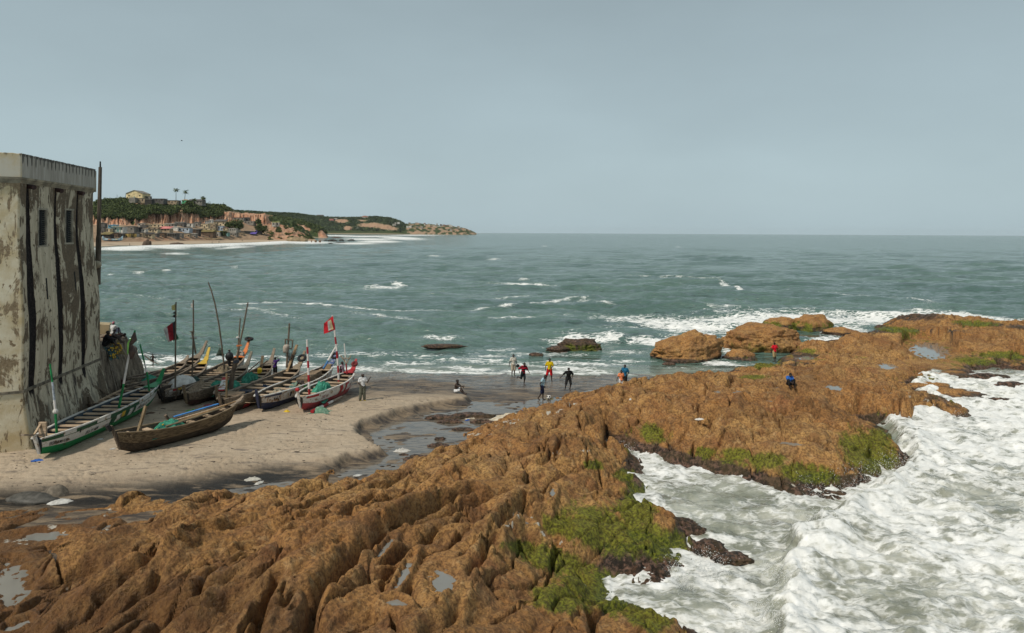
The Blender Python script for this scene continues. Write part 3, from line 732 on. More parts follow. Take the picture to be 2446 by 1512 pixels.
for (p0, p1, w, k) in [((560, 722), (760, 722), .58, 2.2), ((760, 722), (960, 738), .55, 2.0), ((960, 738), (1120, 742), .50, 2.0), ((1120, 742), (1260, 724), .52, 2.2), ((1260, 724), (1370, 714), .58, 2.5), ((600, 736), (700, 760), .42, 4), ((840, 746), (1000, 756), .42, 3), ((1180, 760), (1400, 768), .45, 3), ((1150, 712), (1260, 706), .38, 2), ((520, 744), (660, 738), .46, 2.5),
                       ((1880, 690), (2070, 712), .46, 2), ((1700, 740), (1980, 742), .42, 3), ((250, 700), (420, 712), .38, 2), ((1500, 660), (1720, 668), .36, 2)]:
    d, sd = line_sd(U, V * 6, [(p0[0], p0[1] * 6), (p1[0], p1[1] * 6)])
    np.maximum(FO, w * np.exp(-(d / (6 * k)) ** 2), out=FO)
# rolling surf along the far beach
for (u, v, ru, rv, a, w, hgt) in [(300, 595, 90, 4.5, -1, 1.0, .8), (400, 591, 120, 4.5, -1, 1.0, .9), (520, 587, 130, 4.5, -2, 1.0, .9), (640, 582, 100, 4, -3, 1.0, .8), (730, 580, 80, 3.5, 0, .95, .7), (560, 592, 60, 2, -3, .8, .5), (880, 572, 70, 3, 1, .9, .5), (960, 570, 60, 4, 2, 1.0, 1.4), (905, 578, 60, 3, 0, .95, .8), (850, 582, 60, 2.5, 0, .9, .3), (880, 565, 90, 2.2, 0, .9, .4), (990, 562, 80, 1.6, 0, .8, .3), (800, 563, 60, 1.6, 0, .9, .3), (1090, 558, 60, 1.3, 0, .75, .2), (1160, 556, 30, 1.0, 0, .6, .2)]:
    np.maximum(FO, w * blob(U, V, u, v, ru, rv, a), out=FO)
    Z += hgt * blob(U, V, u, v - 0.6, ru, rv * .7, a)
# the surge in the lower right
surge_uv = [(2600, 860), (2300, 870), (2190, 895), (2175, 930), (2230, 975), (2100, 1010), (2150, 1050), (2170, 1110), (2080, 1180), (1960, 1230), (1900, 1290), (1860, 1360), (1835, 1440), (1840, 1530), (1850, 1700)]
sg = [tuple(gp(u, v, 0.0))[:2] for u, v in surge_uv]
d, sd = line_sd(X, Y, sg)
near_r = (U > 1700) & (Y < 62)
dist = d * sd                                   # + on the open side (travelling towards the viewer, left = +x)
wob = dist + 0.5 * N1(X * 0.7, Y * 0.7) + 0.25 * N2(X * 1.9, Y * 1.9)
up = np.where(near_r, sst(-0.35, 0.7, wob), 0) * sst(62, 52, Y) * sst(1760, 1850, U)
chop = billow(N3, X * 0.30, Y * 0.36, 5, 2.1, 0.5) - 0.5
inlet = sst(1420, 1460, U) * sst(1060, 1078, V) * sst(56, 50, Y)
Z = Z * (1 - 0.6 * np.maximum(up, inlet))
Z += up * (0.36 + 0.40 * chop + 0.09 * fbm(N4, X * 1.4, Y * 2.0, 4)) + up * 0.35 * np.exp(-(wob / 0.9 - 0.6) ** 2)
Z += inlet * (1 - up) * (0.26 * chop + 0.07 * fbm(N4, X * 1.8, Y * 1.8, 4) + 0.02)
patch = fbm(N2, X * 0.22 + 3, Y * 0.22, 3)
FO = np.maximum(FO, up * np.clip(0.79 + 0.34 * patch + 0.30 * np.exp(-(wob / 1.4) ** 2) + .25 * sst(1180, 1050, V), 0, 1))
edgef = np.exp(-(np.maximum(rbf(X, Y) * -1 - 0.0, 0) / 0.45) ** 2) * inlet
FO = np.maximum(FO, inlet * (1 - up) * np.clip(0.57 + 0.36 * patch, 0, 0.95))
FO = np.maximum(FO, 0.85 * edgef)
for s_ in [(1475, 1083, 34, 10, 10, 1.0), (1540, 1105, 46, 12, 25, .95), (1590, 1150, 40, 16, 40, .8), (1560, 1400, 70, 16, 10, .95), (1640, 1380, 60, 26, 0, .95), (1720, 1290, 60, 16, 10, .85), (2200, 1015, 110, 10, 0, 1.0)]:
    np.maximum(FO, s_[5] * blob(U, V, *s_[:5]), out=FO)
MILK = np.clip(np.maximum(up * 0.95, inlet * 0.9) + 0.55 * sst(62, 56, Y) * (1 - inlet) + 0.25 * sst(0.5, 0.9, FO), 0, 1)
Zs = sand_z(X[Y < 66], Y[Y < 66], False)[0]
tmp = np.full(X.shape, -2.0); tmp[Y < 66] = Zs
shallow = (Y < 66) & (tmp > -0.15)
Z = np.where(Y < 60, np.minimum(Z, np.maximum(0.10, -tmp * 2)) * np.where(U < 1700, 1, 1), Z) if False else Z
left_in = (U < 1420) & (Y < 52.5)
Z = np.where((U < 1460) & (Y < 62), Z * np.clip((Y - 51) / 8, 0.12, 1), Z)
kp = ~((Y < 47) & (U < 1380))
m = NT('sea_water', 0.12, 0.5)
c = m.co()
mil = m.attr('milk'); fo = m.attr('foam')
big = m.noise(m.co(scale=(0.35, 1, 1)), 0.05, 4, 0.55)
deep = m.mix(m.mr(big, 0.35, 0.68), (0.060, 0.116, 0.095), (0.106, 0.175, 0.144))
milky = m.mix(m.mr(m.noise(c, 0.45, 4, 0.6), 0.35, 0.7), (0.21, 0.215, 0.165), (0.46, 0.46, 0.395))
wcol = m.mix(mil, deep, milky)
cs_ = m.co(scale=(0.55, 1.0, 1.0), rot=(0, 0, R(-18)))
warp = m.noise(cs_, 0.7, 4, 0.6, 0.0, 1)
mp = m.n.new('ShaderNodeVectorMath'); mp.operation = 'MULTIPLY_ADD'
m.L(warp, mp.inputs[0]); mp.inputs[1].default_value = (1.3, 1.3, 1.3); m.L(cs_, mp.inputs[2])
fa = m.noise(mp.outputs[0], 0.8, 10, 0.72, 0.8)
fb_ = m.noise(mp.outputs[0], 3.6, 6, 0.7, 0.4)
lace = m.voro(mp.outputs[0], 1.7, 'DISTANCE_TO_EDGE')
lace2 = m.voro(mp.outputs[0], 4.5, 'DISTANCE_TO_EDGE')
holes = m.ma('ADD', m.ma('MULTIPLY', m.mr(lace, 0.03, 0.34), 0.20), m.ma('MULTIPLY', m.mr(lace2, 0.03, 0.30), 0.10))
fn = m.ma('ADD', m.ma('SUBTRACT', fa, holes), m.ma('MULTIPLY', m.ma('SUBTRACT', fb_, .5), .42))
raw = m.ma('ADD', m.ma('MULTIPLY', fo, 1.0), m.ma('MULTIPLY', m.ma('SUBTRACT', fn, 0.37), 1.75))
soft = m.ma('ADD', 0.74, m.ma('MULTIPLY', mil, 0.42))
fw = m.mr(raw, 0.46, soft)
fw = m.ma('MULTIPLY', fw, m.mr(fo, 0.02, 0.22))
fcol = m.mix(m.mr(m.noise(c, 2.2, 5, 0.6), 0.35, 0.7), (0.74, 0.74, 0.71), (0.88, 0.88, 0.86))
kcol = m.mix(fw, wcol, fcol)
# ripples: three scales, each too small for the mesh
r1 = m.noise(m.co(scale=(0.40, 1.0, 1.0), rot=(0, 0, R(8))), 0.42, 3, 0.6)
r2 = m.noise(m.co(scale=(0.45, 1.0, 1.0), rot=(0, 0, R(-12))), 1.7, 4, 0.65)
r3 = m.noise(c, 6.5, 3, 0.6)
r0 = m.noise(m.co(scale=(0.35, 1.0, 1.0), rot=(0, 0, R(5))), 0.11, 3, 0.6)
wv1 = m.noise(m.co(scale=(0.45, 1.0, 1.0)), 0.9, 3, 0.65, 0.0, 1)
vm = m.n.new('ShaderNodeVectorMath'); vm.operation = 'SUBTRACT'; m.L(wv1, vm.inputs[0]); vm.inputs[1].default_value = (.5, .5, .5)
vs2 = m.n.new('ShaderNodeVectorMath'); vs2.operation = 'MULTIPLY'; m.L(vm.outputs[0], vs2.inputs[0]); vs2.inputs[1].default_value = (.9, 1.6, 0.0)
gn = m.n.new('ShaderNodeNewGeometry')
va = m.n.new('ShaderNodeVectorMath'); va.operation = 'ADD'; m.L(gn.outputs['Normal'], va.inputs[0]); m.L(vs2.outputs[0], va.inputs[1])
vn = m.n.new('ShaderNodeVectorMath'); vn.operation = 'NORMALIZE'; m.L(va.outputs[0], vn.inputs[0])
nb = m.bump(r0, 0.8, 4.5, vn.outputs[0])
nb = m.bump(r1, 0.8, 1.5, nb)
nb = m.bump(r2, 0.85, 0.42, nb)
nb = m.bump(r3, 0.35, 0.08, nb)
fnb = m.bump(m.ma('ADD', fb_, m.ma('MULTIPLY', fa, .8)), 0.45, 0.16)
nmx = m.n.new('ShaderNodeMix'); nmx.data_type = 'VECTOR'
m.L(m.ma('MAXIMUM', fw, m.ma('MULTIPLY', mil, .55)), nmx.inputs[0]); m.L(nb, nmx.inputs[4]); m.L(fnb, nmx.inputs[5])
nb = nmx.outputs[1]
nb = m.bump(m.noise(c, 2.6, 6, 0.7), 0.5, 0.25, nb) if False else nb
sea_mat = m.done(kcol, m.mr(fw, 0, 1, 0.10, 0.85), nb)
sea_obj = tag(grid_obj('sea', X, Y, Z, sea_mat, {'foam': np.clip(FO, 0, 1), 'milk': MILK}, kp), kind='structure')

# ================================================================== STREAM on the beach
sw = [(400, 1215), (470, 1185), (600, 1170), (690, 1150), (790, 1118), (905, 1078), (888, 1040), (866, 1015), (930, 990), (1020, 968), (1110, 957), (1220, 962), (1330, 945), (1420, 925), (1500, 905), (1560, 915), (1470, 950), (1300, 1000), (1180, 1060), (1110, 1100), (1000, 1150), (700, 1200)]
sw_w = [tuple(gp(u, v, 0.42))[:2] for u, v in sw]
X, Y = polar(340, 1600, 280, 24, 56, 240)
sdw = poly_sd(X, Y, sw_w)
Zw = low_z(Y) + 0.012 + 0.004 * N1(X * 2.5, Y * 2.5)
m = NT('stream_water', 0.05, 0.5)
c = m.co()
rr = m.noise(m.co(scale=(0.6, 1.6, 1), rot=(0, 0, R(20))), 3.0, 4, 0.6)
stream_mat = m.done(m.mix(m.mr(rr, 0.4, 0.65), (0.17, 0.145, 0.115), (0.085, 0.076, 0.066)), 0.07, m.bump(rr, 0.10, 0.03))
tag(grid_obj('stream', X, Y, Zw, stream_mat, None, sdw > 0), kind='structure')
# suds floating on the stream beside the outcrop
m = NT('suds', 0.9, 0.2)
suds_mat = m.done(m.mix(m.mr(m.noise(m.co(), 4, 4), 0.35, 0.7), (0.46, 0.38, 0.27), (0.66, 0.60, 0.48)), 0.9, m.bump(m.noise(m.co(), 9, 4), 0.5, 0.05))
X, Y = polar(1080, 1320, 200, 30, 46, 200)
U, V = uv_of(X, Y, low_z(Y))
f = np.maximum.reduce([1.1 * blob(U, V, 1185, 1003, 46, 9, -14), 0.95 * blob(U, V, 1150, 1030, 44, 7, -6), .9 * blob(U, V, 1215, 1000, 30, 16, -20), .7 * blob(U, V, 1130, 1000, 34, 6, -5)]) + 0.35 * fbm(N1, X * 1.3, Y * 1.3, 4)
tag(grid_obj('suds', X, Y, low_z(Y) - 0.02 + np.clip(f - 0.45, -0.1, .5) * 0.28, suds_mat, None, f > 0.40), kind='stuff')

# ================================================================== SPRAY
m = NT('spray_drops', 0.6, 0.4)
spray_mat = m.done((0.80, 0.81, 0.79))
def spray(pts, name='sea_spray'):
    n = len(pts)
    base = np.array([(1, 0, -.6), (-.5, .87, -.6), (-.5, -.87, -.6), (0, 0, 1)])
    r = rng.uniform(0.005, 0.017, n)
    co = (pts[:, None, :] + base[None] * r[:, None, None] * rng.uniform(.7, 1.5, (n, 1, 3))).reshape(-1, 3)
    fq = np.array([(0, 2, 1), (0, 1, 3), (1, 2, 3), (2, 0, 3)])
    q = (fq[None] + 4 * np.arange(n)[:, None, None]).reshape(-1, 3)
    tag(link_mesh(name, mesh_np(name, co, q), spray_mat), kind='stuff')
sp_l = []
def burst(u, v, z0, w, dpt, h, n, lean=(0, 0)):
    p = gp(u, v, z0)
    t = rng.random(n) ** 1.8
    jets = rng.normal(0, 1, (7, 2))
    j = rng.integers(0, 7, n)
    x = jets[j, 0] * w * .4 + rng.normal(0, w * .22, n) * (0.4 + t)
    y = jets[j, 1] * dpt * .4 + rng.normal(0, dpt * .25, n)
    z = t * h * (0.5 + 0.5 * rng.random(7)[j])
    sp_l.append(np.stack([p.x + x + lean[0] * t, p.y + y + lean[1] * t, z0 + z], -1))
burst(2190, 752, .6, 4.0, 1.5, 2.6, 1500); burst(2245, 758, .5, 3.0, 1.2, 1.4, 700)
burst(2110, 1165, .4, 2.2, 1.6, 1.2, 1500); burst(2050, 1195, .4, 1.8, 1.2, .8, 800); burst(2150, 1120, .4, 1.4, 1.2, 1.0, 700)
burst(1655, 1385, .2, 1.0, .8, 1.1, 900); burst(1690, 1365, .1, .8, .6, .9, 500)
burst(2250, 1005, .2, 3.6, .6, .9, 900); burst(1470, 1075, .2, .9, .5, .6, 500); burst(1395, 812, .2, 3, .8, .9, 300)
burst(1940, 1250, .5, 1.6, 1.0, .6, 700); burst(1870, 1380, .5, 1.2, 1.2, .55, 800); burst(1845, 1480, .5, 1.0, 1.0, .5, 600)
spray(np.concatenate(sp_l))
# ================================================================== HEADLAND across the bay
def vh_s(us): return V0 * S + ROLL * (us - U0 * S)
_wu = [300, 380, 560, 700, 850, 950, 1060, 1160, 1262]
_wv = [987, 985, 981, 977, 973, 970.5, 969.2, 968.6, 968.2]
def Dw_of(us): return CZ * F * S / (np.interp(us, _wu, _wv) - vh_s(us))
tab_u = [300, 380, 405, 440, 480, 520, 570, 590, 610, 650, 680, 710, 740, 780, 800, 850, 890, 905, 930, 960, 1000, 1060, 1080, 1100, 1135, 1170, 1205, 1240, 1262]
tops  = [812, 808, 800, 797, 792, 794, 806, 810, 812, 812, 813, 814, 813, 817, 818, 820, 824, 832, 842, 852, 857, 858, 858, 868, 876, 884, 906, 935, 966]
ctop  = [868, 866, 864, 862, 866, 867, 868, 850, 838, 846, 846, 839, 846, 842, 862, 862, 852, 848, 850, 856, 859, 859, 890, 898, 904, 914, 934, 956, 966]
cbase = [900, 898, 898, 900, 898, 898, 898, 898, 896, 894, 892, 890, 892, 892, 892, 888, 886, 884, 884, 880, 892, 897, 900, 904, 912, 922, 940, 958, 967]
front = [950, 950, 950, 950, 950, 949.5, 949, 949, 949, 949, 948, 948, 948, 947, 947, 946, 945, 945, 945, 944, 944, 944, 946, 948, 952, 955, 958, 963, 968]
tb = {k: np.array(v, float) for k, v in dict(tops=tops, ctop=ctop, cbase=cbase, front=front).items()}
def zv(vs, us, D): return CZ - (vs - vh_s(us)) * D / (F * S)
def land_z(us, o):
    """height of the headland at source column us, o metres behind the waterline (D = Dw + o)"""
    Dw = Dw_of(us)
    f = lambda k: np.interp(us, tab_u, tb[k])
    k5 = [(-25, -2.0 + 0 * us), (0, 0.0 + 0 * us), (24, 1.7 + 0 * us), (34, 2.6 + 0 * us)]
    tz = lambda k, oo: zv(f(k), us, Dw + oo)
    z43 = np.minimum(tz('front', 43), tz('cbase', 118))
    k5 += [(43, z43), (75, z43 * 0.55 + 0.45 * tz('cbase', 118) * 0.95), (118, tz('cbase', 118)), (134, np.maximum(tz('ctop', 134), tz('cbase', 118) + .5)), (190, tz('tops', 190)), (250, tz('tops', 190) * 0.97), (330, tz('tops', 190) * 0.6), (420, -2 + 0 * us)]
    z = np.zeros_like(us); o = np.asarray(o, float)
    for (a, za), (b, zb) in zip(k5[:-1], k5[1:]):
        m_ = (o >= a) & (o <= b)
        z = np.where(m_, za + (zb - za) * (o - a) / (b - a), z)
    return z, Dw
def hz(us, D):
    us = np.array([float(us)]); Dw = Dw_of(us)
    return float(land_z(us, np.array([D - Dw[0]]))[0][0])

def earth_material():
    m = NT('headland_earth', 0.95, 0.1)
    c = m.co()
    cl, gr, be = m.attr('cliff'), m.attr('green'), m.attr('strand')
    vs_ = m.noise(m.co(scale=(1, 1, 0.10)), 0.22, 6, 0.65, 0.3)
    n = m.noise(c, 0.09, 4, 0.6)
    cc = m.mix(m.mr(vs_, 0.34, 0.66), (0.40, 0.185, 0.105), (0.54, 0.36, 0.24))
    cc = m.mix(m.mr(n, 0.45, 0.7, 0, 0.6), cc, (0.36, 0.15, 0.085))
    earth = m.mix(m.mr(m.noise(c, 0.25, 5, 0.6), 0.35, 0.7), (0.27, 0.185, 0.12), (0.36, 0.25, 0.165))
    k = m.mix(cl, earth, cc)
    g = m.mix(m.mr(m.noise(c, 0.3, 5, 0.65), 0.35, 0.68), (0.026, 0.040, 0.014), (0.075, 0.095, 0.034))
    gw = m.mr(m.ma('ADD', gr, m.ma('MULTIPLY', m.ma('SUBTRACT', m.noise(c, 0.14, 5, 0.65), 0.5), 1.1)), 0.42, 0.56)
    k = m.mix(gw, k, g)
    sandc = m.mix(m.mr(n, 0.3, 0.7), (0.40, 0.31, 0.22), (0.46, 0.36, 0.26))
    k = m.mix(be, k, sandc)
    return m.done(k, 0.95, m.bump(m.noise(c, 0.5, 5, 0.7), 0.6, 0.8))
earth_mat = earth_material()
us, o = np.meshgrid(np.linspace(330, 1262, 640), np.concatenate([np.linspace(-25, 40, 26), np.linspace(43, 117, 22), np.linspace(118, 136, 26), np.linspace(139, 195, 26), np.linspace(205, 420, 14)]))
Zl, Dw = land_z(us, o)
D = Dw + o
gul = billow(N2, us * 0.035, o * 0.012, 4, 2.1, 0.55)
cw = sst(112, 119, o) * sst(140, 132, o)
D2 = D + cw * (gul - 0.35) * 11.0
hill = sst(130, 150, o)
Zl = Zl + hill * (1.6 * fbm(N3, us * 0.04, o * 0.04, 4)) * sst(300, 200, o) + 0.5 * fbm(N1, us * .05, o * .08, 3) * sst(25, 45, o)
prom = sst(1062, 1085, us)
Zl = Zl + prom * sst(20, 50, o) * 2.0 * (billow(N4, us * .05, o * .06, 4) - .4)
Pw = ((us / S - U0) / F - ROLL * 0) * D2
cliff = np.clip(cw * 1.2 + prom * sst(20, 36, o) * 0.9 + sst(30, 36, o) * sst(52, 44, o) * 0.55 * sst(520, 600, us) * sst(900, 700, us), 0, 1)
cliff = np.clip(cliff + sst(930, 975, us) * sst(1075, 1055, us) * sst(90, 118, o) * 0.9, 0, 1)
green = np.clip(hill * 1.0 * sst(1000, 900, us) + hill * 0.85 * sst(1062, 1085, us) - 0.75 * sst(165, 185, o) * sst(500, 540, us) * sst(760, 700, us) + 0.5 * prom * N2(us * .04, o * .05) + 0.35 * cw * N1(us * .03, o * .02), 0, 1)
green = np.clip(green - 0.8 * blob(us, o, 720, 150, 10, 30) - .8 * blob(us, o, 925, 140, 20, 40), 0, 1)
green = np.maximum(green, 0.8 * blob(us, o, 530, 122, 14, 6))
tag(grid_obj('headland', Pw, D2, Zl, earth_mat, {'cliff': cliff, 'green': green, 'strand': sst(32, 26, o)}), kind='structure')

# the two ridges farther along the coast
def ridge(name, d_front, d_crest, d_back, pts, base_v, mat, attr_fn, amp=1.0, nu=420):
    pu = [p[0] for p in pts]; pv = [p[1] for p in pts]
    us, t = np.meshgrid(np.linspace(pu[0], pu[-1], nu), np.linspace(0, 2, 60))
    D = np.where(t < 1, d_front + (d_crest - d_front) * t, d_crest + (d_back - d_crest) * (t - 1))
    zc = zv(np.interp(us, pu, pv), us, d_crest)
    prof = np.where(t < 1, np.sin(np.clip(t, 0, 1) * math.pi / 2) ** 0.8, 1 - (t - 1) ** 1.5)
    Z = -1.5 + (zc + 1.5) * prof
    Z = Z + amp * fbm(N2, us * .045, t * 6, 4) * sst(0, .2, t) * sst(2, 1.7, t)
    X = (us / S - U0) / F * D
    at_ = attr_fn(us, t)
    return tag(grid_obj(name, X, D, Z, mat, at_), kind='structure')
def a_mid(us, t):
    cl = blob(us, t, 1205, .35, 40, .16) + blob(us, t, 1295, .2, 22, .5) + blob(us, t, 1180, .45, 16, .1)
    return {'cliff': np.clip(cl * 1.5, 0, 1), 'green': np.clip(0.95 - cl * 1.5 + .15 * N1(us * .05, t * 5), 0, 1), 'strand': sst(.05, .02, t) * sst(1230, 1260, us)}
ridge('near_ridge', 1180, 1260, 1500, [(1010, 862), (1060, 860), (1100, 866), (1150, 876), (1205, 885), (1258, 902), (1290, 918), (1304, 935), (1312, 948)], 948, earth_mat, a_mid, 1.6, 260)
def a_far(us, t):
    dirt = blob(us, t, 1365, .55, 30, .16) + .8 * blob(us, t, 1480, .3, 60, .12) + .7 * blob(us, t, 1390, .18, 24, .1) + .7 * blob(us, t, 1560, .2, 50, .12) + .6 * blob(us, t, 1450, .55, 30, .1) + sst(1610, 1640, us) * (.42 + .6 * N2(us * .05, t * 7))
    return {'cliff': np.clip(dirt * .5 * sst(1650, 1610, us) + .35 * sst(1610, 1640, us) * sst(.0, .4, N1(us * .06, t * 8)), 0, 1), 'green': np.clip(1.0 - dirt * 1.1, 0, 1), 'strand': sst(.025, .01, t)}
ridge('far_hills', 2800, 3050, 3700, [(880, 846), (916, 842), (995, 846), (1060, 850), (1180, 855), (1250, 864), (1293, 869), (1318, 871), (1374, 872), (1450, 871), (1500, 868), (1558, 873), (1600, 886), (1618, 896), (1662, 893), (1712, 898), (1760, 902), (1804, 904), (1856, 913), (1880, 920), (1898, 930), (1906, 934)], 938, earth_mat, a_far, 3.0, 520)

# bushes as uncountable cover: crumpled clumps of leaf faces, one mesh per hill
def leaf_mat(name, d, l):
    t = NT(name, 0.8, 0.15)
    c = t.co()
    return t.done(t.mix(t.mr(t.noise(c, 0.35, 5, 0.7), 0.34, 0.68), d, l))
bush_mat = leaf_mat('bush_leaves', (0.032, 0.050, 0.016), (0.135, 0.160, 0.055))
bush_mat2 = leaf_mat('pale_bush_leaves', (0.035, 0.052, 0.02), (0.085, 0.11, 0.045))
def leaf_cloud(cent, rad, per, size, rs):
    """many small bent leaf-clump quads spread through ellipsoids"""
    n = len(cent)
    d = rs.normal(0, 1, (n, per, 3)); d /= np.linalg.norm(d, axis=2, keepdims=True)
    r = rs.random((n, per, 1)) ** 0.45
    p = cent[:, None, :] + d * r * rad[:, None, :]
    a = rs.normal(0, 1, (n, per, 3)); a[..., 2] *= .6; a /= np.linalg.norm(a, axis=2, keepdims=True)
    b = np.cross(a, d * .8 + rs.normal(0, .5, (n, per, 3))); b /= np.linalg.norm(b, axis=2, keepdims=True) + 1e-9
    s = size * rs.uniform(.6, 1.4, (n, per, 1))
    q = np.stack([p - a * s - b * s * .6, p + a * s - b * s * .6, p + a * s * .8 + b * s * .6, p - a * s * .8 + b * s * .6], 2)
    return q.reshape(-1, 3)
def leaf_obj(name, co, mat, parent=None):
    return link_mesh(name, mesh_np(name, co, np.arange(len(co)).reshape(-1, 4)), mat, parent)
rs = np.random.default_rng(21)
cent = []; rad = []
def green_at(us_, o_):
    g = 1.0 if (o_ > 136 and us_ < 905) else 0
    return g
for _ in range(2600):
    u_ = rs.uniform(385, 925); o_ = rs.uniform(130, 186)
    if 500 < u_ < 720 and o_ > 168: continue
    if abs(u_ - 722 - (o_ - 150) * .1) < 8: continue
    if u_ > 890 and o_ < 160: continue
    Dq = float(Dw_of(np.array([u_]))[0]) + o_
    r_ = rs.uniform(1.2, 2.9)
    cent.append(((u_ / S - U0) / F * Dq, Dq, hz(u_, Dq) + r_ * .35)); rad.append((r_ * 1.35, r_ * 1.35, r_))
for _ in range(500):
    u_ = rs.uniform(1075, 1255); o_ = rs.uniform(28, 180)
    if N2(u_ * .04, o_ * .05) * 1.0 < 0.12: continue
    Dq = float(Dw_of(np.array([u_]))[0]) + o_
    r_ = rs.uniform(.9, 1.9)
    cent.append(((u_ / S - U0) / F * Dq, Dq, hz(u_, Dq) + r_ * .3)); rad.append((r_ * 1.3, r_ * 1.3, r_))
tag(leaf_obj('hillside_bushes', leaf_cloud(np.array(cent), np.array(rad), 46, 0.55, rs), bush_mat), kind='stuff')
cent = []; rad = []
pu = [1010, 1060, 1100, 1150, 1205, 1258, 1290, 1304]; pv = [862, 860, 866, 876, 885, 902, 918, 935]
for _ in range(1100):
    u_ = rs.uniform(1012, 1302); t_ = rs.uniform(.25, 1.05)
    if blob(u_, t_, 1205, .35, 40, .16) + blob(u_, t_, 1295, .2, 22, .5) > .35: continue
    Dq = 1180 + 80 * t_; zc = zv(np.interp(u_, pu, pv), u_, 1260); z_ = -1.5 + (zc + 1.5) * min(1, math.sin(min(t_, 1) * math.pi / 2) ** .8)
    r_ = rs.uniform(1.5, 3.6)
    cent.append(((u_ / S - U0) / F * Dq, Dq, z_ + r_ * .3)); rad.append((r_ * 1.5, r_ * 1.5, r_))
tag(leaf_obj('ridge_bushes', leaf_cloud(np.array(cent), np.array(rad), 30, 0.9, rs), bush_mat), kind='stuff')
cent = []; rad = []
pts = [(880, 846), (916, 842), (995, 846), (1060, 850), (1180, 855), (1250, 864), (1293, 869), (1318, 871), (1374, 872), (1450, 871), (1500, 868), (1558, 873), (1600, 886), (1618, 896)]
for _ in range(2600):
    u_ = rs.uniform(900, 1616); t_ = rs.uniform(.08, 1.05)
    a_ = a_far(np.array([u_]), np.array([t_]))
    if a_['green'][0] < .6: continue
    Dq = 2800 + 250 * t_; zc = zv(np.interp(u_, [p[0] for p in pts], [p[1] for p in pts]), u_, 3050); z_ = -1.5 + (zc + 1.5) * min(1, math.sin(min(t_, 1) * math.pi / 2) ** .8)
    r_ = rs.uniform(2.5, 6)
    cent.append(((u_ / S - U0) / F * Dq, Dq, z_ + r_ * .2)); rad.append((r_ * 1.7, r_ * 1.7, r_))
tag(leaf_obj('far_hill_trees', leaf_cloud(np.array(cent), np.array(rad), 22, 1.9, rs), bush_mat2), kind='stuff')

bark_mat = flat((0.12, 0.095, 0.07), .9, .2, 2.0, 'bark')
def broad_tree(us_, vs_, D, w, h, label, mat=None, n=26, per=60, ls=.5):
    p = sat(us_, vs_, D)
    t = empty('tree', p, (0, 0, 0), label, 'tree')
    mb = MB(); mb.tube([(0, 0, -1), (0.1, 0, h * .2), (0, .1, h * .45)], [w * .035, w * .03, w * .02], 7)
    for k in range(5):
        an = k * 1.26; mb.tube([(0, 0, h * .25), (math.cos(an) * w * .22, math.sin(an) * w * .22, h * .6)], [w * .018, w * .006], 5)
    mb.build('trunk', bark_mat, t)
    c_ = rs.normal(0, 1, (n, 3)); c_ /= np.linalg.norm(c_, axis=1, keepdims=True); c_ *= rs.random((n, 1)) ** .5
    c_ = c_ * np.array([w * .42, w * .36, h * .36]) + np.array([0, 0, h * .56])
    r_ = rs.uniform(.10, .2, (n, 1)) * w * np.array([[1, 1, .8]])
    leaf_obj('crown', leaf_cloud(c_, r_, per, ls, rs), mat or bush_mat, t)
    return t
def on_land(us_, o_):
    Dq = float(Dw_of(np.array([float(us_)]))[0]) + o_
    return (us_ / S - U0) / F * Dq, Dq, hz(us_, Dq)
def tree_l(us_, o_, w, h, label, **k):
    x, y, z = on_land(us_, o_); t = broad_tree(us_, 900, 600, w, h, label, **k); t.location = (x, y, z - .3); return t
tree_l(945, 62, 19, 14, 'big dark spreading tree among the village houses, left of the ruined arches', n=40)
tree_l(915, 70, 10, 10, 'rounded dark tree against the left flank of the big village tree')
tree_l(1048, 50, 17, 14, 'dense green tree at the foot of the orange promontory')
tree_l(1036, 100, 8, 10, 'upright dark tree standing alone before the pale pink cutting')
tree_l(890, 44, 9, 6, 'low dark bush-like tree on the bank beside the teal shack')
tree_l(818, 176, 5, 6, 'small round tree beside the rightmost palm on the hilltop')
tree_l(896, 186, 5, 4.5, 'small dark tree by the last hut at the hilltop end')
tree_l(760, 150, 12, 9, 'dark tree spilling over the cliff edge under the green house', n=30)
def palm(us_, vt, vb, D, label, lean=0.0, r=4.2):
    p = sat(us_, vb, D); h = (vb - vt) * D / (F * S) - r * .35
    t = empty('palm_tree', p, (0, 0, 0), label, 'palm tree', 'palms on the hilltop')
    mb = MB(); pts = [(lean * (k / 6) ** 2 * h * .2, 0, h * k / 6 - .5) for k in range(7)]
    mb.tube(pts, [.34, .3, .27, .25, .23, .21, .2], 8); mb.build('trunk', bark_mat, t)
    tip = Vector(pts[-1]); fr = MB()
    for k in range(22):
        an = k * 2.4 + rs.uniform(-.2, .2); el = rs.uniform(-.35, 1.15); L = r * rs.uniform(.8, 1.15)
        prev = tip; d = Vector((math.cos(an) * math.cos(el), math.sin(an) * math.cos(el), math.sin(el)))
        side = d.cross(Vector((0, 0, 1))).normalized()
        for j in range(6):
            nx = prev + d * (L / 6); w1 = .62 * math.sin(math.pi * (j + .35) / 6.6); w2 = .62 * math.sin(math.pi * (j + 1.25) / 6.7)
            dr = Vector((0, 0, -.42)) 
            fr.add([prev, prev + side * w1 + dr * w1, nx + side * w2 + dr * w2, nx], [(0, 1, 2, 3)])
            fr.add([prev, nx, nx - side * w2 + dr * w2, prev - side * w1 + dr * w1], [(0, 1, 2, 3)])
            prev = nx; d = (d + Vector((0, 0, -.26))).normalized()
    fr.build('crown', bush_mat, t)
    return t
palm(704, 752, 806, 760, 'tallest palm, left of the pair on the hilltop')
palm(738, 760, 812, 765, 'leaning palm just left of the green house', .5)
palm(813, 783, 816, 768, 'stocky palm at the right end of the grey-brown house', -.1)
palm(777, 793, 818, 745, 'low palm in front of the green house', 0.1, 3.6)

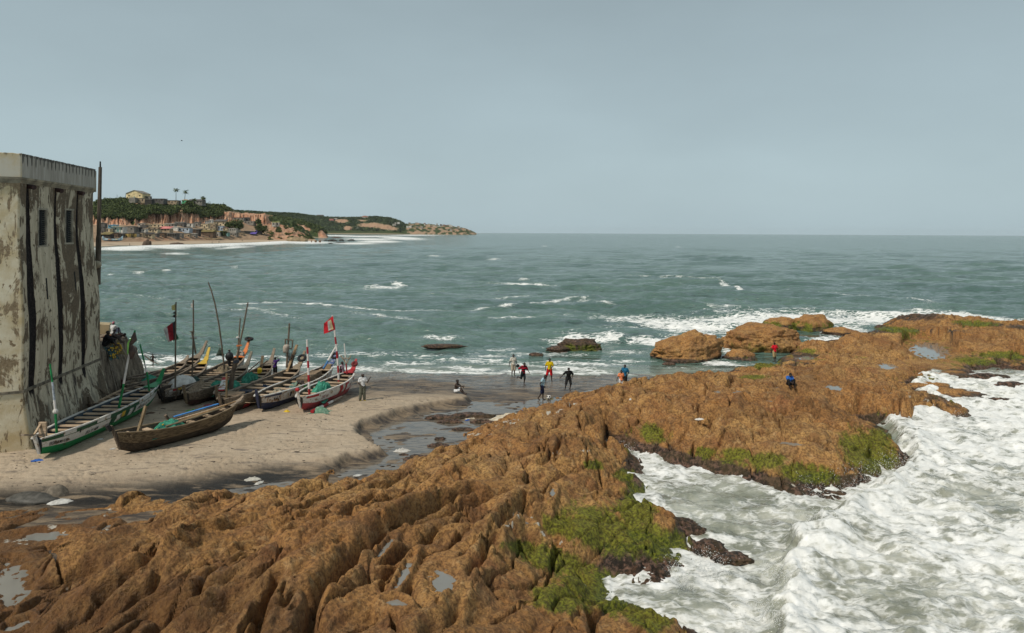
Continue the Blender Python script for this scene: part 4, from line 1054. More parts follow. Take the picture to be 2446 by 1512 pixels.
# ------------------------------------------------------------------ houses
dark_open = flat((0.018, 0.017, 0.016), .9, .1, 2, 'dark_opening')
WC = dict(grey=(.17, .155, .135), dgrey=(.085, .08, .072), cream=(.50, .40, .25), white=(.66, .63, .57), tan=(.30, .225, .15), brown=(.13, .085, .055), yellow=(.62, .42, .13), teal=(.20, .36, .32), blue=(.16, .38, .50), olive=(.20, .155, .06), dark=(.05, .043, .037), pink=(.62, .22, .20), green=(.10, .46, .22), pblue=(.42, .48, .54), lemon=(.62, .60, .22), lgrey=(.33, .31, .28), rust=(.26, .13, .09), violet=(.13, .09, .36))
WC.update(grey=(.24, .22, .19), dgrey=(.12, .11, .10), tan=(.38, .29, .19), lgrey=(.42, .39, .34), cream=(.60, .48, .31))
WC['butter'] = (.78, .62, .34)
def wm(k): return flat(WC[k], .85, .16, .35, 'wall_' + k)
def house(us0, us1, vb, vt, D, wallc, roofc, label, roof='flat', nwin=2, ndoor=1, depth=None, group=None, wincol=None, gable_side=False, pillars=0, name='house'):
    k = D / (F * S)
    w = (us1 - us0) * k; h = (vb - vt) * k; dp = depth or max(4.0, min(9.0, w * .7))
    p = sat((us0 + us1) / 2, vb, D)
    t = empty(name, p, (0, 0, rs.uniform(-.06, .06)), label, 'house', group)
    mb = MB()
    mb.box((0, dp / 2, h / 2 - 1.0), (w, dp, h + 2.0))
    mb.build('wall', wm(wallc), t)
    rb = MB(); ov = .35
    if roof == 'flat':
        rb.add([(-w / 2 - ov, -ov, h + .02), (w / 2 + ov, -ov, h + .02), (w / 2 + ov, dp + ov, h + .32), (-w / 2 - ov, dp + ov, h + .32), (-w / 2 - ov, -ov, h + .2), (w / 2 + ov, -ov, h + .2), (w / 2 + ov, dp + ov, h + .5), (-w / 2 - ov, dp + ov, h + .5)],
               [(0, 3, 2, 1), (4, 5, 6, 7), (0, 1, 5, 4), (1, 2, 6, 5), (2, 3, 7, 6), (3, 0, 4, 7)])
    elif roof == 'lean':
        z0, z1 = h + .02, h + .9 + dp * .12
        rb.add([(-w / 2 - ov, -.8, z0 - .25), (w / 2 + ov, -.8, z0 - .25), (w / 2 + ov, dp + ov, z1), (-w / 2 - ov, dp + ov, z1), (-w / 2 - ov, -.8, z0 - .12), (w / 2 + ov, -.8, z0 - .12), (w / 2 + ov, dp + ov, z1 + .14), (-w / 2 - ov, dp + ov, z1 + .14)],
               [(0, 3, 2, 1), (4, 5, 6, 7), (0, 1, 5, 4), (1, 2, 6, 5), (2, 3, 7, 6), (3, 0, 4, 7)])
    elif roof == 'gable':       # gable end towards the viewer
        g = w * .2
        rb.add([(-w / 2 - .5, -.6, h - .1), (w / 2 + .5, -.6, h - .1), (0, -.6, h + g), (-w / 2 - .5, dp + .5, h - .1), (w / 2 + .5, dp + .5, h - .1), (0, dp + .5, h + g), (-w / 2 - .5, -.6, h + .15), (w / 2 + .5, -.6, h + .15), (0, -.6, h + g + .28), (-w / 2 - .5, dp + .5, h + .15), (w / 2 + .5, dp + .5, h + .15), (0, dp + .5, h + g + .28)],
               [(0, 2, 8, 6), (2, 1, 7, 8), (3, 9, 11, 5), (5, 11, 10, 4), (0, 3, 5, 2), (2, 5, 4, 1), (6, 8, 11, 9), (8, 7, 10, 11), (0, 6, 9, 3), (1, 4, 10, 7)])
        gm = MB(); gm.add([(-w / 2, .02, h - .02), (w / 2, .02, h - .02), (0, .02, h + g - .12), (-w / 2, .3, h - .02), (w / 2, .3, h - .02), (0, .3, h + g - .12)], [(0, 1, 2), (3, 5, 4), (0, 3, 4, 1), (1, 4, 5, 2), (2, 5, 3, 0)])
        gm.build('gable', wm(wallc), t)
    elif roof == 'hip':
        g = w * .2
        rb.add([(-w / 2 - .5, -.5, h), (w / 2 + .5, -.5, h), (w / 2 + .5, dp + .5, h), (-w / 2 - .5, dp + .5, h), (-w * .15, dp / 2, h + g), (w * .15, dp / 2, h + g)], [(0, 3, 2, 1), (0, 1, 5, 4), (1, 2, 5), (2, 3, 4, 5), (3, 0, 4)])
    elif roof == 'ridge':       # ridge along the front
        g = dp * .22
        rb.add([(-w / 2 - .4, -.6, h), (w / 2 + .4, -.6, h), (w / 2 + .4, dp + .6, h), (-w / 2 - .4, dp + .6, h), (-w / 2 - .4, dp / 2, h + g), (w / 2 + .4, dp / 2, h + g)], [(0, 3, 2, 1), (0, 1, 5, 4), (2, 3, 4, 5), (1, 2, 5), (3, 0, 4)])
    if roof != 'none': rb.build('roof', wm(roofc), t)
    n = nwin + ndoor
    for i in range(n):
        x = -w / 2 + w * (i + .5) / n + rs.uniform(-.06, .06) * w / max(n, 1)
        if i == n // 2 and ndoor or (ndoor > 1 and i % 2):
            dd = MB().box((x, -.02, min(1.0, h * .4)), (min(1.1, w / n * .5), .10, min(2.0, h * .8))).build('door', flat(WC[wincol] if wincol else (.06, .05, .04), .8, .15, 1, 'door_paint'), t)
        else:
            ww, wh = min(1.3, w / n * .55), min(1.2, h * .42)
            wo = MB().box((x, -.02, h * .56), (ww, .08, wh)).build('window', dark_open, t)
            MB().box((x, -.05, h * .56 - wh / 2 - .06), (ww + .25, .14, .10)).build('sill', wm('lgrey'), wo)
    for i in range(pillars):
        x = -w / 2 + w * (i + .5) / pillars
        MB().box((x, -1.2, h / 2 - .5), (.28, .28, h + 1.0 - .02)).build('pillar', wm(wincol or 'lgrey'), t)
    if pillars:
        MB().box((0, -.75, h - .12), (w + .3, 1.3, .22)).build('porch_beam', wm(wincol or roofc), t)
    return t
def r2(x, y): return 400 + .1635 * x, 860 + .1635 * y
def H2(x0, x1, yb, yt, off, wc, rc, label, **k):
    u0, vb = r2(x0, yb); u1, vt = r2(x1, yt)
    D = float(Dw_of(np.array([(u0 + u1) / 2]))[0]) + off
    return house(u0, u1, vb, vt, D, wc, rc, label, **k)
def H3(x0, x1, yb, yt, off, wc, rc, label, **k):
    u0, vb = 780 + .2208 * x0, 850 + .2208 * yb; u1, vt = 780 + .2208 * x1, 850 + .2208 * yt
    D = float(Dw_of(np.array([(u0 + u1) / 2]))[0]) + off
    return house(u0, u1, vb, vt, D, wc, rc, label, **k)
# front row above the beach, left to right
H2(10, 250, 575, 470, 44, 'dark', 'olive', 'dark open shed with an olive roof behind the beached blue canoe', roof='lean', nwin=1, ndoor=2)
H2(256, 440, 560, 440, 46, 'brown', 'dgrey', 'dark brown shed next to the olive-roofed one in the front row', nwin=1)
H2(450, 560, 560, 460, 46, 'dgrey', 'dgrey', 'low dark grey hut left of the yellow shelter', nwin=1)
H2(565, 690, 560, 455, 45, 'yellow', 'dgrey', 'yellow shelter with a dark open front in the front row', nwin=0, ndoor=2)
H2(700, 792, 550, 450, 46, 'olive', 'dgrey', 'olive-walled hut between the yellow shelter and the yellow house', nwin=1, ndoor=0)
H2(796, 852, 552, 455, 45, 'yellow', 'dgrey', 'narrow bright yellow house front above the red bank', nwin=0, ndoor=0)
H2(855, 900, 550, 455, 45.5, 'lgrey', 'dgrey', 'slim pale hut with a green door right of the narrow yellow house', nwin=0, ndoor=1, wincol='green')
H2(905, 1040, 550, 430, 46, 'tan', 'dgrey', 'tan rendered house with one window in the front row', nwin=2, ndoor=0)
H2(1045, 1262, 550, 470, 44, 'cream', 'dark', 'low cream house under a long dark lean-to roof', roof='lean', nwin=2)
H2(1266, 1398, 552, 460, 45, 'dgrey', 'dgrey', 'plain dark grey shed right of the low cream house', nwin=0)
H2(1402, 1575, 552, 440, 46, 'brown', 'dgrey', 'rust-brown shed in the middle of the front row', nwin=1)
H2(1590, 1860, 595, 450, 44, 'dgrey', 'dgrey', 'dark pillared veranda house above the sand', nwin=2, ndoor=1, pillars=5, wincol='grey')
H2(1864, 2002, 600, 455, 44, 'grey', 'dgrey', 'grey block house right of the pillared veranda', nwin=2)
H2(2012, 2188, 570, 450, 45, 'tan', 'grey', 'tan house with a pink-edged roof in the front row', nwin=2)
H2(2194, 2345, 600, 460, 44, 'grey', 'lgrey', 'grey house with a raised terrace at the right of the front row', nwin=2)
H2(2350, 2420, 580, 360, 47, 'dark', 'dark', 'tall narrow dark house closing the front row block', nwin=1)
# middle rows
H2(-40, 112, 440, 200, 70, 'dgrey', 'dgrey', 'tall dark grey two-storey house beside the fort pole', nwin=3)
H2(120, 245, 405, 335, 66, 'cream', 'lgrey', 'small cream hut with a pale roof next to the tall grey house', nwin=0)
H2(262, 550, 405, 290, 64, 'white', 'tan', 'white veranda house with teal posts in the middle row', nwin=3, ndoor=1, pillars=6, wincol='teal')
H2(590, 828, 405, 285, 66, 'grey', 'dgrey', 'grey house with two large windows right of the white veranda house', nwin=2, ndoor=0)
H2(832, 975, 400, 300, 65, 'dark', 'dgrey', 'dark open veranda house joined to the grey two-window house', nwin=2, pillars=3)
H2(1000, 1118, 405, 345, 60, 'white', 'tan', 'low whitewashed hut in the middle row', nwin=1, ndoor=0)
H2(1124, 1400, 410, 352, 58, 'cream', 'dark', 'long low cream hut under a dark roof line', nwin=3)
H2(1140, 1412, 350, 305, 76, 'tan', 'tan', 'long tan hut one row behind the low cream one', nwin=2, ndoor=0)
H2(1416, 1700, 390, 330, 64, 'tan', 'pink', 'long hut with a faded pink roof in the middle row', nwin=3, roof='lean')
H2(1712, 1900, 345, 300, 76, 'white', 'white', 'bright white flat hut in the middle of the village', nwin=0, ndoor=0)
H2(1905, 2180, 395, 318, 66, 'pblue', 'grey', 'pale blue-grey sheet-metal hut in the village middle', nwin=2)
H2(2200, 2420, 405, 350, 62, 'brown', 'grey', 'brown low hut before the tall narrow dark house', nwin=2)
# back row under the cliff
H2(195, 392, 315, 250, 92, 'blue', 'blue', 'bright blue shack under the cliff behind the white veranda house', nwin=1)
H2(920, 1090, 262, 210, 104, 'lgrey', 'grey', 'small pale grey hut close under the cliff', nwin=1)
H2(980, 1132, 330, 255, 88, 'dgrey', 'dgrey', 'dark flat-roofed block below the small pale grey hut', nwin=0, ndoor=0)
H2(1104, 1200, 292, 235, 96, 'cream', 'tan', 'cream gabled cottage at the cliff foot', roof='gable', nwin=1)
H2(1212, 1572, 292, 230, 94, 'cream', 'cream', 'long cream house with a pale roof edge at the cliff foot', nwin=3)
H2(1582, 1815, 295, 210, 95, 'grey', 'lgrey', 'grey shed with white panels under the cliff', nwin=2)
H2(1822, 2048, 275, 180, 100, 'dgrey', 'lgrey', 'wide dark grey block house with a pale concrete roof', nwin=1)
H2(2052, 2262, 265, 212, 97, 'white', 'grey', 'low white house with a grey upper edge under the cliff', nwin=1)
H2(2290, 2440, 275, 175, 100, 'grey', 'dgrey', 'grey house with dark doorway at the right end of the cliff foot', nwin=2)
# right-hand half of the village
H3(106, 236, 282, 205, 78, 'cream', 'dgrey', 'cream cube house with a dark roof left of the white long house', nwin=2)
H3(244, 368, 290, 198, 76, 'tan', 'cream', 'tan house with a cream parapet before the white long house', nwin=2)
H3(178, 252, 195, 155, 96, 'white', 'dgrey', 'small white broken wall house up against the cliff', nwin=2, ndoor=0)
H3(252, 306, 192, 135, 98, 'white', 'white', 'bright white cube house at the cliff end', nwin=1, ndoor=0)
H3(332, 540, 240, 158, 92, 'cream', 'dgrey', 'long cream-white house with a grey roof beside the big tree', nwin=3, roof='lean')
H3(412, 506, 312, 245, 66, 'pblue', 'grey', 'grey-white shed left of the ruined arches', nwin=1)
H3(512, 580, 348, 285, 58, 'cream', 'rust', 'pale gabled house end beside the ruined arches', roof='gable', nwin=1)
H3(584, 742, 348, 285, 58, 'lgrey', 'lgrey', 'ruined whitewashed arcade with dark arches', roof='none', nwin=4, ndoor=0)
H3(746, 800, 345, 280, 58, 'lgrey', 'grey', 'small pale house with one dark window right of the arcade', nwin=1, ndoor=0)
H3(72, 322, 448, 350, 46, 'brown', 'olive', 'big brown barn with an olive ridge roof above the red bank', roof='ridge', nwin=1)
H3(20, 320, 318, 290, 62, 'cream', 'tan', 'long low tan hut behind the brown barn', nwin=4, ndoor=0)
H3(326, 440, 425, 345, 47, 'lgrey', 'yellow', 'pale house with a cream-yellow roof beside the brown barn', nwin=1)
H3(444, 592, 425, 362, 48, 'teal', 'dgrey', 'teal-walled shack in the front row right half', nwin=1)
H3(602, 750, 432, 362, 46, 'grey', 'tan', 'roofless stone ruin above the boulders', roof='none', nwin=3)
H3(756, 872, 430, 378, 46, 'tan', 'tan', 'small tan stone hut right of the roofless ruin', nwin=2)
H3(642, 880, 140, 92, 118, 'grey', 'rust', 'long grey house with a rust roof edge on the hill terrace', nwin=3)
H3(884, 972, 148, 92, 117, 'dgrey', 'dgrey', 'dark block at the right end of the hill terrace', nwin=1)
H3(880, 1060, 200, 155, 104, 'grey', 'grey', 'grey walls below the hill terrace block', roof='none', nwin=2)
t = H3(1000, 1100, 415, 385, 46, 'dgrey', 'violet', 'low shelter with a violet tarpaulin roof by the beach', roof='lean', nwin=1, ndoor=0)
t = H3(1085, 1190, 380, 345, 52, 'dgrey', 'violet', 'upper shelter with a bright violet awning near the dense tree', roof='lean', nwin=1, ndoor=0)
H3(890, 1080, 372, 340, 56, 'grey', 'grey', 'row of grey tin-roofed stalls left of the violet awning', nwin=3, ndoor=0)
H3(1392, 1460, 222, 178, 60, 'lgrey', 'lemon', 'lime-roofed open kiosk on the promontory, left half', nwin=0, ndoor=1, depth=3)
H3(1466, 1520, 222, 175, 60, 'lgrey', 'lemon', 'lime-roofed open kiosk on the promontory, right half', nwin=0, ndoor=1, depth=3)
# hilltop
def HT(x0, x1, yb, yt, off, wc, rc, label, **k):
    u0, vb = 380 + .327 * x0, 700 + .327 * yb; u1, vt = 380 + .327 * x1, 700 + .327 * yt
    D = float(Dw_of(np.array([(u0 + u1) / 2]))[0]) + off
    return house(u0, u1, vb, vt, D, wc, rc, label, **k)
HT(382, 578, 285, 226, 186, 'butter', 'grey', 'large cream-yellow gabled house standing alone on the hilltop', roof='gable', nwin=2, ndoor=1, depth=17, wincol='teal')
HT(412, 492, 318, 275, 174, 'grey', 'grey', 'bare grey block wall below the cream gabled house', roof='none', nwin=0, ndoor=0)
HT(494, 606, 318, 285, 172, 'tan', 'grey', 'low tan wall house under the right corner of the cream gabled house', nwin=1)
HT(610, 692, 348, 300, 160, 'dark', 'grey', 'dark timber shack hanging on the slope below the hilltop', nwin=1)
HT(606, 672, 282, 262, 178, 'grey', 'grey', 'flat grey roof house touching the cream gabled house', nwin=1, ndoor=0)
HT(700, 838, 330, 290, 168, 'dgrey', 'grey', 'grey hut row left of the tallest palm', nwin=3)
HT(848, 1000, 345, 310, 166, 'tan', 'dgrey', 'long tan hut under the tallest palm', nwin=3)
HT(1002, 1026, 358, 322, 160, 'dark', 'dark', 'tiny dark hut at the lip of the slope under the palms', nwin=0)
HT(1062, 1132, 345, 308, 172, 'green', 'tan', 'mint-green house with a pale hipped roof on the hilltop', roof='hip', nwin=1)
HT(1136, 1310, 352, 315, 174, 'grey', 'dgrey', 'long grey-brown house right of the mint-green one', roof='ridge', nwin=4)
HT(1540, 1622, 428, 400, 170, 'dark', 'dgrey', 'last dark hut at the right end of the hilltop', nwin=1)
# far town along the point
def HF(x0, x1, yb, yt, D, wc, rc, label, **k):
    return house(1100 + .3516 * x0, 1100 + .3516 * x1, 780 + .3516 * yb, 780 + .3516 * yt, D, wc, rc, label, **k)
HF(615, 662, 292, 272, 2930, 'pink', 'pink', 'bright pink house on the distant green hill', depth=12)
HF(668, 705, 285, 262, 2960, 'lgrey', 'grey', 'grey house just right of the distant pink one', depth=12)
HF(783, 838, 270, 256, 3000, 'cream', 'cream', 'small cream house on the distant skyline', depth=12)
HF(712, 770, 268, 258, 3020, 'grey', 'dgrey', 'low grey house on the distant skyline left of the cream one', depth=12)
HF(974, 1062, 278, 252, 2990, 'white', 'rust', 'two-storey white villa with a red hipped roof on the distant hill', roof='hip', nwin=4, depth=20)
HF(1108, 1222, 302, 278, 2960, 'cream', 'cream', 'long pale unfinished house on the distant hill', nwin=6, ndoor=0, depth=16, roof='flat')
HF(1095, 1150, 362, 345, 2890, 'tan', 'rust', 'house with an orange pyramid roof low on the distant hill', roof='hip', depth=14)
HF(1150, 1195, 364, 348, 2895, 'lgrey', 'lgrey', 'pale house joined to the orange pyramid roof', depth=12)
HF(762, 822, 360, 342, 2880, 'grey', 'lgrey', 'grey square house alone on the lower distant slope', nwin=3, depth=14)
HF(915, 970, 300, 290, 2960, 'lgrey', 'lgrey', 'low pale house left of the distant white villa', depth=12)
HF(470, 545, 248, 232, 3040, 'dgrey', 'dgrey', 'dark pitched roof breaking the distant skyline', roof='ridge', nwin=0, depth=14)
HF(1795, 1885, 372, 352, 2940, 'white', 'white', 'long white building above the rocks of the far point', nwin=3, depth=14)
HF(1715, 1770, 386, 368, 2900, 'yellow', 'tan', 'yellow house above the rocks of the far point', depth=12)
HF(1915, 1945, 352, 340, 2990, 'rust', 'rust', 'small rust-red house behind the long white building', depth=12)
HF(1495, 1550, 376, 352, 2900, 'white', 'tan', 'white house at the left end of the far town', depth=12)
for i in range(46):
    x = rs.uniform(1480, 2180) if i < 36 else rs.uniform(860, 1420); t_ = rs.uniform(.15, .95) if i < 36 else rs.uniform(.1, .4)
    u_ = 1100 + .3516 * x; Dq = 2800 + 250 * t_
    zc = zv(np.interp(u_, [1600, 1618, 1662, 1712, 1760, 1804, 1856, 1880], [886, 896, 893, 898, 902, 904, 913, 920]) if i < 36 else 872, u_, 3050)
    z_ = -1.5 + (zc + 1.5) * math.sin(t_ * math.pi / 2) ** .8
    k = Dq / (F * S); vb = vh_s(u_) - (z_ - CZ) / k; w_ = rs.uniform(4, 9)
    wc_ = str(rs.choice(['tan', 'grey', 'lgrey', 'cream', 'brown', 'white', 'rust'])); wk = {'lgrey': 'pale grey', 'rust': 'rust-red'}.get(wc_, wc_)
    house(u_ - w_ / 2, u_ + w_ / 2, vb + .5, vb - rs.uniform(3.0, 6.5), Dq, wc_, rs.choice(['grey', 'tan', 'rust', 'lgrey', 'dgrey']), 'tiny %s house in the crowded town along the far point' % wk if i < 36 else 'tiny %s house low on the distant green slope' % wk, group='tiny houses of the far town', nwin=1, depth=10, ndoor=0)

# beached canoe, rocks and bathers across the bay
def dist_rock(us_, vs_, D, w, h, label, mat=None, seed=0):
    p = sat(us_, vs_, D)
    o = boulder('rock', us_ / S, vs_ / S, w, w * .7, h, label, 0.0, seed=seed, algae=.1, sub=4, tidez=-1, mat=mat or rock_mat)
    o.location = p
    return o
dist_rock(587, 984, 500, 6.0, 4.6, 'stumpy brown rock on the wet sand of the far beach', seed=61)
dist_rock(707, 983, 520, 12, 2.6, 'long low brown rock in the surf of the far beach', seed=62)
dist_rock(1188, 966, 690, 22, 5, 'pale flat rock at the foot of the promontory', seed=63, mat=flat((.30, .22, .13), .9, .2, .3, 'pale_rock'))
drk = flat((.045, .04, .034), .8, .2, .4, 'black_rock')
for (x, y, w, h, lb) in ((580, 522, 20, 4, 'black rock awash left of the dark reef off the promontory'), (655, 528, 44, 6.5, 'long black reef rock off the promontory'), (755, 522, 24, 6, 'black reef rock in the middle of the white water'), (870, 520, 34, 5, 'flat black reef rock at the right of the group'), (750, 546, 50, 3, 'low black ledge in front of the reef'), (630, 556, 18, 2.5, 'small black rock nearest the viewer off the reef'), (700, 490, 70, 6, 'pale brown skerry behind the black reef')):
    us_, vs_ = 1100 + .3516 * x, 780 + .3516 * y
    o = dist_rock(us_, vs_, CZ * F * S / (vs_ - vh_s(us_)), w * .25 * 1.0, h * .35, lb, drk if 'pale' not in lb else None, seed=int(x))
postm = flat((.20, .12, .07), .9, .2, 1, 'old_timber')
for x, lb in ((415, 'slim old timber pile in the sea off the promontory'), (463, 'broad old timber pile in the sea, middle of three'), (511, 'broad old timber pile in the sea, nearest the reef')):
    us_, vs_ = 1100 + .3516 * x, 780 + .3516 * 545
    D = CZ * F * S / (vs_ - vh_s(us_)); p = sat(us_, vs_, D)
    t = MB().tube([(p.x, p.y, -1), (p.x, p.y, 2.6)], [.5 if x == 415 else 1.1] * 2, 9).build('timber_pile', postm); tag(t, lb, 'pile')
t = empty('beached_canoe', sat(450, 965, 505), (0, 0, 0), 'blue and white painted canoe lying on the far beach', 'boat')
rings = []
for i in range(13):
    s_ = i / 12; b_ = 1.1 * math.sin(math.pi * (.06 + .88 * s_)) ** .7; zk = .9 * abs(2 * s_ - 1) ** 4; zt = 1.9 + 2.2 * abs(2 * s_ - 1) ** 5
    rings.append([((s_ - .5) * 15, math.cos(a_) * b_ * (1 if a_ else 1), zk + (zt - zk) * (1 - math.sin(a_))) for a_ in np.linspace(0, math.pi, 7)])
MB().loft(rings, close=False, cap=False).build('hull', flat((.38, .50, .56), .6, .3, .6, 'canoe_blue'), t)
MB().loft([[(x, y, min(z, .75) - .02) for (x, y, z) in [(p[0], p[1] * 1.02, p[2]) for p in r]] for r in rings], close=False, cap=False).build('bottom', flat((.06, .06, .06), .6, .1, 1, 'canoe_black'), t)
MB().box((-1.6, -1.12, 1.4), (2.2, .05, .5)).build('painted_panel', flat((.5, .2, .07), .7, .1, 1, 'orange_paint'), t)
MB().box((3.4, -1.05, 1.45), (1.8, .05, .55)).build('painted_panel', flat((.7, .6, .4), .7, .1, 1, 'cream_paint'), t)
t = empty('beached_canoe', sat(850, 958, 648), (0, 0, 0), 'long pale empty canoe on the far beach below the ruin', 'boat')
MB().loft([[(x * 1.0, y * .8, z * .7) for (x, y, z) in r] for r in rings], close=False, cap=False).build('hull', flat((.36, .28, .18), .7, .2, .6, 'canoe_tan'), t)
for (us_, vb, h, lb) in ((849, 970, 1.7, 'person standing at the water edge of the far beach, left of the two'), (876, 972, 1.7, 'person standing at the water edge of the far beach, right of the two'), (969, 962, 1.7, 'person in dark clothes higher up the far beach'), (1078, 968, 1.6, 'person wading near the right end of the far beach'), (519, 969, 1.5, 'person beside the blue beached canoe')):
    Dq = float(Dw_of(np.array([float(us_)]))[0]) + (vb < 968) * 14 + 1; z_ = max(.05, hz(us_, Dq))
    mb = MB(); mb.tube([(-.1, 0, 0), (-.1, 0, .8)], [.07, .1], 6); mb.tube([(.1, 0, 0), (.1, .1, .8)], [.07, .1], 6); mb.tube([(0, .05, .75), (0, .05, 1.15), (0, .05, 1.42)], [.17, .2, .12], 8); mb.sphere((0, .03, 1.6), (.1, .12, .14), 8, 6); mb.tube([(-.2, 0, 1.38), (-.28, -.05, .8)], [.06, .04], 5); mb.tube([(.2, 0, 1.38), (.28, -.05, .8)], [.06, .04], 5)
    o = mb.build('person', flat((.05, .038, .032), .8, .2, 3, 'dark_figure'), None, True); o.location = ((us_ / S - U0) / F * Dq, Dq, z_); o.scale = (h / 1.74,) * 3
    tag(o, lb, 'person')
for (x, yb, yt, lb) in ((270, 278, 240, 'thin pole left of the cream gabled house'), (186, 300, 272, 'short pole on the bushy hill left of the house'), (372, 276, 232, 'pole touching the left wall of the cream gabled house'), (1396, 378, 312, 'thin mast right of the palms, first of three'), (1410, 378, 322, 'thin mast right of the palms, second of three'), (1572, 402, 332, 'lamp pole at the right end of the hilltop')):
    us_ = 380 + .327 * x; Dq = float(Dw_of(np.array([us_]))[0]) + 186; p0 = sat(us_, 700 + .327 * yb + 2, Dq); p1 = sat(us_, 700 + .327 * yt, Dq)
    tag(MB().tube([p0, p1], .16, 6).build('pole', bark_mat), lb, 'pole')

# ================================================================== FORT TOWER
P0 = Vector((-23.80, 33.0)); P1 = Vector((-25.35, 41.3)); PL = P0 + Vector((-0.85, -0.5)).normalized() * 6.5
dr = (P1 - P0).normalized(); nr = Vector((dr.y, -dr.x)); df = (PL - P0).normalized(); nf = Vector((-df.y, df.x))
if nf.dot(Vector((0, -1))) < 0: nf = -nf
if nr.dot(Vector((1, 0))) < 0: nr = -nr
mit = (nr + nf) / (1 + nr.dot(nf))
def prof(z):          # outward batter of the wall at height z
    return float(np.interp(z, [0, 3.75, 3.8, 5.6, 7.4, 8.6, 9.8, 11.0, 12, 16], [.66, .40, .40, .42, .40, .30, .14, .03, 0, 0]))
tower = empty('fort_tower', (P0.x, P0.y, 0), (0, 0, 0), 'weathered fort tower with black drain stains and two shuttered windows', 'tower')
def wall_pt(s, z, extra=0.0):
    """s>=0 along the right face, s<0 along the front face"""
    o_ = prof(z) + extra
    k = max(0.0, 1 - abs(s) / 1.2) if False else 0
    if s >= 0: b_ = P0 + dr * s + nr * o_
    else: b_ = P0 - df * s * -1 * -1 + nf * o_
    if abs(s) < 1e-6: b_ = P0 + mit * o_
    return Vector((b_.x - P0.x, b_.y - P0.y, z))
def wall_pt(s, z, extra=0.0):
    o_ = prof(z) + extra
    Lr = (P1 - P0).length; of = prof(z) * .22 + extra
    det = nr.x * nf.y - nr.y * nf.x
    o_far = o_ + float(np.interp(z, [0, 3.75], [.75, 0]))
    o_ = float(np.interp(z, [0, 3.75, 3.8, 7.4, 9, 11], [.66, .19, .20, .22, .13, .0])) + extra
    cor = P0 + Vector(((o_ * nf.y - of * nr.y) / det, (of * nr.x - o_ * nf.x) / det))
    if s >= 0:
        a = cor; b_ = P1 + nr * o_far; q = a + (b_ - a) * (s / Lr)
    else:
        Lf = (PL - P0).length; a = cor; b_ = PL + nf * of; q = a + (b_ - a) * (-s / Lf)
    return Vector((q.x - P0.x, q.y - P0.y, z))
Lr = (P1 - P0).length; Lf = (PL - P0).length
def tower_mat():
    m = NT('peeling_plaster', 0.92, 0.15)
    c = m.co()
    st, dkk, fr, wn_ = m.attr('stain'), m.attr('grime'), m.attr('front'), m.attr('pale')
    a = m.noise(m.co(scale=(1, 1, 0.5)), 0.85, 10, 0.70, 0.9)
    b = m.noise(m.co(scale=(1.5, 1.5, 0.22)), 3.2, 6, 0.65)
    f = m.noise(c, 9, 5, 0.6)
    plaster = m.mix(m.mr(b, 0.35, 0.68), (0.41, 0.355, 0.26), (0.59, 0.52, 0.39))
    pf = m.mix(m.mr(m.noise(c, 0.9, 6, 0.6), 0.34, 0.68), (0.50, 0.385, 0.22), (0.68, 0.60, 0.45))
    plaster = m.mix(fr, plaster, pf)  # front plaster yellower, with some of the sun's warmth put into its colour
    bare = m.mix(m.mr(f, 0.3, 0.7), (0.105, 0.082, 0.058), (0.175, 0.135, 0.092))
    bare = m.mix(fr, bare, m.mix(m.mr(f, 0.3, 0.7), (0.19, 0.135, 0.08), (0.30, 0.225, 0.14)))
    thr = m.ma('ADD', m.ma('MULTIPLY', m.ma('SUBTRACT', 1.0, wn_), 0.14), 0.455)
    w = m.mr(m.ma('ADD', a, m.ma('MULTIPLY', m.ma('SUBTRACT', b, .5), .42)), m.ma('SUBTRACT', 1.0, thr), m.ma('ADD', m.ma('SUBTRACT', 1.0, thr), 0.045))
    fl = m.mr(m.noise(m.co(scale=(2.4, 2.4, 1.0)), 2.2, 5, .6), .635, .665)
    fl2 = m.mr(m.noise(c, 2.6, 3, .5), .68, .70)
    w = m.ma('MAXIMUM', w, m.ma('MAXIMUM', fl, fl2))
    k = m.mix(w, plaster, bare)
    g2 = m.mr(m.ma('ADD', dkk, m.ma('MULTIPLY', m.ma('SUBTRACT', m.noise(m.co(scale=(2, 2, .3)), 1.6, 6, .65), .5), 1.6)), .45, .8)
    k = m.mix(m.ma('MULTIPLY', g2, .85), k, (0.055, 0.048, 0.042))
    sm = m.mr(m.ma('ADD', st, m.ma('MULTIPLY', m.ma('SUBTRACT', m.noise(m.co(scale=(4, 4, 1)), 1.6, 5, .6), .5), .55)), .40, .58)
    k = m.mix(sm, k, m.mix(m.mr(f, .4, .8), (0.012, 0.010, 0.010), (0.045, 0.036, 0.034)))
    return m.done(k, 0.92, m.bump(m.ma('ADD', m.ma('MULTIPLY', w, -1.0), m.ma('MULTIPLY', f, .5)), 0.55, 0.04))
tmat = tower_mat()
wins = [(2.22, 10.75, 12.65, .86), (5.22, 10.85, 12.72, .86)]      # s centre, z0, z1, width on the right face
spouts = [.85, 3.72, 6.35]
ss = np.concatenate([np.linspace(-Lf, 0, 60), np.linspace(0, Lr, 150)[1:]]); zz = np.concatenate([np.linspace(0.2, 3.78, 40), np.linspace(3.80, 13.95, 150)])
def stain_of(s, z):
    r = 0
    for k, s0 in enumerate(spouts):
        w_ = np.interp(z, [3.7, 8, 10.5, 13.2, 13.9], [.26, .34, .24, .14, .09]) * (1.15 if k == 0 else .9)
        cx = s0 + .05 * np.sin(z * 1.3 + k)
        r = np.maximum(r, np.exp(-((s - cx) / w_) ** 4) * (z < 13.9) * sst(2.6 - k * .3, 4.2, z))
    return r
Sg, Zg = np.meshgrid(ss, zz)
pts = np.array([[tuple(wall_pt(s, z, (-0.10 * float(stain_of(s, z)) if s > .02 else 0))) for s in ss] for z in zz])
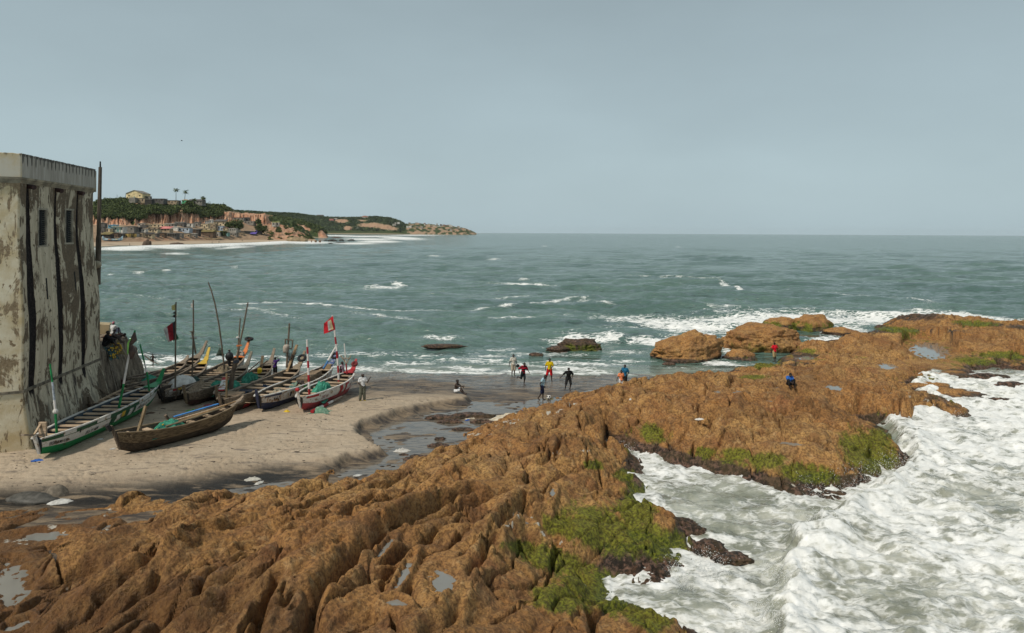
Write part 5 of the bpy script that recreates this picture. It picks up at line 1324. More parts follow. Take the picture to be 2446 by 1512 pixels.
stain = np.where(Sg > 0.02, stain_of(Sg, Zg), 0)
grime = np.where(Sg > 0, sst(3.9, 3.5, Zg) * .50, 0) + np.where(Sg < 0, sst(2.2, .6, Zg) * .35 + .25 * sst(13.2, 13.9, Zg), 0)
keepw = np.ones_like(Sg, bool)
for (sc_, z0, z1, w_) in wins: keepw &= ~((np.abs(Sg - sc_) < w_ / 2 - .06) & (Zg > z0 + .06) & (Zg < z1 - .06))
pale = np.clip(.42 + 1.1 * fbm(N3, Sg * .25 + 3, Zg * .18, 3) + np.where(Sg < 0, .35 + .35 * sst(8, 12, Zg), 0) + sst(7, 4.5, Zg) * .3, 0, 1)
def cut(o, kp):
    pass
r_, c_ = Sg.shape
idx = np.arange(r_ * c_).reshape(r_, c_)
q = np.stack([idx[:-1, :-1], idx[:-1, 1:], idx[1:, 1:], idx[1:, :-1]], -1)
kf = keepw[:-1, :-1] & keepw[:-1, 1:] & keepw[1:, 1:] & keepw[1:, :-1]
me = mesh_np('wall', pts.reshape(-1, 3), q[kf])
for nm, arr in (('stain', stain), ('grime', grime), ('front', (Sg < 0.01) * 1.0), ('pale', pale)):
    a = me.attributes.new(nm, 'FLOAT', 'POINT'); a.data.foreach_set('value', np.ascontiguousarray(arr.ravel(), np.float32))
link_mesh('wall', me, tmat, tower)
# back of the tower, so that it casts a whole shadow
bk = MB(); A = wall_pt(Lr, 13.0, -.03); A.z = 0; Bq = wall_pt(-Lf, 0); Cq = A + Vector((-6.5, -1.3, 0)); Dq2 = Bq + Vector((-2.0, 6.0, 0))
bk.add([A, Cq, Dq2, Bq] + [p + Vector((0, 0, 15.2)) for p in (Vector((*wall_pt(Lr, 13.0, -.6).xy, 0)), Cq, Dq2, Vector((*wall_pt(-Lf, 13.0, -.6).xy, 0)))], [(0, 1, 5, 4), (1, 2, 6, 5), (2, 3, 7, 6)])
bk.build('back_wall', tmat, tower)
MB().add([tuple(wall_pt(s, 13.9, -.3)) for s in (-Lf, 0, Lr)] + [tuple(Cq + Vector((0, 0, 13.9))), tuple(Dq2 + Vector((0, 0, 13.9)))], [(0, 1, 2, 3, 4)]).build('roof_deck', flat((.2, .18, .15), .9, .2, 1, 'roof_deck'), tower)
def ring_band(z0, z1, e0, e1, s0=-Lf, s1=Lr, n=60, jag=0.0):
    mb = MB(); rr = []
    sl = [s0 + (s1 - s0) * i / n for i in range(n + 1)]
    if s0 < 0 < s1: sl = sorted(set(sl + [0.0]))
    for s in sl:
        zt = z1 - (jag * abs(math.sin(s * 37.1) * math.sin(s * 11.3)) if jag else 0)
        rr.append([wall_pt(s, z0, e0), wall_pt(s, zt, e1), wall_pt(s, zt, e1 - .55), wall_pt(s, z0, e0 - .55)])
    mb.loft(rr); return mb
def parapet_mat():
    m = NT('parapet_plaster', 0.9, 0.15)
    c = m.co(); st = m.attr('stain'); fr = m.attr('front')
    b = m.noise(m.co(scale=(2, 2, .25)), 2.6, 6, .65)
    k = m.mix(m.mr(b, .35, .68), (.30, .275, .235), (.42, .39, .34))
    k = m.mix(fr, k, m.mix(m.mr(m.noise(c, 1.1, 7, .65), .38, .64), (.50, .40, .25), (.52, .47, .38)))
    sm = m.mr(m.ma('ADD', st, m.ma('MULTIPLY', m.ma('SUBTRACT', m.noise(m.co(scale=(5, 5, .6)), 1.8, 6, .65), .5), 1.5)), .40, .66)
    return m.done(m.mix(m.ma('MULTIPLY', sm, .80), k, (.030, .026, .023)), .9, m.bump(b, .3, .03))
ss2 = np.concatenate([np.linspace(-Lf, 0, 80), np.linspace(0, Lr, 260)[1:]]); zz2 = np.linspace(14.12, 15.28, 40)
S2, Z2 = np.meshgrid(ss2, zz2)
jag = 0.05 * np.abs(N1(S2 * 3.1, S2 * 0)) + 0.03 * np.abs(N2(S2 * 9, S2 * 0))
notch = (np.abs(S2 + 1.02) < .10) * .34
jag = jag + notch
Zr = 14.12 + (Z2 - 14.12) * (1.16 - jag) / 1.16
p2 = np.array([[tuple(wall_pt(s, 14.2, .13)) for s in ss2] for z in zz2]); p2[..., 2] = Zr
crn = MB()
per = .41
sd_ = np.exp(-((((S2 + .1) % per) - per / 2) / .075) ** 2) * sst(14.45 + .2 * np.abs(N3(S2 * 2, S2 * 0)), 15.0, Zr) * (S2 > 0)
sd_ = np.maximum(sd_, .62 * sst(14.98, 15.2, Zr) * (S2 > 0)); sd_ = np.maximum(sd_, .45 * sst(14.9, 15.25, Zr) * (S2 <= 0)); sd_ = np.maximum(sd_, .30 * sst(14.6, 15.1, Zr) * (S2 > 0))
pm = parapet_mat()
idx = np.arange(S2.size).reshape(S2.shape); q = np.stack([idx[:-1, :-1], idx[:-1, 1:], idx[1:, 1:], idx[1:, :-1]], -1).reshape(-1, 4)
inner = p2[-1].copy(); 
for j, s in enumerate(ss2):
    w_ = wall_pt(s, 14.2, -.42); inner[j, 0], inner[j, 1] = w_.x, w_.y
co = np.vstack([p2.reshape(-1, 3), inner]); n0 = S2.size; ln = len(ss2)
top = np.stack([idx[-1, :-1], idx[-1, 1:], n0 + np.arange(1, ln), n0 + np.arange(ln - 1)], -1)
me = mesh_np('parapet', co, np.vstack([q, top]))
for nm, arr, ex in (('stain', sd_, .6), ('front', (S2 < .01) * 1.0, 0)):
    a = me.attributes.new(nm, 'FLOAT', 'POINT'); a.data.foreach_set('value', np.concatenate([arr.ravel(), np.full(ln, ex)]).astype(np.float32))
link_mesh('parapet', me, pm, tower)
corn = flat((.28, .24, .17), .9, .2, 2, 'cornice_plaster')
ring_band(14.02, 14.125, .15, .16).build('cornice', corn, tower); ring_band(13.93, 14.02, .09, .09).build('cornice', corn, tower); ring_band(13.84, 13.93, .04, .04).build('cornice', corn, tower)
MB().add([wall_pt(Lr, z, e_) for z, e_ in ((13.9, .10), (15.2, .10), (15.2, -.5), (13.9, -.5))] + [wall_pt(Lr, z, e_) + Vector((dr.x * .2, dr.y * .2, 0)) for z, e_ in ((13.9, .10), (15.15, .10), (15.15, -.5), (13.9, -.5))], [(0, 1, 2, 3), (4, 7, 6, 5), (0, 4, 5, 1), (1, 5, 6, 2), (2, 6, 7, 3), (3, 7, 4, 0)]).build('parapet_end', corn, tower)
led = MB()
lrng = []
for s in list(np.linspace(-Lf, 0, 12)) + list(np.linspace(0, Lr, 24)[1:]):
    lrng.append([wall_pt(s, 3.70, .06), wall_pt(s, 3.70, -.05), wall_pt(s, 3.84, -.05), wall_pt(s, 3.82, .05)])
led.loft(lrng); led.build('plinth_ledge', flat((.16, .135, .10), .9, .25, 3, 'ledge_plaster'), tower)
spm = flat((.05, .025, .022), .7, .2, 3, 'old_clay')
for s0 in spouts:
    a = wall_pt(s0, 13.78, -.2); b = wall_pt(s0, 13.68, .34)
    MB().tube([a, b], [.11, .12], 10).build('drain_spout', spm, tower)
shm = wood((.05, .056, .056), (.02, .022, .023), 'shutter_paint', 2); frm = flat((.30, .27, .21), .9, .2, 3, 'window_plaster')
for (sc_, z0, z1, w_) in wins:
    m3 = Matrix(((dr.x, nr.x, 0), (dr.y, nr.y, 0), (0, 0, 1)))
    cpt = wall_pt(sc_, (z0 + z1) / 2, 0) 
    win = MB().box(cpt - Vector((nr.x, nr.y, 0)) * .22, (w_ + .1, .04, z1 - z0 + .1), m3).build('window', dark_open, tower)
    fb = MB()
    for sg in (-1, 1): fb.box(cpt + Vector((dr.x, dr.y, 0)) * sg * (w_ / 2 + .01) - Vector((nr.x, nr.y, 0)) * .09, (.09, .24, z1 - z0 + .12), m3)
    for zq in (z0 - .01, z1 + .01): fb.box(Vector((cpt.x, cpt.y, zq)) - Vector((nr.x, nr.y, 0)) * .09, (w_ + .30, .246, .09), m3)
    fb.build('frame', frm, win)
    MB().box(cpt - Vector((nr.x, nr.y, 0)) * .06, (.045, .06, z1 - z0), m3).build('mullion', shm, win)
    ns = 17; sl0 = None
    for i in range(ns):
        for sg in (-1, 1):
            z = z0 + .06 + (z1 - z0 - .1) * (i + .5) / ns
            rot = m3 @ Matrix.Rotation(R(-38), 3, 'X')
            if sl0 is None:
                mbb = MB().box((0, 0, 0), (w_ / 2 - .05, .02, .085), rot); sl0 = mbb.build('slat', shm, win); slat = sl0
            else:
                slat = sl0.copy(); col.objects.link(slat); slat.parent = win
            slat.location = Vector((cpt.x, cpt.y, z)) + Vector((dr.x, dr.y, 0)) * sg * (w_ / 4) - Vector((nr.x, nr.y, 0)) * .07
for (s0, z0, z1) in ((2.32, 8.0, 9.1), (5.5, 8.2, 9.25)):
    mb = MB()
    for i in range(5):
        za, zb_ = z0 + (z1 - z0) * i / 5, z0 + (z1 - z0) * (i + 1) / 5
        mb.add([wall_pt(s0 + d_, z, e_) for z in (za, zb_) for d_, e_ in ((-.07, .012), (.07, .012), (.07, -.12), (-.07, -.12))], [(0, 1, 5, 4), (1, 2, 6, 5), (3, 0, 4, 7)])
    mb.build('arrow_slit', dark_open, tower)
# the pole strapped behind the corner
pA = at(233, 680, 42.6); pB = at(239.5, 399, 42.6)
pl = empty('tall_pole', (0, 0, 0), (0, 0, 0), 'tall dark wooden pole standing behind the fort corner', 'pole')
MB().tube([pA, pA.lerp(pB, .4), pA.lerp(pB, .42), pB], [.17, .155, .125, .10], 10).build('pole', wood((.16, .13, .10), (.06, .05, .04), 'pole_timber', 2), pl)
MB().tube([pB - Vector((0, 0, .05)), pB + Vector((0, 0, .35))], [.05, .04], 8).build('cap', dark_open, pl)
MB().sphere(at(232, 632, 42.3), (.26, .2, .24), 12, 8).build('insulator', flat((.36, .31, .22), .6, .1, 3, 'ceramic'), pl)

# broken wall beside the tower, where people sit
def stub_mat():
    m = NT('old_masonry', .95, .1)
    c = m.co()
    a = m.noise(m.co(scale=(2.2, 2.2, .35)), 1.4, 8, .68, .4); f = m.noise(c, 6, 6, .65)
    k = m.mix(m.mr(a, .34, .66), (.095, .076, .058), (.29, .235, .175))
    k = m.mix(m.mr(f, .5, .7, 0, .7), k, (.04, .032, .027))
    return m.done(k, .95, m.bump(m.ma('ADD', a, m.ma('MULTIPLY', f, .5)), .9, .12))
stub = empty('broken_wall', (-25.5, 41.4, 0), (0, 0, 0), 'ruined sloping masonry wall stub with people sitting on its top', 'wall')
sb = MB(); rr = []
for i in range(15):
    t = i / 14; y = 41.2 + t * 8.2; xt = -25.45 - 1.75 * t; top = 4.10 + .35 * t + .07 * math.sin(t * 19) - (1.2 * sst(.70, 1.0, t)); base = xt + 1.25 - .5 * t + .15 * math.sin(t * 9)
    rr.append([(xt - 4 + 25.5, y - 41.4, -.2), (base + 25.5, y - 41.4, .2), (xt + .55 + 25.5 + .1 * math.sin(t * 23), y - 41.4, 2.0), (xt + .12 + 25.5, y - 41.4, top - .15), (xt - .05 + 25.5, y - 41.4, top), (xt - 3.2 + 25.5, y - 41.4, top + .1)])
sb.loft(rr); o = sb.build('masonry', stub_mat(), stub)
bmx = bmesh.new(); bmx.from_mesh(o.data); bmesh.ops.subdivide_edges(bmx, edges=bmx.edges, cuts=4, use_grid_fill=True)
for v in bmx.verts:
    q = v.co
    v.co.x += .10 * float(N1(np.array(q.y * 1.5), np.array(q.z * .9))) + .06 * float(N2(np.array(q.y * 4), np.array(q.z * 2.5)))
bmx.to_mesh(o.data); bmx.free()
for i, (y, l) in enumerate(((.7, 3.2), (1.2, 2.9))):
    x0 = -25.5 - .2 * y + .55 + 25.5
    MB().bar((x0 + .95, y, .8), (x0 + .15 - .1 * i, y + .25, 3.55 - .2 * i), .10, .07).build('leaning_plank', wood((.22, .18, .14), None, 'grey_plank', 2), stub)
blk = MB().box((0, 0, 0), (1.0, 1.0, .8)).build('stone_block', flat((.42, .33, .20), .9, .2, 1.2, 'block_plaster')); blk.location = (-28.45, 47.4, 4.72); blk.rotation_euler = (.03, .1, .4)
tag(blk, 'sloping plastered block on top of the ruined wall behind the sitting people', 'block')
# ================================================================== BOATS
plank_w = wood((.60, .45, .31), (.32, .23, .15), 'bench_wood', 1)
grey_w = wood((.27, .215, .16), (.10, .078, .058), 'hull_wood', 0)
in_w = wood((.17, .13, .10), (.065, .05, .04), 'inner_wood', 0)
rail_w = wood((.34, .27, .20), (.13, .10, .075), 'rail_wood', 0)
post_w = wood((.21, .16, .115), (.07, .052, .04), 'post_wood', 2)
black_tar = boat_paint((.022, .021, .021), .35, (.10, .075, .05), 'tar')
letter_m = flat((.018, .018, .025), .7, .3, 9, 'lettering_black')
letter_r = flat((.24, .02, .025), .7, .3, 9, 'lettering_red')
white_p = boat_paint((.60, .58, .54), .38, (.26, .18, .11), 'white_paint')
green_p = boat_paint((.012, .22, .07), .12, (.05, .09, .04), 'green_paint')
dgreen_p = boat_paint((.014, .075, .035), .15, (.05, .06, .035), 'dark_green_paint')
blue_p = boat_paint((.026, .034, .075), .25, (.10, .09, .085), 'navy_paint')
red_p = boat_paint((.38, .065, .07), .15, (.22, .07, .06), 'faded_red_paint')
cred_p = boat_paint((.36, .018, .022), .2, (.2, .05, .04), 'crimson_paint')
orange_p = boat_paint((.62, .17, .035), .2, (.3, .12, .05), 'orange_paint')
yellow_p = boat_paint((.55, .36, .04), .3, (.25, .16, .06), 'yellow_paint')

class Boat:
    def __init__(s, label, n, f, dn, bt, top, band=None, rail=None, inner=None, beam=1.6, nth=9, stem=post_w, stem_h=.42, prow=1.35, prow_m=None, wl=.48, depth=1.06, tilt=0.0, group='wooden fishing canoes drawn up on the beach'):
        # n / f : source pixel of the gunwale at the near and far end; dn: gunwale height there
        pn = sp(n[0], n[1], dn[0]); pf = sp(f[0], f[1], dn[1])
        s.L = L = math.hypot(pf.x - pn.x, pf.y - pn.y); s.beam = beam; s.depth = depth; s.wl = wl
        ang = math.atan2(pf.y - pn.y, pf.x - pn.x)
        zn = max(sz(pn.x * .85 + pf.x * .15, pn.y * .85 + pf.y * .15), .02); zf = max(sz(pn.x * .2 + pf.x * .8, pn.y * .2 + pf.y * .8), -.05)
        s.pitch = math.atan2(zf - zn, L * .65)
        s.root = t = empty('fishing_canoe', (pn.x, pn.y, zn - .03 - .15 * math.tan(s.pitch) * L * 0), (tilt, -s.pitch, ang), label, 'boat', group)
        s.ng = max(.72, dn[0] - zn + .12); s.fg = max(.85, dn[1] - zn - math.tan(s.pitch) * L)
        s.inner = inner or in_w
        # hull shells
        T = np.linspace(0, 1, 33)
        def shell(w0, w1, off, n=9):
            rings = []
            for t_ in T:
                row = []
                for sd in (-1, 1):
                    ws = np.linspace(w1, w0, n) if sd < 0 else np.linspace(w0, w1, n)
                    row += [s.pt(t_, w, sd, off) for w in ws]
                rings.append(row)
            return rings
        def half(w0, w1, off, sd, n=7): return [[s.pt(t_, w, sd, off) for w in np.linspace(w0, w1, n)] for t_ in T]
        MB().loft(shell(0, wl, 0), close=False, cap=False).build('hull_bottom', bt, t, True)
        for sd in (-1, 1):
            MB().loft(half(wl, 1, .014, sd), close=False, cap=False).build('topside', top, t, True)
        MB().loft(shell(.05, .985, -.045), close=False, cap=False).build('inner_hull', s.inner, t, True)
        if band:
            for sd in (-1, 1): MB().loft(half(.80, .97, .03, sd, 4), close=False, cap=False).build('band', band, t, True)
        for sd in (-1, 1):
            rr = []
            for t_ in T:
                p = s.pt(t_, 1, sd, 0); r_ = .05
                rr.append([p + Vector((0, -r_ * 1.1, 0)), p + Vector((0, r_ * 1.1, 0)), p + Vector((0, r_ * 1.1, .05)), p + Vector((0, -r_ * 1.1, .05))])
            MB().loft(rr).build('gunwale', rail or rail_w, t)
        # benches
        mb0 = None
        for i in range(nth):
            t_ = .10 + .78 * i / (nth - 1) + random.uniform(-.008, .008)
            w = .88
            a, b = s.pt(t_, w, -1, -.02), s.pt(t_, w, 1, -.02)
            MB().bar(a, b, random.uniform(.24, .31), .06).build('bench', plank_w, t)
        for t_ in (.3, .55, .75):      # a few ribs
            MB().tube([s.pt(t_, w, sd, -.06) for sd, ws in ((-1, (.95, .6, .3, .08)), (1, (.08, .3, .6, .95))) for w in ws], .035, 5).build('rib', s.inner, t)
        # stem post at the near end
        k = [s.pt(0, 0, 1, 0) * .5 + s.pt(0, 0, -1, 0) * .5 + Vector((-.02, 0, .02)), s.pt(0, 1, 1, 0) * .5 + s.pt(0, 1, -1, 0) * .5 + Vector((-.07, 0, 0)), s.pt(0, 1, 1, 0) * .5 + s.pt(0, 1, -1, 0) * .5 + Vector((-.07 - stem_h * .35, 0, stem_h))]
        rr = []
        for p, w in zip(k, (.055, .075, .06)):
            rr.append([p + Vector((-.045, -w, 0)), p + Vector((.06, -w, 0)), p + Vector((.06, w, 0)), p + Vector((-.045, w, 0))])
        MB().loft(rr).build('stem_post', stem, t)
        # prow: a deck plate rising into a long horn at the far end
        pm = prow_m or rail_w
        e = s.pt(1, 1, 1, 0) * .5 + s.pt(1, 1, -1, 0) * .5
        q0 = s.pt(.905, 1, 1, 0) * .5 + s.pt(.905, 1, -1, 0) * .5; w0 = abs(s.pt(.905, 1, 1, 0).y)
        tip = e + Vector((prow * .62, 0, prow * .78)); mid = e + Vector((prow * .25, 0, prow * .30))
        rr = []
        for p, w, h in ((q0 + Vector((0, 0, .06)), w0 + .02, .05), (e * .5 + q0 * .5 + Vector((0, 0, .10)), w0 * .62, .06), (e + Vector((0, 0, .12)), .17, .12), (mid + Vector((0, 0, .06)), .11, .15), (tip, .075, .13)):
            rr.append([p + Vector((0, -w, 0)), p + Vector((0, w, 0)), p + Vector((.04, w, -h)), p + Vector((.04, -w, -h))])
        MB().loft(rr).build('prow', pm, t)
        kf = s.pt(1, 0, 1, 0); kf.y = 0
        MB().loft([[kf + Vector((-.25, -.05, .05)), kf + Vector((-.25, .05, .05)), kf + Vector((.05, .05, -.02)), kf + Vector((.05, -.05, -.02))], [e + Vector((-.12, -.09, 0)), e + Vector((-.12, .09, 0)), e + Vector((.12, .06, 0)), e + Vector((.12, -.06, 0))], [mid + Vector((-.06, -.08, -.05)), mid + Vector((-.06, .08, -.05)), mid + Vector((.06, .05, -.05)), mid + Vector((.06, -.05, -.05))]]).build('cutwater', stem, t)
        bpy.context.view_layer.update() if False else None
        s.mw = Matrix.Translation(t.location) @ t.rotation_euler.to_matrix().to_4x4()
    def half_b(s, t):
        f = max(0.0, 1 - abs(2 * t - .96) ** 2.3 / 1.06)
        a = .5 * s.beam * f ** .72
        return max(a, .13 if t < .5 else .07)
    def zg(s, t):
        m = s.depth
        v = m + (s.ng - m) * max(0, 1 - t / .45) ** 1.7 + (s.fg - m) * max(0, (t - .45) / .55) ** 2.0
        return v
    def zk(s, t): return .30 * max(0, (.16 - t) / .16) ** 1.5 + .62 * s.fg * max(0, (t - .74) / .26) ** 1.9
    def pt(s, t, w, side, off=0.0):
        """w 0 keel .. 1 gunwale"""
        w = min(max(w, 0), 1)
        ph = math.acos(max(-1, min(1, 1 - w ** (1 / .92))))
        y = (s.half_b(t)) * math.sin(ph) ** .75 * (.86 + .14 * w)
        zk, zg_ = s.zk(t), s.zg(t)
        z = zk + (zg_ - zk) * w
        rake = .16 * (1 - w) * (1 - t) ** 8 + -.55 * (1 - w) * max(0, (t - .9) / .1) ** 2
        if t < .02: rake = .22 * (1 - w)
        elif t < .15: rake = .22 * (1 - w) * ((.15 - t) / .13) 
        k = 1.0 if y > 1e-4 else 0
        return Vector((s.L * t + rake, side * max(0.0, y + off), z - (off * (1 - w) if True else 0)))
    def w(s, p): return s.mw @ Vector(p)
    def letters(s, text, t0, w0, hgt, mat, shear=.22, sx=1.0, name='lettering', side=-1):
        cu = bpy.data.curves.new('txt', 'FONT'); cu.body = text; cu.size = 1.0; cu.offset = 0.012; cu.shear = shear
        cu.resolution_u = 2
        ob = bpy.data.objects.new('txt', cu); col.objects.link(ob)
        dg = bpy.context.evaluated_depsgraph_get()
        me = bpy.data.meshes.new_from_object(ob.evaluated_get(dg))
        bpy.data.objects.remove(ob); bpy.data.curves.remove(cu)
        bm = bmesh.new(); bm.from_mesh(me)
        bmesh.ops.subdivide_edges(bm, edges=[e for e in bm.edges if e.calc_length() > .3], cuts=2)
        bmesh.ops.triangulate(bm, faces=bm.faces)
        for v in bm.verts:
            t_ = t0 + v.co.x * hgt * sx / s.L
            zk, zg_ = s.zk(t_), s.zg(t_)
            w_ = w0 + v.co.y * hgt / (zg_ - zk)
            v.co = s.pt(t_, w_, side, .024)
        bm.to_mesh(me); bm.free()
        return link_mesh(name, me, mat, s.root)
    def patch(s, t0, t1, w0, w1, mat, name='painted_panel', curve=0.0, side=-1, off=.019):
        rr = []
        for i in range(9):
            row = []
            for j in range(6):
                w_ = w0 + (w1 - w0) * j / 5
                t_ = t0 + (t1 - t0) * i / 8 + curve * math.sin(math.pi * j / 5)
                row.append(s.pt(t_, w_, side, off))
            rr.append(row)
        return MB().loft(rr, close=False, cap=False).build(name, mat, s.root)

A = Boat('green and white canoe with black lettering, hauled up beside the fort wall', (145.5, 1764.7), (633, 1532), (1.86, 2.15), green_p, white_p, dgreen_p, white_p, boat_paint((.03, .05, .07), .5, (.06, .05, .045), 'dark_inner'), 1.75, 12, white_p, .25, 1.05, green_p, .46)
A.letters('EREHWE MU KWA', .03, .52, .22, letter_m, sx=.62)
A.letters('SIKA YE ASEM', .235, .52, .21, letter_m, sx=.72)
A.letters('EKWAANTOZ', .66, .55, .19, letter_m, sx=.70)
for (t0, t1, m_) in ((.40, .445, dgreen_p), (.49, .56, dgreen_p), (.60, .625, dgreen_p)): A.patch(t0, t1, .47, .99, m_, curve=.012, off=.034)
A.patch(.10, .17, .83, .985, white_p, off=.036); A.patch(.30, .40, .84, .985, white_p, off=.036); A.patch(.66, .86, .84, .985, white_p, off=.036)
A.patch(.50, .53, .6, .85, yellow_p, 'yellow_mark', off=.04); A.patch(.19, .198, .72, .90, letter_m, 'rowlock_slot', off=.04)
q = A.pt(0, 1, 1); MB().bar((-.75, .1, q.z + .42), (.45, -.02, q.z + .06), .17, .07).build('steering_beam', rail_w, A.root)
MB().bar((.62, .12, q.z - .1), (.60, .12, q.z + .62), .34, .10, up=(1, 0, 0)).build('stern_board', plank_w, A.root)
MB().bar((.15, .3, q.z), (.58, .2, q.z + .55), .10, .05).build('brace', plank_w, A.root)
MB().loft([[A.pt(t_, .93, sd, -.03) for sd in (-1, 1)] + [A.pt(t_, .90, sd, -.03) for sd in (1, -1)] for t_ in (.90, .93, .97)]).build('bow_board', white_p, A.root)

Bb = Boat('small bare brown canoe with yellow floats, nearest to the viewer on the sand', (462, 1738), (956, 1607), (1.98, 2.2), wood((.085, .062, .042), (.028, .022, .017), 'tarred_wood', 0), wood((.20, .145, .085), (.055, .04, .026), 'worn_wood', 0), None, wood((.27, .20, .125), None, 'rail_brown', 0), None, 1.45, 6, post_w, .38, .42, None, .5, .92)
q = Bb.pt(0, 1, 1)
MB().bar((1.05, 0, q.z - .25), (1.45, .05, q.z + .95), .15, .09).build('tiller_post', wood((.30, .22, .13), None, 'tiller_wood', 2), Bb.root)
MB().box((-.30, 0, q.z + .30), (.16, .2, .34), Matrix.Rotation(-.5, 3, 'Y')).build('stem_wrap', flat((.02, .02, .02), .7, .1, 5, 'black_rubber'), Bb.root)
for i, (a, b, m_) in enumerate((((.40, .35), (.90, .1), plank_w), ((.35, -.25), (.85, -.15), wood((.32, .25, .16), None, 'pale_pole', 0)), ((.45, .05), (.97, .02), wood((.40, .24, .11), None, 'orange_plank', 0)))):
    pa, pb = Bb.pt(a[0], 1, 1), Bb.pt(b[0], 1, 1)
    o = MB().tube([Vector((pa.x, a[1], pa.z + .02)), Vector(((pa.x + pb.x) / 2, (a[1] + b[1]) / 2 - .05, (pa.z + pb.z) / 2 + .06)), Vector((pb.x, b[1], pb.z + .12))], [.05, .055, .035], 7).build('long_pole', m_); o.matrix_world = Bb.mw
    tag(o, ('grey-brown long pole lying in the small brown canoe', 'pale long pole along the right rail of the small brown canoe', 'orange-brown long pole lying in the small brown canoe')[i], 'pole')
pa, pb = Bb.pt(.50, 1, 1), Bb.pt(.86, 1, 1)
o = MB().bar(Vector((pa.x, pa.y + .02, pa.z + .14)), Vector((pb.x, pb.y + .05, pb.z + .18)), .14, .04).build('plank', flat((.05, .22, .55), .5, .12, 3, 'bright_blue_paint')); o.matrix_world = Bb.mw
tag(o, 'bright blue painted plank lying on the rail of the small brown canoe', 'plank')
MB().bar((pa.x - .15, pa.y + .1, pa.z - .1), (pa.x - .4, pa.y + .1, pa.z + .30), .16, .10).build('rail_cleat', post_w, Bb.root)

Cc = Boat('red and white canoe with a flagpole, rightmost on the beach', (1194.7, 1596.8), (1409.7, 1481), (1.78, 1.85), red_p, white_p, None, white_p, None, 1.72, 8, white_p, .5, .95, cred_p, .5)
Cc.letters('LUKE 14:11', .20, .60, .27, letter_r, sx=.62)
Cc.letters('PSALM 27', .72, .62, .24, letter_r, sx=.55)
for t0, t1 in ((.475, .53), (.585, .625)): Cc.patch(t0, t1, .51, .99, cred_p, curve=.02, off=.034)
Cc.patch(.03, .16, .86, .985, cred_p, off=.03); Cc.patch(.62, .68, .86, .985, cred_p, off=.036); Cc.patch(.84, .99, .70, .985, cred_p, off=.036)
Cc.letters('H', .548, .62, .22, letter_r, sx=.7, name='letter_mark')
q = Cc.pt(0, 1, 1); MB().sphere((-.26, 0, q.z + .50), (.09, .13, .12), 10, 7).build('stem_knob', cred_p, Cc.root)

Dd = Boat('navy-bottomed white canoe with a number, next to the red and white one', (1029, 1593.5), (1328.6, 1451), (1.82, 1.95), blue_p, boat_paint((.52, .49, .45), .55, (.25, .15, .075), 'rusty_white'), None, white_p, None, 1.85, 8, blue_p, .45, 1.1, boat_paint((.07, .10, .22), .4, (.45, .42, .38), 'blue_white_prow'), .50)
Dd.letters('4-4-2', .085, .60, .34, letter_m, sx=.75)
Dd.letters('TOTTI GOAL', .63, .62, .26, letter_m, sx=.62)
Dd.letters('PENALTY', .32, .55, .2, letter_m, sx=.62, side=1) if False else None
Dd.patch(.02, .15, .88, .985, blue_p, off=.03); Dd.patch(.235, .25, .62, .86, letter_m, 'painted_stroke', off=.03)
for (t_, w_) in ((.035, .70), (.145, .72), (.215, .74)): Dd.patch(t_, t_ + .006, w_ - .12, w_ + .10, boat_paint((.30, .13, .03), .6, (.5, .42, .3), 'rust_stain'), 'rust_streak', off=.021)
pa = Dd.pt(.52, .9, 1); pb = Dd.pt(.78, .9, 1)
MB().box(((pa.x + pb.x) / 2, .05, (pa.z + pb.z) / 2 + .05), (2.3, .75, .42), Matrix.Rotation(-.10, 3, 'Y')).build('storage_box', wood((.33, .235, .15), None, 'box_wood', 0), Dd.root)
pa = Dd.pt(.92, .9, 1)
MB().box((pa.x, 0, pa.z), (.35, .62, .5)).build('bow_locker', wood((.34, .25, .15), None, 'locker_wood', 1), Dd.root)

E = Boat('bare grey canoe holding dark blue net, left of the navy-bottomed one', (880, 1605), (1196, 1461), (1.82, 2.0), wood((.12, .08, .06), (.05, .035, .028), 'brown_bottom', 0), grey_w, None, None, wood((.22, .175, .13), (.10, .08, .06), 'grey_inside', 0), 1.9, 8, post_w, .35, 1.25, wood((.33, .26, .18), None, 'pale_prow', 0), .45)
E.patch(.16, .22, .22, .44, cred_p, 'red_panel', off=.02)
q = E.pt(.09, 1, 1)
MB().box((q.x + .45, 0, q.z + .06), (.85, 1.0, .06), Matrix.Rotation(-.12, 3, 'Y')).build('stern_deck', wood((.40, .28, .18), None, 'deck_wood', 1), E.root)
MB().bar((q.x - .1, .1, q.z - .2), (q.x - .2, .1, q.z + 1.35), .10, .08).build('stern_post', wood((.36, .26, .15), None, 'pale_post', 2), E.root)
Fb = Boat('brown canoe with a thick leaning mast post, left of the blue-net canoe', (868, 1584), (1082, 1448), (1.74, 1.85), wood((.10, .07, .05), (.04, .03, .024), 'dark_bottom', 0), grey_w, None, None, None, 1.7, 9, wood((.26, .19, .125), None, 'stem_wood', 2), .55, 1.25, None, .45)
q = Fb.pt(.05, 1, 1)
for sd in (1,): 
    MB().bar((q.x + .1, .0, q.z + .15), (q.x + 1.3, .25, q.z + .62), .34, .05).build('paddle_board', white_p, Fb.root)
    MB().bar((q.x + .0, -.02, q.z + .10), (q.x + .32, .05, q.z + .235), .35, .056).build('red_tip', cred_p, Fb.root); MB().bar((q.x + 1.15, .22, q.z + .56), (q.x + 1.45, .28, q.z + .68), .35, .056).build('red_tip', cred_p, Fb.root)
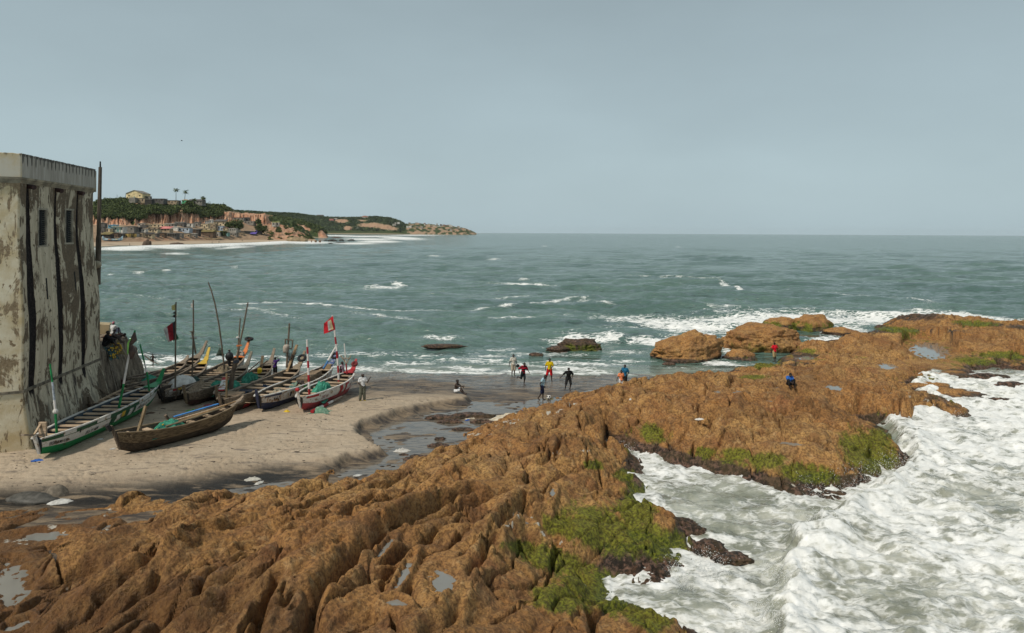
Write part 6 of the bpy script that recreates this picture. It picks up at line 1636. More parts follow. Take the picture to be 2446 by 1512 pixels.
G = Boat('brown canoe with a carved stern plank, between the tarp canoe and the mast-post canoe', (740, 1581), (984.8, 1462.6), (1.76, 1.85), boat_paint((.075, .03, .025), .4, (.05, .04, .03), 'maroon_bottom'), wood((.27, .20, .145), (.10, .075, .05), 'tan_side', 0), None, None, None, 1.7, 10, wood((.25, .185, .12), None, 'stem_wood', 2), .55, 1.25, wood((.25, .22, .17), None, 'grey_prow', 0), .42)
q = G.pt(.06, 1, 1); MB().bar((q.x - .05, -.05, q.z - .03), (q.x + 1.15, -.25, q.z + .42), .42, .05, up=(0, -.7, .7)).build('stern_plank', wood((.30, .225, .155), None, 'plank_tan', 0), G.root)
G.patch(.90, .985, .62, .93, yellow_p, 'yellow_panel', off=.02)
H = Boat('painted canoe with a black bottom and an orange prow, white tarp near its stern', (643.6, 1571), (977.6, 1411), (1.72, 1.85), black_tar, boat_paint((.33, .29, .25), .6, (.14, .11, .085), 'worn_grey_paint'), None, None, None, 1.75, 13, black_tar, .2, 1.35, orange_p, .46)
H.patch(.045, .075, .86, .985, cred_p, off=.03); H.patch(.077, .107, .86, .985, yellow_p, off=.03); H.patch(.02, .043, .86, .985, white_p, off=.03)
rr = []
for k in range(3):
    H.patch(.10 + .012 * k, .155 - .012 * k, .54 + .06 * k, .86 - .05 * k, (black_tar, white_p, cred_p)[k], 'painted_emblem', off=.022 + .004 * k)
I_ = Boat('dark tarred canoe behind the green prow, with a red and yellow bow', (635, 1554), (821.4, 1442), (1.80, 1.85), black_tar, wood((.12, .095, .075), (.045, .036, .03), 'dark_side', 0), None, None, None, 1.4, 8, black_tar, .3, 1.2, yellow_p, .45)
I_.patch(.86, .99, .66, .98, cred_p, 'red_panel', off=.03)
J = Boat('plain grey canoe farthest up the left side, its bow standing in the surf', (505, 1519), (800, 1417), (1.8, 1.9), grey_w, grey_w, None, None, None, 1.7, 11, post_w, .2, 1.3, wood((.28, .22, .16), None, 'grey_bow', 0), .5)
Kk = Boat('weathered canoe with a small green net, between the green canoe and the plain grey one', (492, 1548), (742, 1442), (1.72, 1.75), grey_w, wood((.19, .145, .11), None, 'dull_side', 0), None, None, None, 1.35, 8, boat_paint((.10, .03, .03), .5), .4, .5, None, .5)
Lb = Boat('old broken brown canoe lying close against the fort wall', (362, 1622), (585, 1537), (1.62, 1.6), grey_w, wood((.13, .10, .08), None, 'rotten_side', 0), None, None, None, 1.15, 6, post_w, .45, .3, None, .5, .72)
q = Lb.pt(.1, 1, 1); MB().bar((q.x + .4, .5, q.z - .2), (q.x + 2.2, -.3, q.z + .35), .16, .06).build('loose_plank', plank_w, Lb.root); MB().bar((q.x + 1.6, .3, q.z), (q.x + 1.0, .65, q.z + .6), .14, .06).build('loose_plank', post_w, Lb.root)

# ------------------------------------------------------------------ poles, oars and flags
def pole(pts, r, mat, label, name='pole', cat='pole', bands=None, group=None):
    """pts: (us, vs, depth)"""
    P = [sat(u, v, d) for u, v, d in pts]
    if len(P) == 2: P = [P[0], P[0].lerp(P[1], .33), P[0].lerp(P[1], .66), P[1]]
    rs_ = [r * (1 - .35 * i / (len(P) - 1)) for i in range(len(P))]
    if not bands:
        o = MB().tube(P, rs_, 8).build(name, mat, None, False)
        return tag(o, label, cat, group), P
    t = empty(name, P[0], (0, 0, 0), label, cat, group)
    seg = [0]; 
    for a, b in zip(P[:-1], P[1:]): seg.append(seg[-1] + (b - a).length)
    def pos(x):
        for i in range(len(P) - 1):
            if x <= seg[i + 1] + 1e-6: return P[i].lerp(P[i + 1], (x - seg[i]) / (seg[i + 1] - seg[i]))
        return P[-1]
    n = len(bands); Lt = seg[-1]
    for i, m_ in enumerate(bands):
        xs = [Lt * (i + f / 3) / n for f in range(4)]
        MB().tube([pos(x) - P[0] for x in xs], [r * (1 - .3 * x / Lt) for x in xs], 8).build('pole_band', m_, t)
    return t, P
def dep(b, t): return b.w(b.pt(t, .5, 1) * .5 + b.pt(t, .5, -1) * .5).y
gp_m = flat((.015, .20, .06), .6, .2, 3, 'pole_green'); wp_m = flat((.66, .62, .58), .6, .1, 3, 'pole_white'); rp_m = flat((.34, .018, .025), .6, .15, 3, 'pole_red'); stick = wood((.20, .155, .11), (.08, .06, .045), 'stick', 2)
def cloth(name, mat, pts_grid, parent=None, label=None, cat=None):
    """pts_grid rows of world points -> thin two sided cloth with ripples"""
    g = MB(); rows = pts_grid
    g.loft([list(r) for r in rows], close=False, cap=False)
    o = g.build(name, mat, parent, True)
    sol = None
    if label: tag(o, label, cat)
    return o
def flag_grid(corners, n=9, m=6, amp=.05, ph=0.0):
    a, b, c, d = [Vector(p) for p in corners]      # a top hoist, b top fly, c bottom fly, d bottom hoist
    nn = (b - a).cross(d - a).normalized(); out = []
    for j in range(m + 1):
        t = j / m; out.append([a.lerp(d, t).lerp(b.lerp(c, t), i / n) + nn * amp * math.sin(2.2 * math.pi * i / n + ph + 2.4 * t) * (i / n) + nn * .006 for i in range(n + 1)])
    return out
def flag(pole_thing, cs, depth, mats, amp=.05, ph=0.0, name='flag'):
    """cs: four source px corners (top hoist, top fly, bottom fly, bottom hoist); mats: vertical stripes hoist -> fly"""
    base = pole_thing.location if pole_thing.type == 'EMPTY' else Vector((0, 0, 0))
    w = [sat(u, v, depth) - base for u, v in cs]
    n = len(mats) * 4
    g = flag_grid(w, n, 7, amp, ph)
    for k, m_ in enumerate(mats):
        sub = [r[k * 4:k * 4 + 5] for r in g]
        MB().loft(sub, close=False, cap=False).build(name if len(mats) == 1 else 'flag_stripe', m_, pole_thing, True)
def fm(c, nm): return flat(c, .8, .2, 4, nm)
f_red, f_wht, f_blk, f_grn, f_yel, f_brn = fm((.30, .02, .03), 'flag_red'), fm((.52, .50, .46), 'flag_white'), fm((.035, .032, .035), 'flag_black'), fm((.03, .17, .09), 'flag_green'), fm((.42, .38, .16), 'flag_yellow'), fm((.075, .05, .04), 'flag_brown')
dA = dep(A, .12)
t, P = pole([(228, 1745, dA), (222, 1650, dA), (213, 1555, dA), (200, 1456, dA)], .06, gp_m, 'green pole with a pale wrapped cloth near the stern of the green canoe', bands=[gp_m, gp_m, gp_m, wp_m, flat((.38, .42, .46), .8, .25, 6, 'wrapped_cloth'), flat((.38, .42, .46), .8, .25, 6, 'wrapped_cloth'), gp_m, gp_m], name='wrapped_pole')
MB().sphere(P[1].lerp(P[2], .05) - t.location, (.13, .11, .13), 8, 6).build('cloth_knot', f_wht, t)
dA2 = dep(A, .55)
t, P = pole([(469, 1662, dA2), (490, 1560, dA2), (510, 1450, dA2), (528, 1370, dA2), (540, 1322, dA2)], .065, gp_m, 'tall green and white pole with a furled brown flag amid the green canoe', bands=[gp_m, gp_m, gp_m, wp_m, wp_m, wp_m, flat((.18, .42, .10), .6, .1, 3, 'lime_paint'), gp_m], name='flagpole')
MB().tube([P[3] - P[0] + Vector((0, -.05, -.9)), P[3] - P[0] + Vector((.05, -.05, -.5)), P[3] - P[0] + Vector((-.02, -.05, -.1)), P[4] - P[0] + Vector((-.05, -.03, -.5)), P[4] - P[0] + Vector((-.02, 0, -.1))], [.06, .19, .07, .17, .05], 8).build('furled_flag', f_brn, t)
MB().tube([P[3] - P[0] + Vector((-.12, -.2, -.6)), P[3] - P[0] + Vector((-.10, -.2, .0)), P[4] - P[0] + Vector((-.12, -.18, -.4))], [.03, .05, .03], 6).build('flag_fold', flat((.25, .55, .12), .7, .1, 3, 'lime_cloth'), t)
dA3 = dep(A, .86)
pole([(597, 1563, dA3), (590, 1500, dA3), (575, 1440, dA3), (560, 1376, dA3)], .055, gp_m, 'leaning dark green pole at the bow of the green canoe', bands=[gp_m, gp_m, wp_m, gp_m, gp_m])
dL = dep(Lb, .03)
t, P = pole([(338, 1662, dL), (330, 1557, dL)], .035, fm((.12, .03, .03), 'dark_red_stick'), 'short dark red stick with a small tricolour flag by the fort wall', name='small_flagpole', bands=[fm((.12, .03, .03), 'dark_red_stick')])
flag(t, ((329, 1560), (322, 1580), (316, 1620), (331, 1625)), dL - .05, [f_red], .02); flag(t, ((331, 1578), (316, 1602), (318, 1632), (333, 1628)), dL - .07, [f_wht], .02); flag(t, ((330, 1590), (314, 1612), (318, 1634), (326, 1630)), dL - .09, [f_grn], .02)
dH = dep(H, .08)
t, P = pole([(701, 1590, dH), (702, 1500, dH), (701, 1400, dH), (703, 1300, dH), (704, 1208, dH)], .055, stick, 'weathered flagpole with yellow, black and red flags above the tarp canoe', name='flagpole', bands=[stick])
flag(t, ((703, 1216), (687, 1222), (688, 1240), (702, 1242)), dH, [f_yel], .03); flag(t, ((703, 1243), (690, 1252), (700, 1256), (703, 1258)), dH, [f_blk], .02); flag(t, ((703, 1256), (688, 1264), (697, 1270), (703, 1270)), dH, [f_blk], .02)
flag(t, ((702, 1283), (655, 1314), (673, 1370), (702, 1354)), dH, [f_blk, f_red, f_red, f_wht], .07); flag(t, ((704, 1330), (714, 1350), (712, 1358), (690, 1364)), dH + .1, [f_grn], .02)
dI = dep(G, .12)
MB().bar(P[0] - P[0] + Vector((-.22, -.12, .55)), Vector((.22, -.12, .55)), .10, .10).build('step_block', post_w, t); MB().bar(Vector((-.16, -.12, .5)), Vector((-.06, -.12, -.05)), .10, .08).build('step_leg', post_w, t); MB().bar(Vector((.16, -.12, .5)), Vector((.08, -.12, -.05)), .10, .08).build('step_leg', post_w, t)
dG = dep(H, .42)
t, P = pole([(768, 1516, dG), (772, 1400, dG), (774, 1300, dG), (773, 1200, dG)], .06, stick, 'straight dark pole with a small pale flag and two crosspieces', name='flagpole', bands=[stick])
flag(t, ((772, 1211), (763, 1216), (765, 1230), (772, 1231)), dG, [f_wht], .02)
a, b = sat(768, 1326, dG), sat(783, 1414, dG); MB().bar(a - P[0], b - P[0], .10, .06).build('side_stick', stick, t)
for (u0, u1, v_) in ((759, 778, 1327), (763, 787, 1352)): MB().bar(sat(u0, v_, dG - .05) - P[0], sat(u1, v_, dG - .05) - P[0], .08, .06).build('crosspiece', stick, t)
dH2 = dep(H, .55)
o, P = pole([(898, 1478, dH2), (888, 1390, dH2), (876, 1300, dH2), (860, 1215, dH2), (846, 1165, dH2), (833, 1129, dH2)], .06, stick, 'very long bent pole curving left, tallest on the beach')
dH3 = dep(H, .80)
t = empty('hanging_cloth', sat(877, 1392, dH3), (0, 0, 0), 'dark green folded cloth hanging from a thin line by the bent pole', 'cloth')
rr = []
for k, (v_, w_) in enumerate(((1392, .03), (1402, .12), (1412, .20), (1422, .30))):
    c_ = sat(879 + .3 * k, v_, dH3) - t.location; rr.append([c_ + Vector((math.cos(x) * w_ * (1 + .25 * math.sin(5 * x)), math.sin(x) * w_ * .4, .03 * math.sin(3 * x))) for x in np.linspace(0, 2 * math.pi, 15)[:-1]])
MB().loft(rr).build('cloth', fm((.035, .055, .04), 'dark_green_cloth'), t, True); MB().tube([sat(877, 1379, dH3) - t.location, Vector((0, 0, 0))], .012, 5).build('line', stick, t); MB().sphere(sat(876, 1379, dH3) - t.location, .05, 8, 6).build('float', f_wht, t)
pole([(876, 1379, dH3), (889, 1374, dep(H, .72)), (891, 1402, dep(H, .62)), (891, 1412, dH2)], .012, stick, 'thin line tying the dark green cloth to the bent pole', 'line', 'rope')
dF = dep(Fb, .20)
t, P = pole([(920, 1572, dF), (926, 1520, dF), (936, 1470, dF), (945, 1437, dF)], .17, post_w, 'thick leaning mast post with two thinner poles lashed to it', name='mast_post', bands=[post_w])
dm = dF + .1
MB().tube([sat(944, 1470, dm) - P[0], sat(958, 1380, dm) - P[0], sat(975, 1300, dm) - P[0], sat(992, 1209, dm) - P[0]], [.06, .055, .05, .04], 8).build('lashed_pole', stick, t); MB().tube([sat(948, 1440, dm + .15) - P[0], sat(955, 1360, dm + .15) - P[0], sat(961, 1273, dm + .15) - P[0]], [.05, .045, .035], 8).build('lashed_pole', stick, t)
MB().tube([P[3] - P[0] + Vector((-.02, 0, -.05)), P[3] - P[0] + Vector((.02, 0, -.22))], [.18, .185], 10).build('lashing', fm((.05, .06, .08), 'dark_lashing'), t)
MB().bar(sat(947, 1383, dm) - P[0], sat(967, 1381, dm) - P[0], .10, .08).build('crosspiece', orange_p, t); MB().sphere(sat(951, 1350, dm) - P[0], (.12, .1, .07), 8, 6).build('float', f_wht, t)
dE = dep(E, .62)
t, P = pole([(1147, 1470, dE), (1151, 1400, dE), (1155, 1340, dE), (1158, 1293, dE)], .075, post_w, 'mast with a square timber frame and a hanging jacket', name='framed_mast', bands=[post_w])
fr_ = [(1141, 1357), (1171, 1361), (1168, 1396), (1143, 1392)]
for i in range(4):
    (u0, v0), (u1, v1) = fr_[i], fr_[(i + 1) % 4]
    if i == 3: v1 -= 0
    MB().bar(sat(u0, v0, dE - .09) - P[0], sat(u1, v1, dE - .09) - P[0], .07, .06).build('frame_bar', post_w, t)
rr = []
for v_, uc, w_ in ((1378, 1147, .10), (1384, 1146, .20), (1394, 1144, .19), (1404, 1142, .15), (1411, 1141, .12)):
    c_ = sat(uc, v_, dE - .22) - P[0]; rr.append([c_ + Vector((math.cos(x) * w_ * (1 + .2 * math.sin(4 * x)), math.sin(x) * w_ * .5, 0)) for x in np.linspace(0, 2 * math.pi, 13)[:-1]])
tg = tag(MB().loft([[p + P[0] for p in r] for r in rr]).build('jacket', fm((.34, .29, .24), 'beige_cloth'), None, True), 'beige jacket hung on the framed mast', 'jacket')
dC = dep(Cc, .13)
rb = [rp_m, wp_m]
pole([(1238, 1583, dC), (1236, 1540, dC), (1232, 1440, dC), (1228, 1359, dC)], .075, rp_m, 'straight red and white banded pole near the stern of the red canoe', name='banded_pole', bands=[rp_m, wp_m, rp_m, wp_m, rp_m, wp_m, rp_m, wp_m][:8], group=None)
dC2 = dep(Cc, .68)
t, P = pole([(1356, 1548, dC2), (1353, 1480, dC2), (1347, 1400, dC2), (1340, 1340, dC2), (1336, 1300, dC2), (1329, 1262, dC2)], .07, rp_m, 'curved red and white banded flagpole flying a red flag on the red canoe', name='flagpole', bands=[rp_m, wp_m, rp_m, wp_m, rp_m, wp_m, rp_m, wp_m, rp_m, wp_m])
f_crm = fm((.55, .42, .24), 'flag_print_cream'); f_bred = fm((.52, .015, .025), 'flag_bright_red')
cs = ((1332, 1263), (1297, 1293), (1295, 1336), (1338, 1320))
flag(t, cs, dC2 - .05, [f_bred], .08, .6)
flag(t, ((1324, 1278), (1311, 1285), (1313, 1323), (1334, 1316)), dC2 - .09, [f_crm, f_wht], .04, .6, 'flag_print')
dC3 = dep(Cc, .86)
t, P = pole([(1388, 1495, dC3), (1383, 1440, dC3), (1377, 1374, dC3)], .05, wp_m, 'red-footed forked rest with a crossbar at the bow of the red canoe', name='oar_rest', bands=[rp_m, rp_m, wp_m, wp_m, wp_m, wp_m])
pw = wood((.42, .33, .24), None, 'pale_stick', 2)
MB().bar(sat(1386, 1455, dC3) - P[0], sat(1362, 1421, dC3) - P[0], .09, .07).build('fork_arm', pw, t); MB().bar(sat(1386, 1455, dC3) - P[0], sat(1403, 1423, dC3) - P[0], .09, .07).build('fork_arm', pw, t); MB().bar(sat(1370, 1432, dC3 - .06) - P[0], sat(1398, 1433, dC3 - .06) - P[0], .09, .05).build('crossbar', pw, t)
dD = dep(Dd, .9)
pole([(1293, 1475, dep(Dd, .76)), (1308, 1450, dep(Dd, .80)), (1330, 1410, dep(Dd, .86)), (1349, 1377, dep(Dd, .9))], .08, wp_m, 'blue-bladed white oar leaning over the bow of the navy-bottomed canoe', name='oar', cat='oar', bands=[fm((.06, .17, .34), 'oar_blue'), wp_m, wp_m])
MBp = MB().bar(sat(1148, 1486, dep(E, .70)), sat(1188, 1379, dep(E, .78)), .20, .07).build('plank', wood((.42, .29, .17), None, 'new_plank', 0)); tag(MBp, 'long fresh plank standing upright in the blue-net canoe', 'plank')
a = sp(1248, 1654, .93); b = sp(1367, 1592, .95)
t = empty('banded_pole', a, (0, 0, 0), 'red and white pole lying on the sand beside the red canoe', 'pole')
for i, m_ in enumerate((rp_m, wp_m, rp_m, wp_m, wood((.42, .35, .27), None, 'bare_pole', 0), wood((.42, .35, .27), None, 'bare_pole', 0))):
    q0 = a.lerp(b, i / 6) - a + Vector((0, 0, .10)); q1 = a.lerp(b, (i + 1) / 6) - a + Vector((0, 0, .10)); MB().tube([q0, q1], [.115 - .01 * i, .115 - .01 * (i + 1)], 9).build('pole_band', m_, t)
q = Cc.w(Cc.pt(.5, .3, -1)); 
for (b_, tt, r_, lb) in ((H, 1, .36, 'black tyre capping the orange prow'), (E, 1, .34, 'black tyre slipped over the prow of the blue-net canoe'), (Cc, 1, .24, 'small red-black tyre on the prow of the red canoe'), (Dd, 1, .30, 'dark tyre on the prow of the navy-bottomed canoe')):
    e = b_.pt(1, 1, 1) * .5 + b_.pt(1, 1, -1) * .5
    pr = {id(H): 1.35, id(E): 1.25, id(Cc): .95, id(Dd): 1.1}[id(b_)]; fct = {id(H): .95, id(E): .45, id(Cc): .5, id(Dd): .5}[id(b_)]
    c_ = b_.w(e + Vector((pr * .62 * fct, 0, pr * .78 * fct + .05)))
    bm = bmesh.new(); rr = []
    mb = MB(); n1, n2 = 18, 8; rings = []
    for i in range(n1):
        an = 2 * math.pi * i / n1; rings.append([(math.cos(an) * (r_ - .10 + .10 * math.cos(2 * math.pi * j / n2)), math.sin(an) * (r_ - .10 + .10 * math.cos(2 * math.pi * j / n2)), .09 * math.sin(2 * math.pi * j / n2)) for j in range(n2)])
    rings.append(rings[0]); mb.loft(rings, cap=False)
    o = mb.build('tyre', flat((.016, .016, .017), .75, .2, 8, 'tyre_rubber') if b_ is not Cc else fm((.14, .02, .02), 'red_tyre'), None, True); o.location = c_; o.rotation_euler = (.15, -.15 if b_ is H else -.75, 1.4)
    tag(o, lb, 'tyre')

# ------------------------------------------------------------------ nets, tarp and gear in the boats
def net_mat(c1, c2, nm):
    m = NT(nm, .9, .1); c = m.co()
    a = m.noise(c, 5, 7, .7, .8); w = m.voro(c, 16, 'DISTANCE_TO_EDGE')
    return m.done(m.mix(m.mr(a, .35, .66), c1, c2), .9, m.bump(m.ma('ADD', a, m.ma('MULTIPLY', w, .4)), 1.0, .08))
net_g = net_mat((.03, .17, .11), (.09, .36, .25), 'green_net'); net_b = net_mat((.008, .018, .04), (.035, .06, .10), 'blue_net'); net_c = net_mat((.22, .19, .13), (.46, .42, .33), 'cream_rope'); net_p = net_mat((.10, .22, .15), (.22, .34, .25), 'pale_net')
def heap(name, c, size, mat, label, cat, seed=0, rot=0, floats=None, nfl=0, amp=.25, flmat=None):
    X_, Y_ = np.meshgrid(np.linspace(-1, 1, 34), np.linspace(-1, 1, 34))
    r = np.sqrt(X_ ** 2 + Y_ ** 2); th = np.arctan2(Y_, X_)
    m_ = np.maximum(np.abs(X_), np.abs(Y_)) / np.maximum(r, 1e-6)
    X_, Y_ = X_ / np.where(r > 0, m_, 1) * 1.0, Y_ / np.where(r > 0, m_, 1)
    X_ = np.where(r > 0, np.cos(th) * np.maximum(np.abs(np.cos(th) * r), 0) / np.maximum(np.abs(np.cos(th)), 1e-6) * 1, 0) if False else X_
    rr_ = np.sqrt(X_ ** 2 + Y_ ** 2)
    Z_ = np.clip(1 - rr_ ** 2.2, 0, 1) ** .7 * (1 + amp * fbm(N2, X_ * 2.2 + seed * 3.1, Y_ * 2.2 - seed, 4)) + .06 * amp * 4 * np.abs(N3(X_ * 6 + seed, Y_ * 6))
    jit = 1 + .18 * N1(np.cos(th) * 1.7 + seed, np.sin(th) * 1.7)
    o = grid_obj(name, X_ * jit * size[0] / 2, Y_ * jit * size[1] / 2, Z_ * size[2], mat)
    o.location = c; o.rotation_euler = (0, 0, rot); tag(o, label, cat)
    if nfl:
        k = MB()
        for i in range(nfl):
            a_, r_ = random.uniform(0, 6.28), random.uniform(.4, 1.0)
            MB().sphere((math.cos(a_) * r_ * size[0] / 2, math.sin(a_) * r_ * size[1] / 2, size[2] * max(0, 1 - r_ ** 2) * .9 + .05), (.055, .045, .04), 7, 5).build('float', flmat, o)
    return o
def inb(b, t, w=.55, y=0.0):
    p = b.pt(t, w, 1); return b.w((p.x, y, p.z))
fl_y = flat((.62, .38, .03), .6, .1, 5, 'yellow_float'); fl_o = flat((.55, .13, .07), .6, .1, 5, 'orange_float')
ba = math.atan2(1, .1)
def ang(b): return b.root.rotation_euler[2]
heap('fishing_net', inb(Bb, .40, .62), (1.7, .95, .52), net_g, 'pale green net heap with yellow floats in the small brown canoe', 'net', 1, ang(Bb), None, 26, flmat=fl_y)
heap('fishing_net', inb(Cc, .38, .45), (2.3, 1.25, .85), net_g, 'big bright green net heap in the red and white canoe', 'net', 2, ang(Cc), None, 6, flmat=fl_y)
heap('fishing_net', inb(Cc, .56, .5, .15), (1.0, .7, .35), net_mat((.05, .12, .2), (.16, .32, .42), 'sky_net'), 'light blue net spilled behind the green heap in the red canoe', 'net', 3, ang(Cc))
heap('fishing_net', inb(Dd, .46, .5), (1.5, 1.0, .55), net_mat((.06, .12, .13), (.22, .30, .22), 'teal_net'), 'teal and cream net heap amid the navy-bottomed canoe', 'net', 4, ang(Dd))
heap('rope_pile', inb(Dd, .22, .55), (1.5, 1.0, .40), net_c, 'cream rope pile near the stern of the navy-bottomed canoe', 'rope', 5, ang(Dd), amp=.6)
heap('fishing_net', inb(Dd, .33, .5), (1.2, 1.0, .40), net_b, 'dark net with pale rope behind the cream rope pile', 'net', 6, ang(Dd), None, 8, flmat=fl_o)
heap('fishing_net', inb(E, .52, .4), (2.8, 1.1, .45), net_b, 'dark blue net with orange floats along the blue-net canoe', 'net', 7, ang(E), None, 16, flmat=fl_o, amp=.5)
for i, t_ in enumerate((.26, .33)):
    p = E.pt(t_, .9, 1); o = MB().loft([[E.pt(t_, .84, 1, -.02) * (1 - f) * 1.0 + E.pt(t_, .84, -1, -.02) * f + Vector((dx, 0, dz)) for dx, dz in ((-.28, -.28), (-.22, .06), (0, .11), (.22, .06), (.28, -.28))] for f in np.linspace(.12, .62, 8)], close=False, cap=False).build('fishing_net', net_b, None, True); o.matrix_world = E.mw; tag(o, ('navy net draped over the bench nearest the stern deck' if i == 0 else 'navy net draped over the second bench beside the orange-float net'), 'net')
heap('fishing_net', inb(Fb, .26, .62, .1), (1.7, 1.15, .72), net_g, 'green net heap beside the thick mast post, right of it', 'net', 8, ang(Fb))
heap('fishing_net', inb(G, .40, .6, -.3), (1.5, 1.0, .5), net_g, 'green net heap left of the thick mast post', 'net', 9, ang(G))
heap('fishing_net', inb(Fb, .55, .6), (2.2, 1.15, .75), net_mat((.02, .12, .08), (.07, .29, .20), 'deep_green_net'), 'dark-folded green net heap behind the lashed poles', 'net', 10, ang(Fb))
heap('fishing_net', inb(Fb, .70, .6, .1), (1.2, .9, .35), net_p, 'grey-green net with bits of yellow toward the bow', 'net', 11, ang(Fb), None, 5, flmat=fl_y)
heap('fishing_net', inb(Kk, .36, .7), (1.9, 1.0, .5), net_g, 'small green net heap behind the green canoe prow', 'net', 12, ang(Kk), None, 5, flmat=fl_y)
o = heap('tarpaulin', inb(H, .205, .9), (2.1, 1.5, .62), flat((.56, .54, .50), .8, .12, 3, 'white_tarp'), 'white tarpaulin over a lumpy load in the orange-prowed canoe', 'tarpaulin', 13, ang(H), amp=.12)
heap('fishing_net', inb(H, .285, .85, -.3), (.9, .7, .42), net_mat((.02, .04, .04), (.08, .13, .11), 'dark_net'), 'dark net bundle poking out beside the white tarpaulin', 'net', 14, ang(H))
heap('rope_pile', inb(H, .66, .9, -.2), (1.2, .9, .35), net_mat((.10, .08, .055), (.26, .21, .14), 'brown_rope'), 'brown rope tangle by the foot of the bent pole', 'rope', 15, ang(H), amp=.7)
heap('fishing_net', sp(1283, 1648, .94), (.95, .6, .28), net_p, 'pale green scrap of net on the sand by the lying pole', 'net', 16)
p = inb(Fb, .80, .86, .15)
t = empty('jerrycan', p, (0, 0, ang(Fb) + .3), 'yellow jerrycan near the bow of the mast-post canoe', 'jerrycan')
MB().loft([[(x, y, z) for x, y in ((-.26, -.15), (.26, -.15), (.26, .15), (-.26, .15))] for z in (0, .26)] + [[(x * .8, y * .7, .31) for x, y in ((-.26, -.15), (.26, -.15), (.26, .15), (-.26, .15))]]).build('body', flat((.72, .46, .02), .45, .08, 4, 'yellow_plastic'), t); MB().tube([(-.12, 0, .30), (-.10, 0, .37), (.10, 0, .37), (.12, 0, .30)], .025, 6).build('handle', flat((.72, .46, .02), .45, .08, 4, 'yellow_plastic'), t); MB().tube([(.2, 0, .3), (.2, 0, .36)], .035, 8).build('cap', dark_open, t)
p = inb(H, .79, .95, .1)
t = empty('bundle', p, (0, 0, 0), 'round black bundle tied to a short stick near the orange prow', 'bundle'); MB().sphere((0, 0, .62), (.30, .28, .34), 14, 10).build('bag', flat((.016, .016, .018), .5, .2, 8, 'black_plastic'), t, True); MB().tube([(0, 0, -.25), (0, 0, .40)], [.09, .12], 8).build('neck', flat((.016, .016, .018), .5, .2, 8, 'black_plastic'), t)
p = inb(H, .93, .97)
t = empty('cloth_roll', p + Vector((0, 0, .05)), (0, 0, ang(H)), 'spotted black and white cloth tied under the orange prow', 'cloth'); spm_ = flat((.30, .28, .25), .8, .9, 14, 'spotted_cloth'); MB().tube([(-.1, -.3, -.1), (.05, -.18, .32), (.15, 0, .40), (.05, .18, .32), (-.1, .3, -.1)], [.08, .12, .13, .12, .08], 8).build('cloth', spm_, t, True); MB().bar((0, 0, -.1), (.1, 0, .3), .22, .12).build('tail', spm_, t)
p = inb(Fb, .93, .98, .1); 
MBp = MB().bar(p + Vector((-.3, -.3, -.2)), p + Vector((-.2, -.2, .75)), .20, .06).build('plank', wood((.30, .22, .14), None, 'upright_plank', 2)); tag(MBp, 'short upright plank at the bow of the mast-post canoe', 'plank')
for k, (dx, lb) in enumerate(((-.9, 'fallen dark stick crossing the bow of the mast-post canoe, left one'), (-.5, 'fallen dark stick crossing the bow of the mast-post canoe, right one'))):
    o = MB().bar(p + Vector((dx, -1.2, -.2)), p + Vector((dx + .7, -.8 + k * .5, .42)), .08, .07).build('stick', post_w); tag(o, lb, 'stick')
# dry twigs beside the framed mast
t = MB(); c_ = sat(1164, 1450, dep(E, .74))
for i in range(38):
    a_ = random.uniform(-.5, .5); t.tube([c_ + Vector((random.uniform(-.12, .12), random.uniform(-.1, .1), -.4)), c_ + Vector((a_ * .5, random.uniform(-.2, .2), .35)), c_ + Vector((a_ * 1.1, random.uniform(-.3, .3), random.uniform(.6, 1.0)))], [.016, .012, .006], 4)
tag(t.build('twig_bundle', flat((.035, .03, .028), .9, .2, 4, 'dark_twigs')), 'bundle of dark twigs standing beside the framed mast', 'twigs')
# floats and net hung on the ruined wall
heap('fishing_net', sat(468, 1392, 44.6), (.85, .75, .16), net_mat((.09, .07, .04), (.22, .17, .08), 'olive_net'), 'olive net with many yellow floats hung on the ruined wall, right one', 'net', 18, 0, None, 26, flmat=fl_y).rotation_euler = (0, 1.15, -.1)
heap('fishing_net', sat(446, 1412, 43.6), (.8, .7, .15), net_mat((.012, .014, .022), (.10, .17, .15), 'black_green_net'), 'black and green net with few yellow floats hung on the ruined wall, left one', 'net', 19, 0, None, 18, flmat=fl_y).rotation_euler = (0, 1.15, -.1)
pole([(490, 1382, 46.5), (540, 1397, 49), (600, 1415, 53), (700, 1428, 60)], .02, stick, 'upper dark rope running from the ruined wall out to sea', 'rope', 'rope')
pole([(492, 1384, 46.6), (540, 1404, 49), (600, 1424, 53), (690, 1436, 58)], .02, stick, 'lower dark rope running from the ruined wall out to sea', 'rope', 'rope')
pole([(980, 1609, dep(E, .05)), (1000, 1611, 39.6), (1024, 1609, dep(Dd, .0))], .012, flat((.5, .38, .25), .8, .1, 3, 'tan_rope'), 'thin tan rope between the blue-net canoe and the navy-bottomed canoe', 'rope', 'rope')
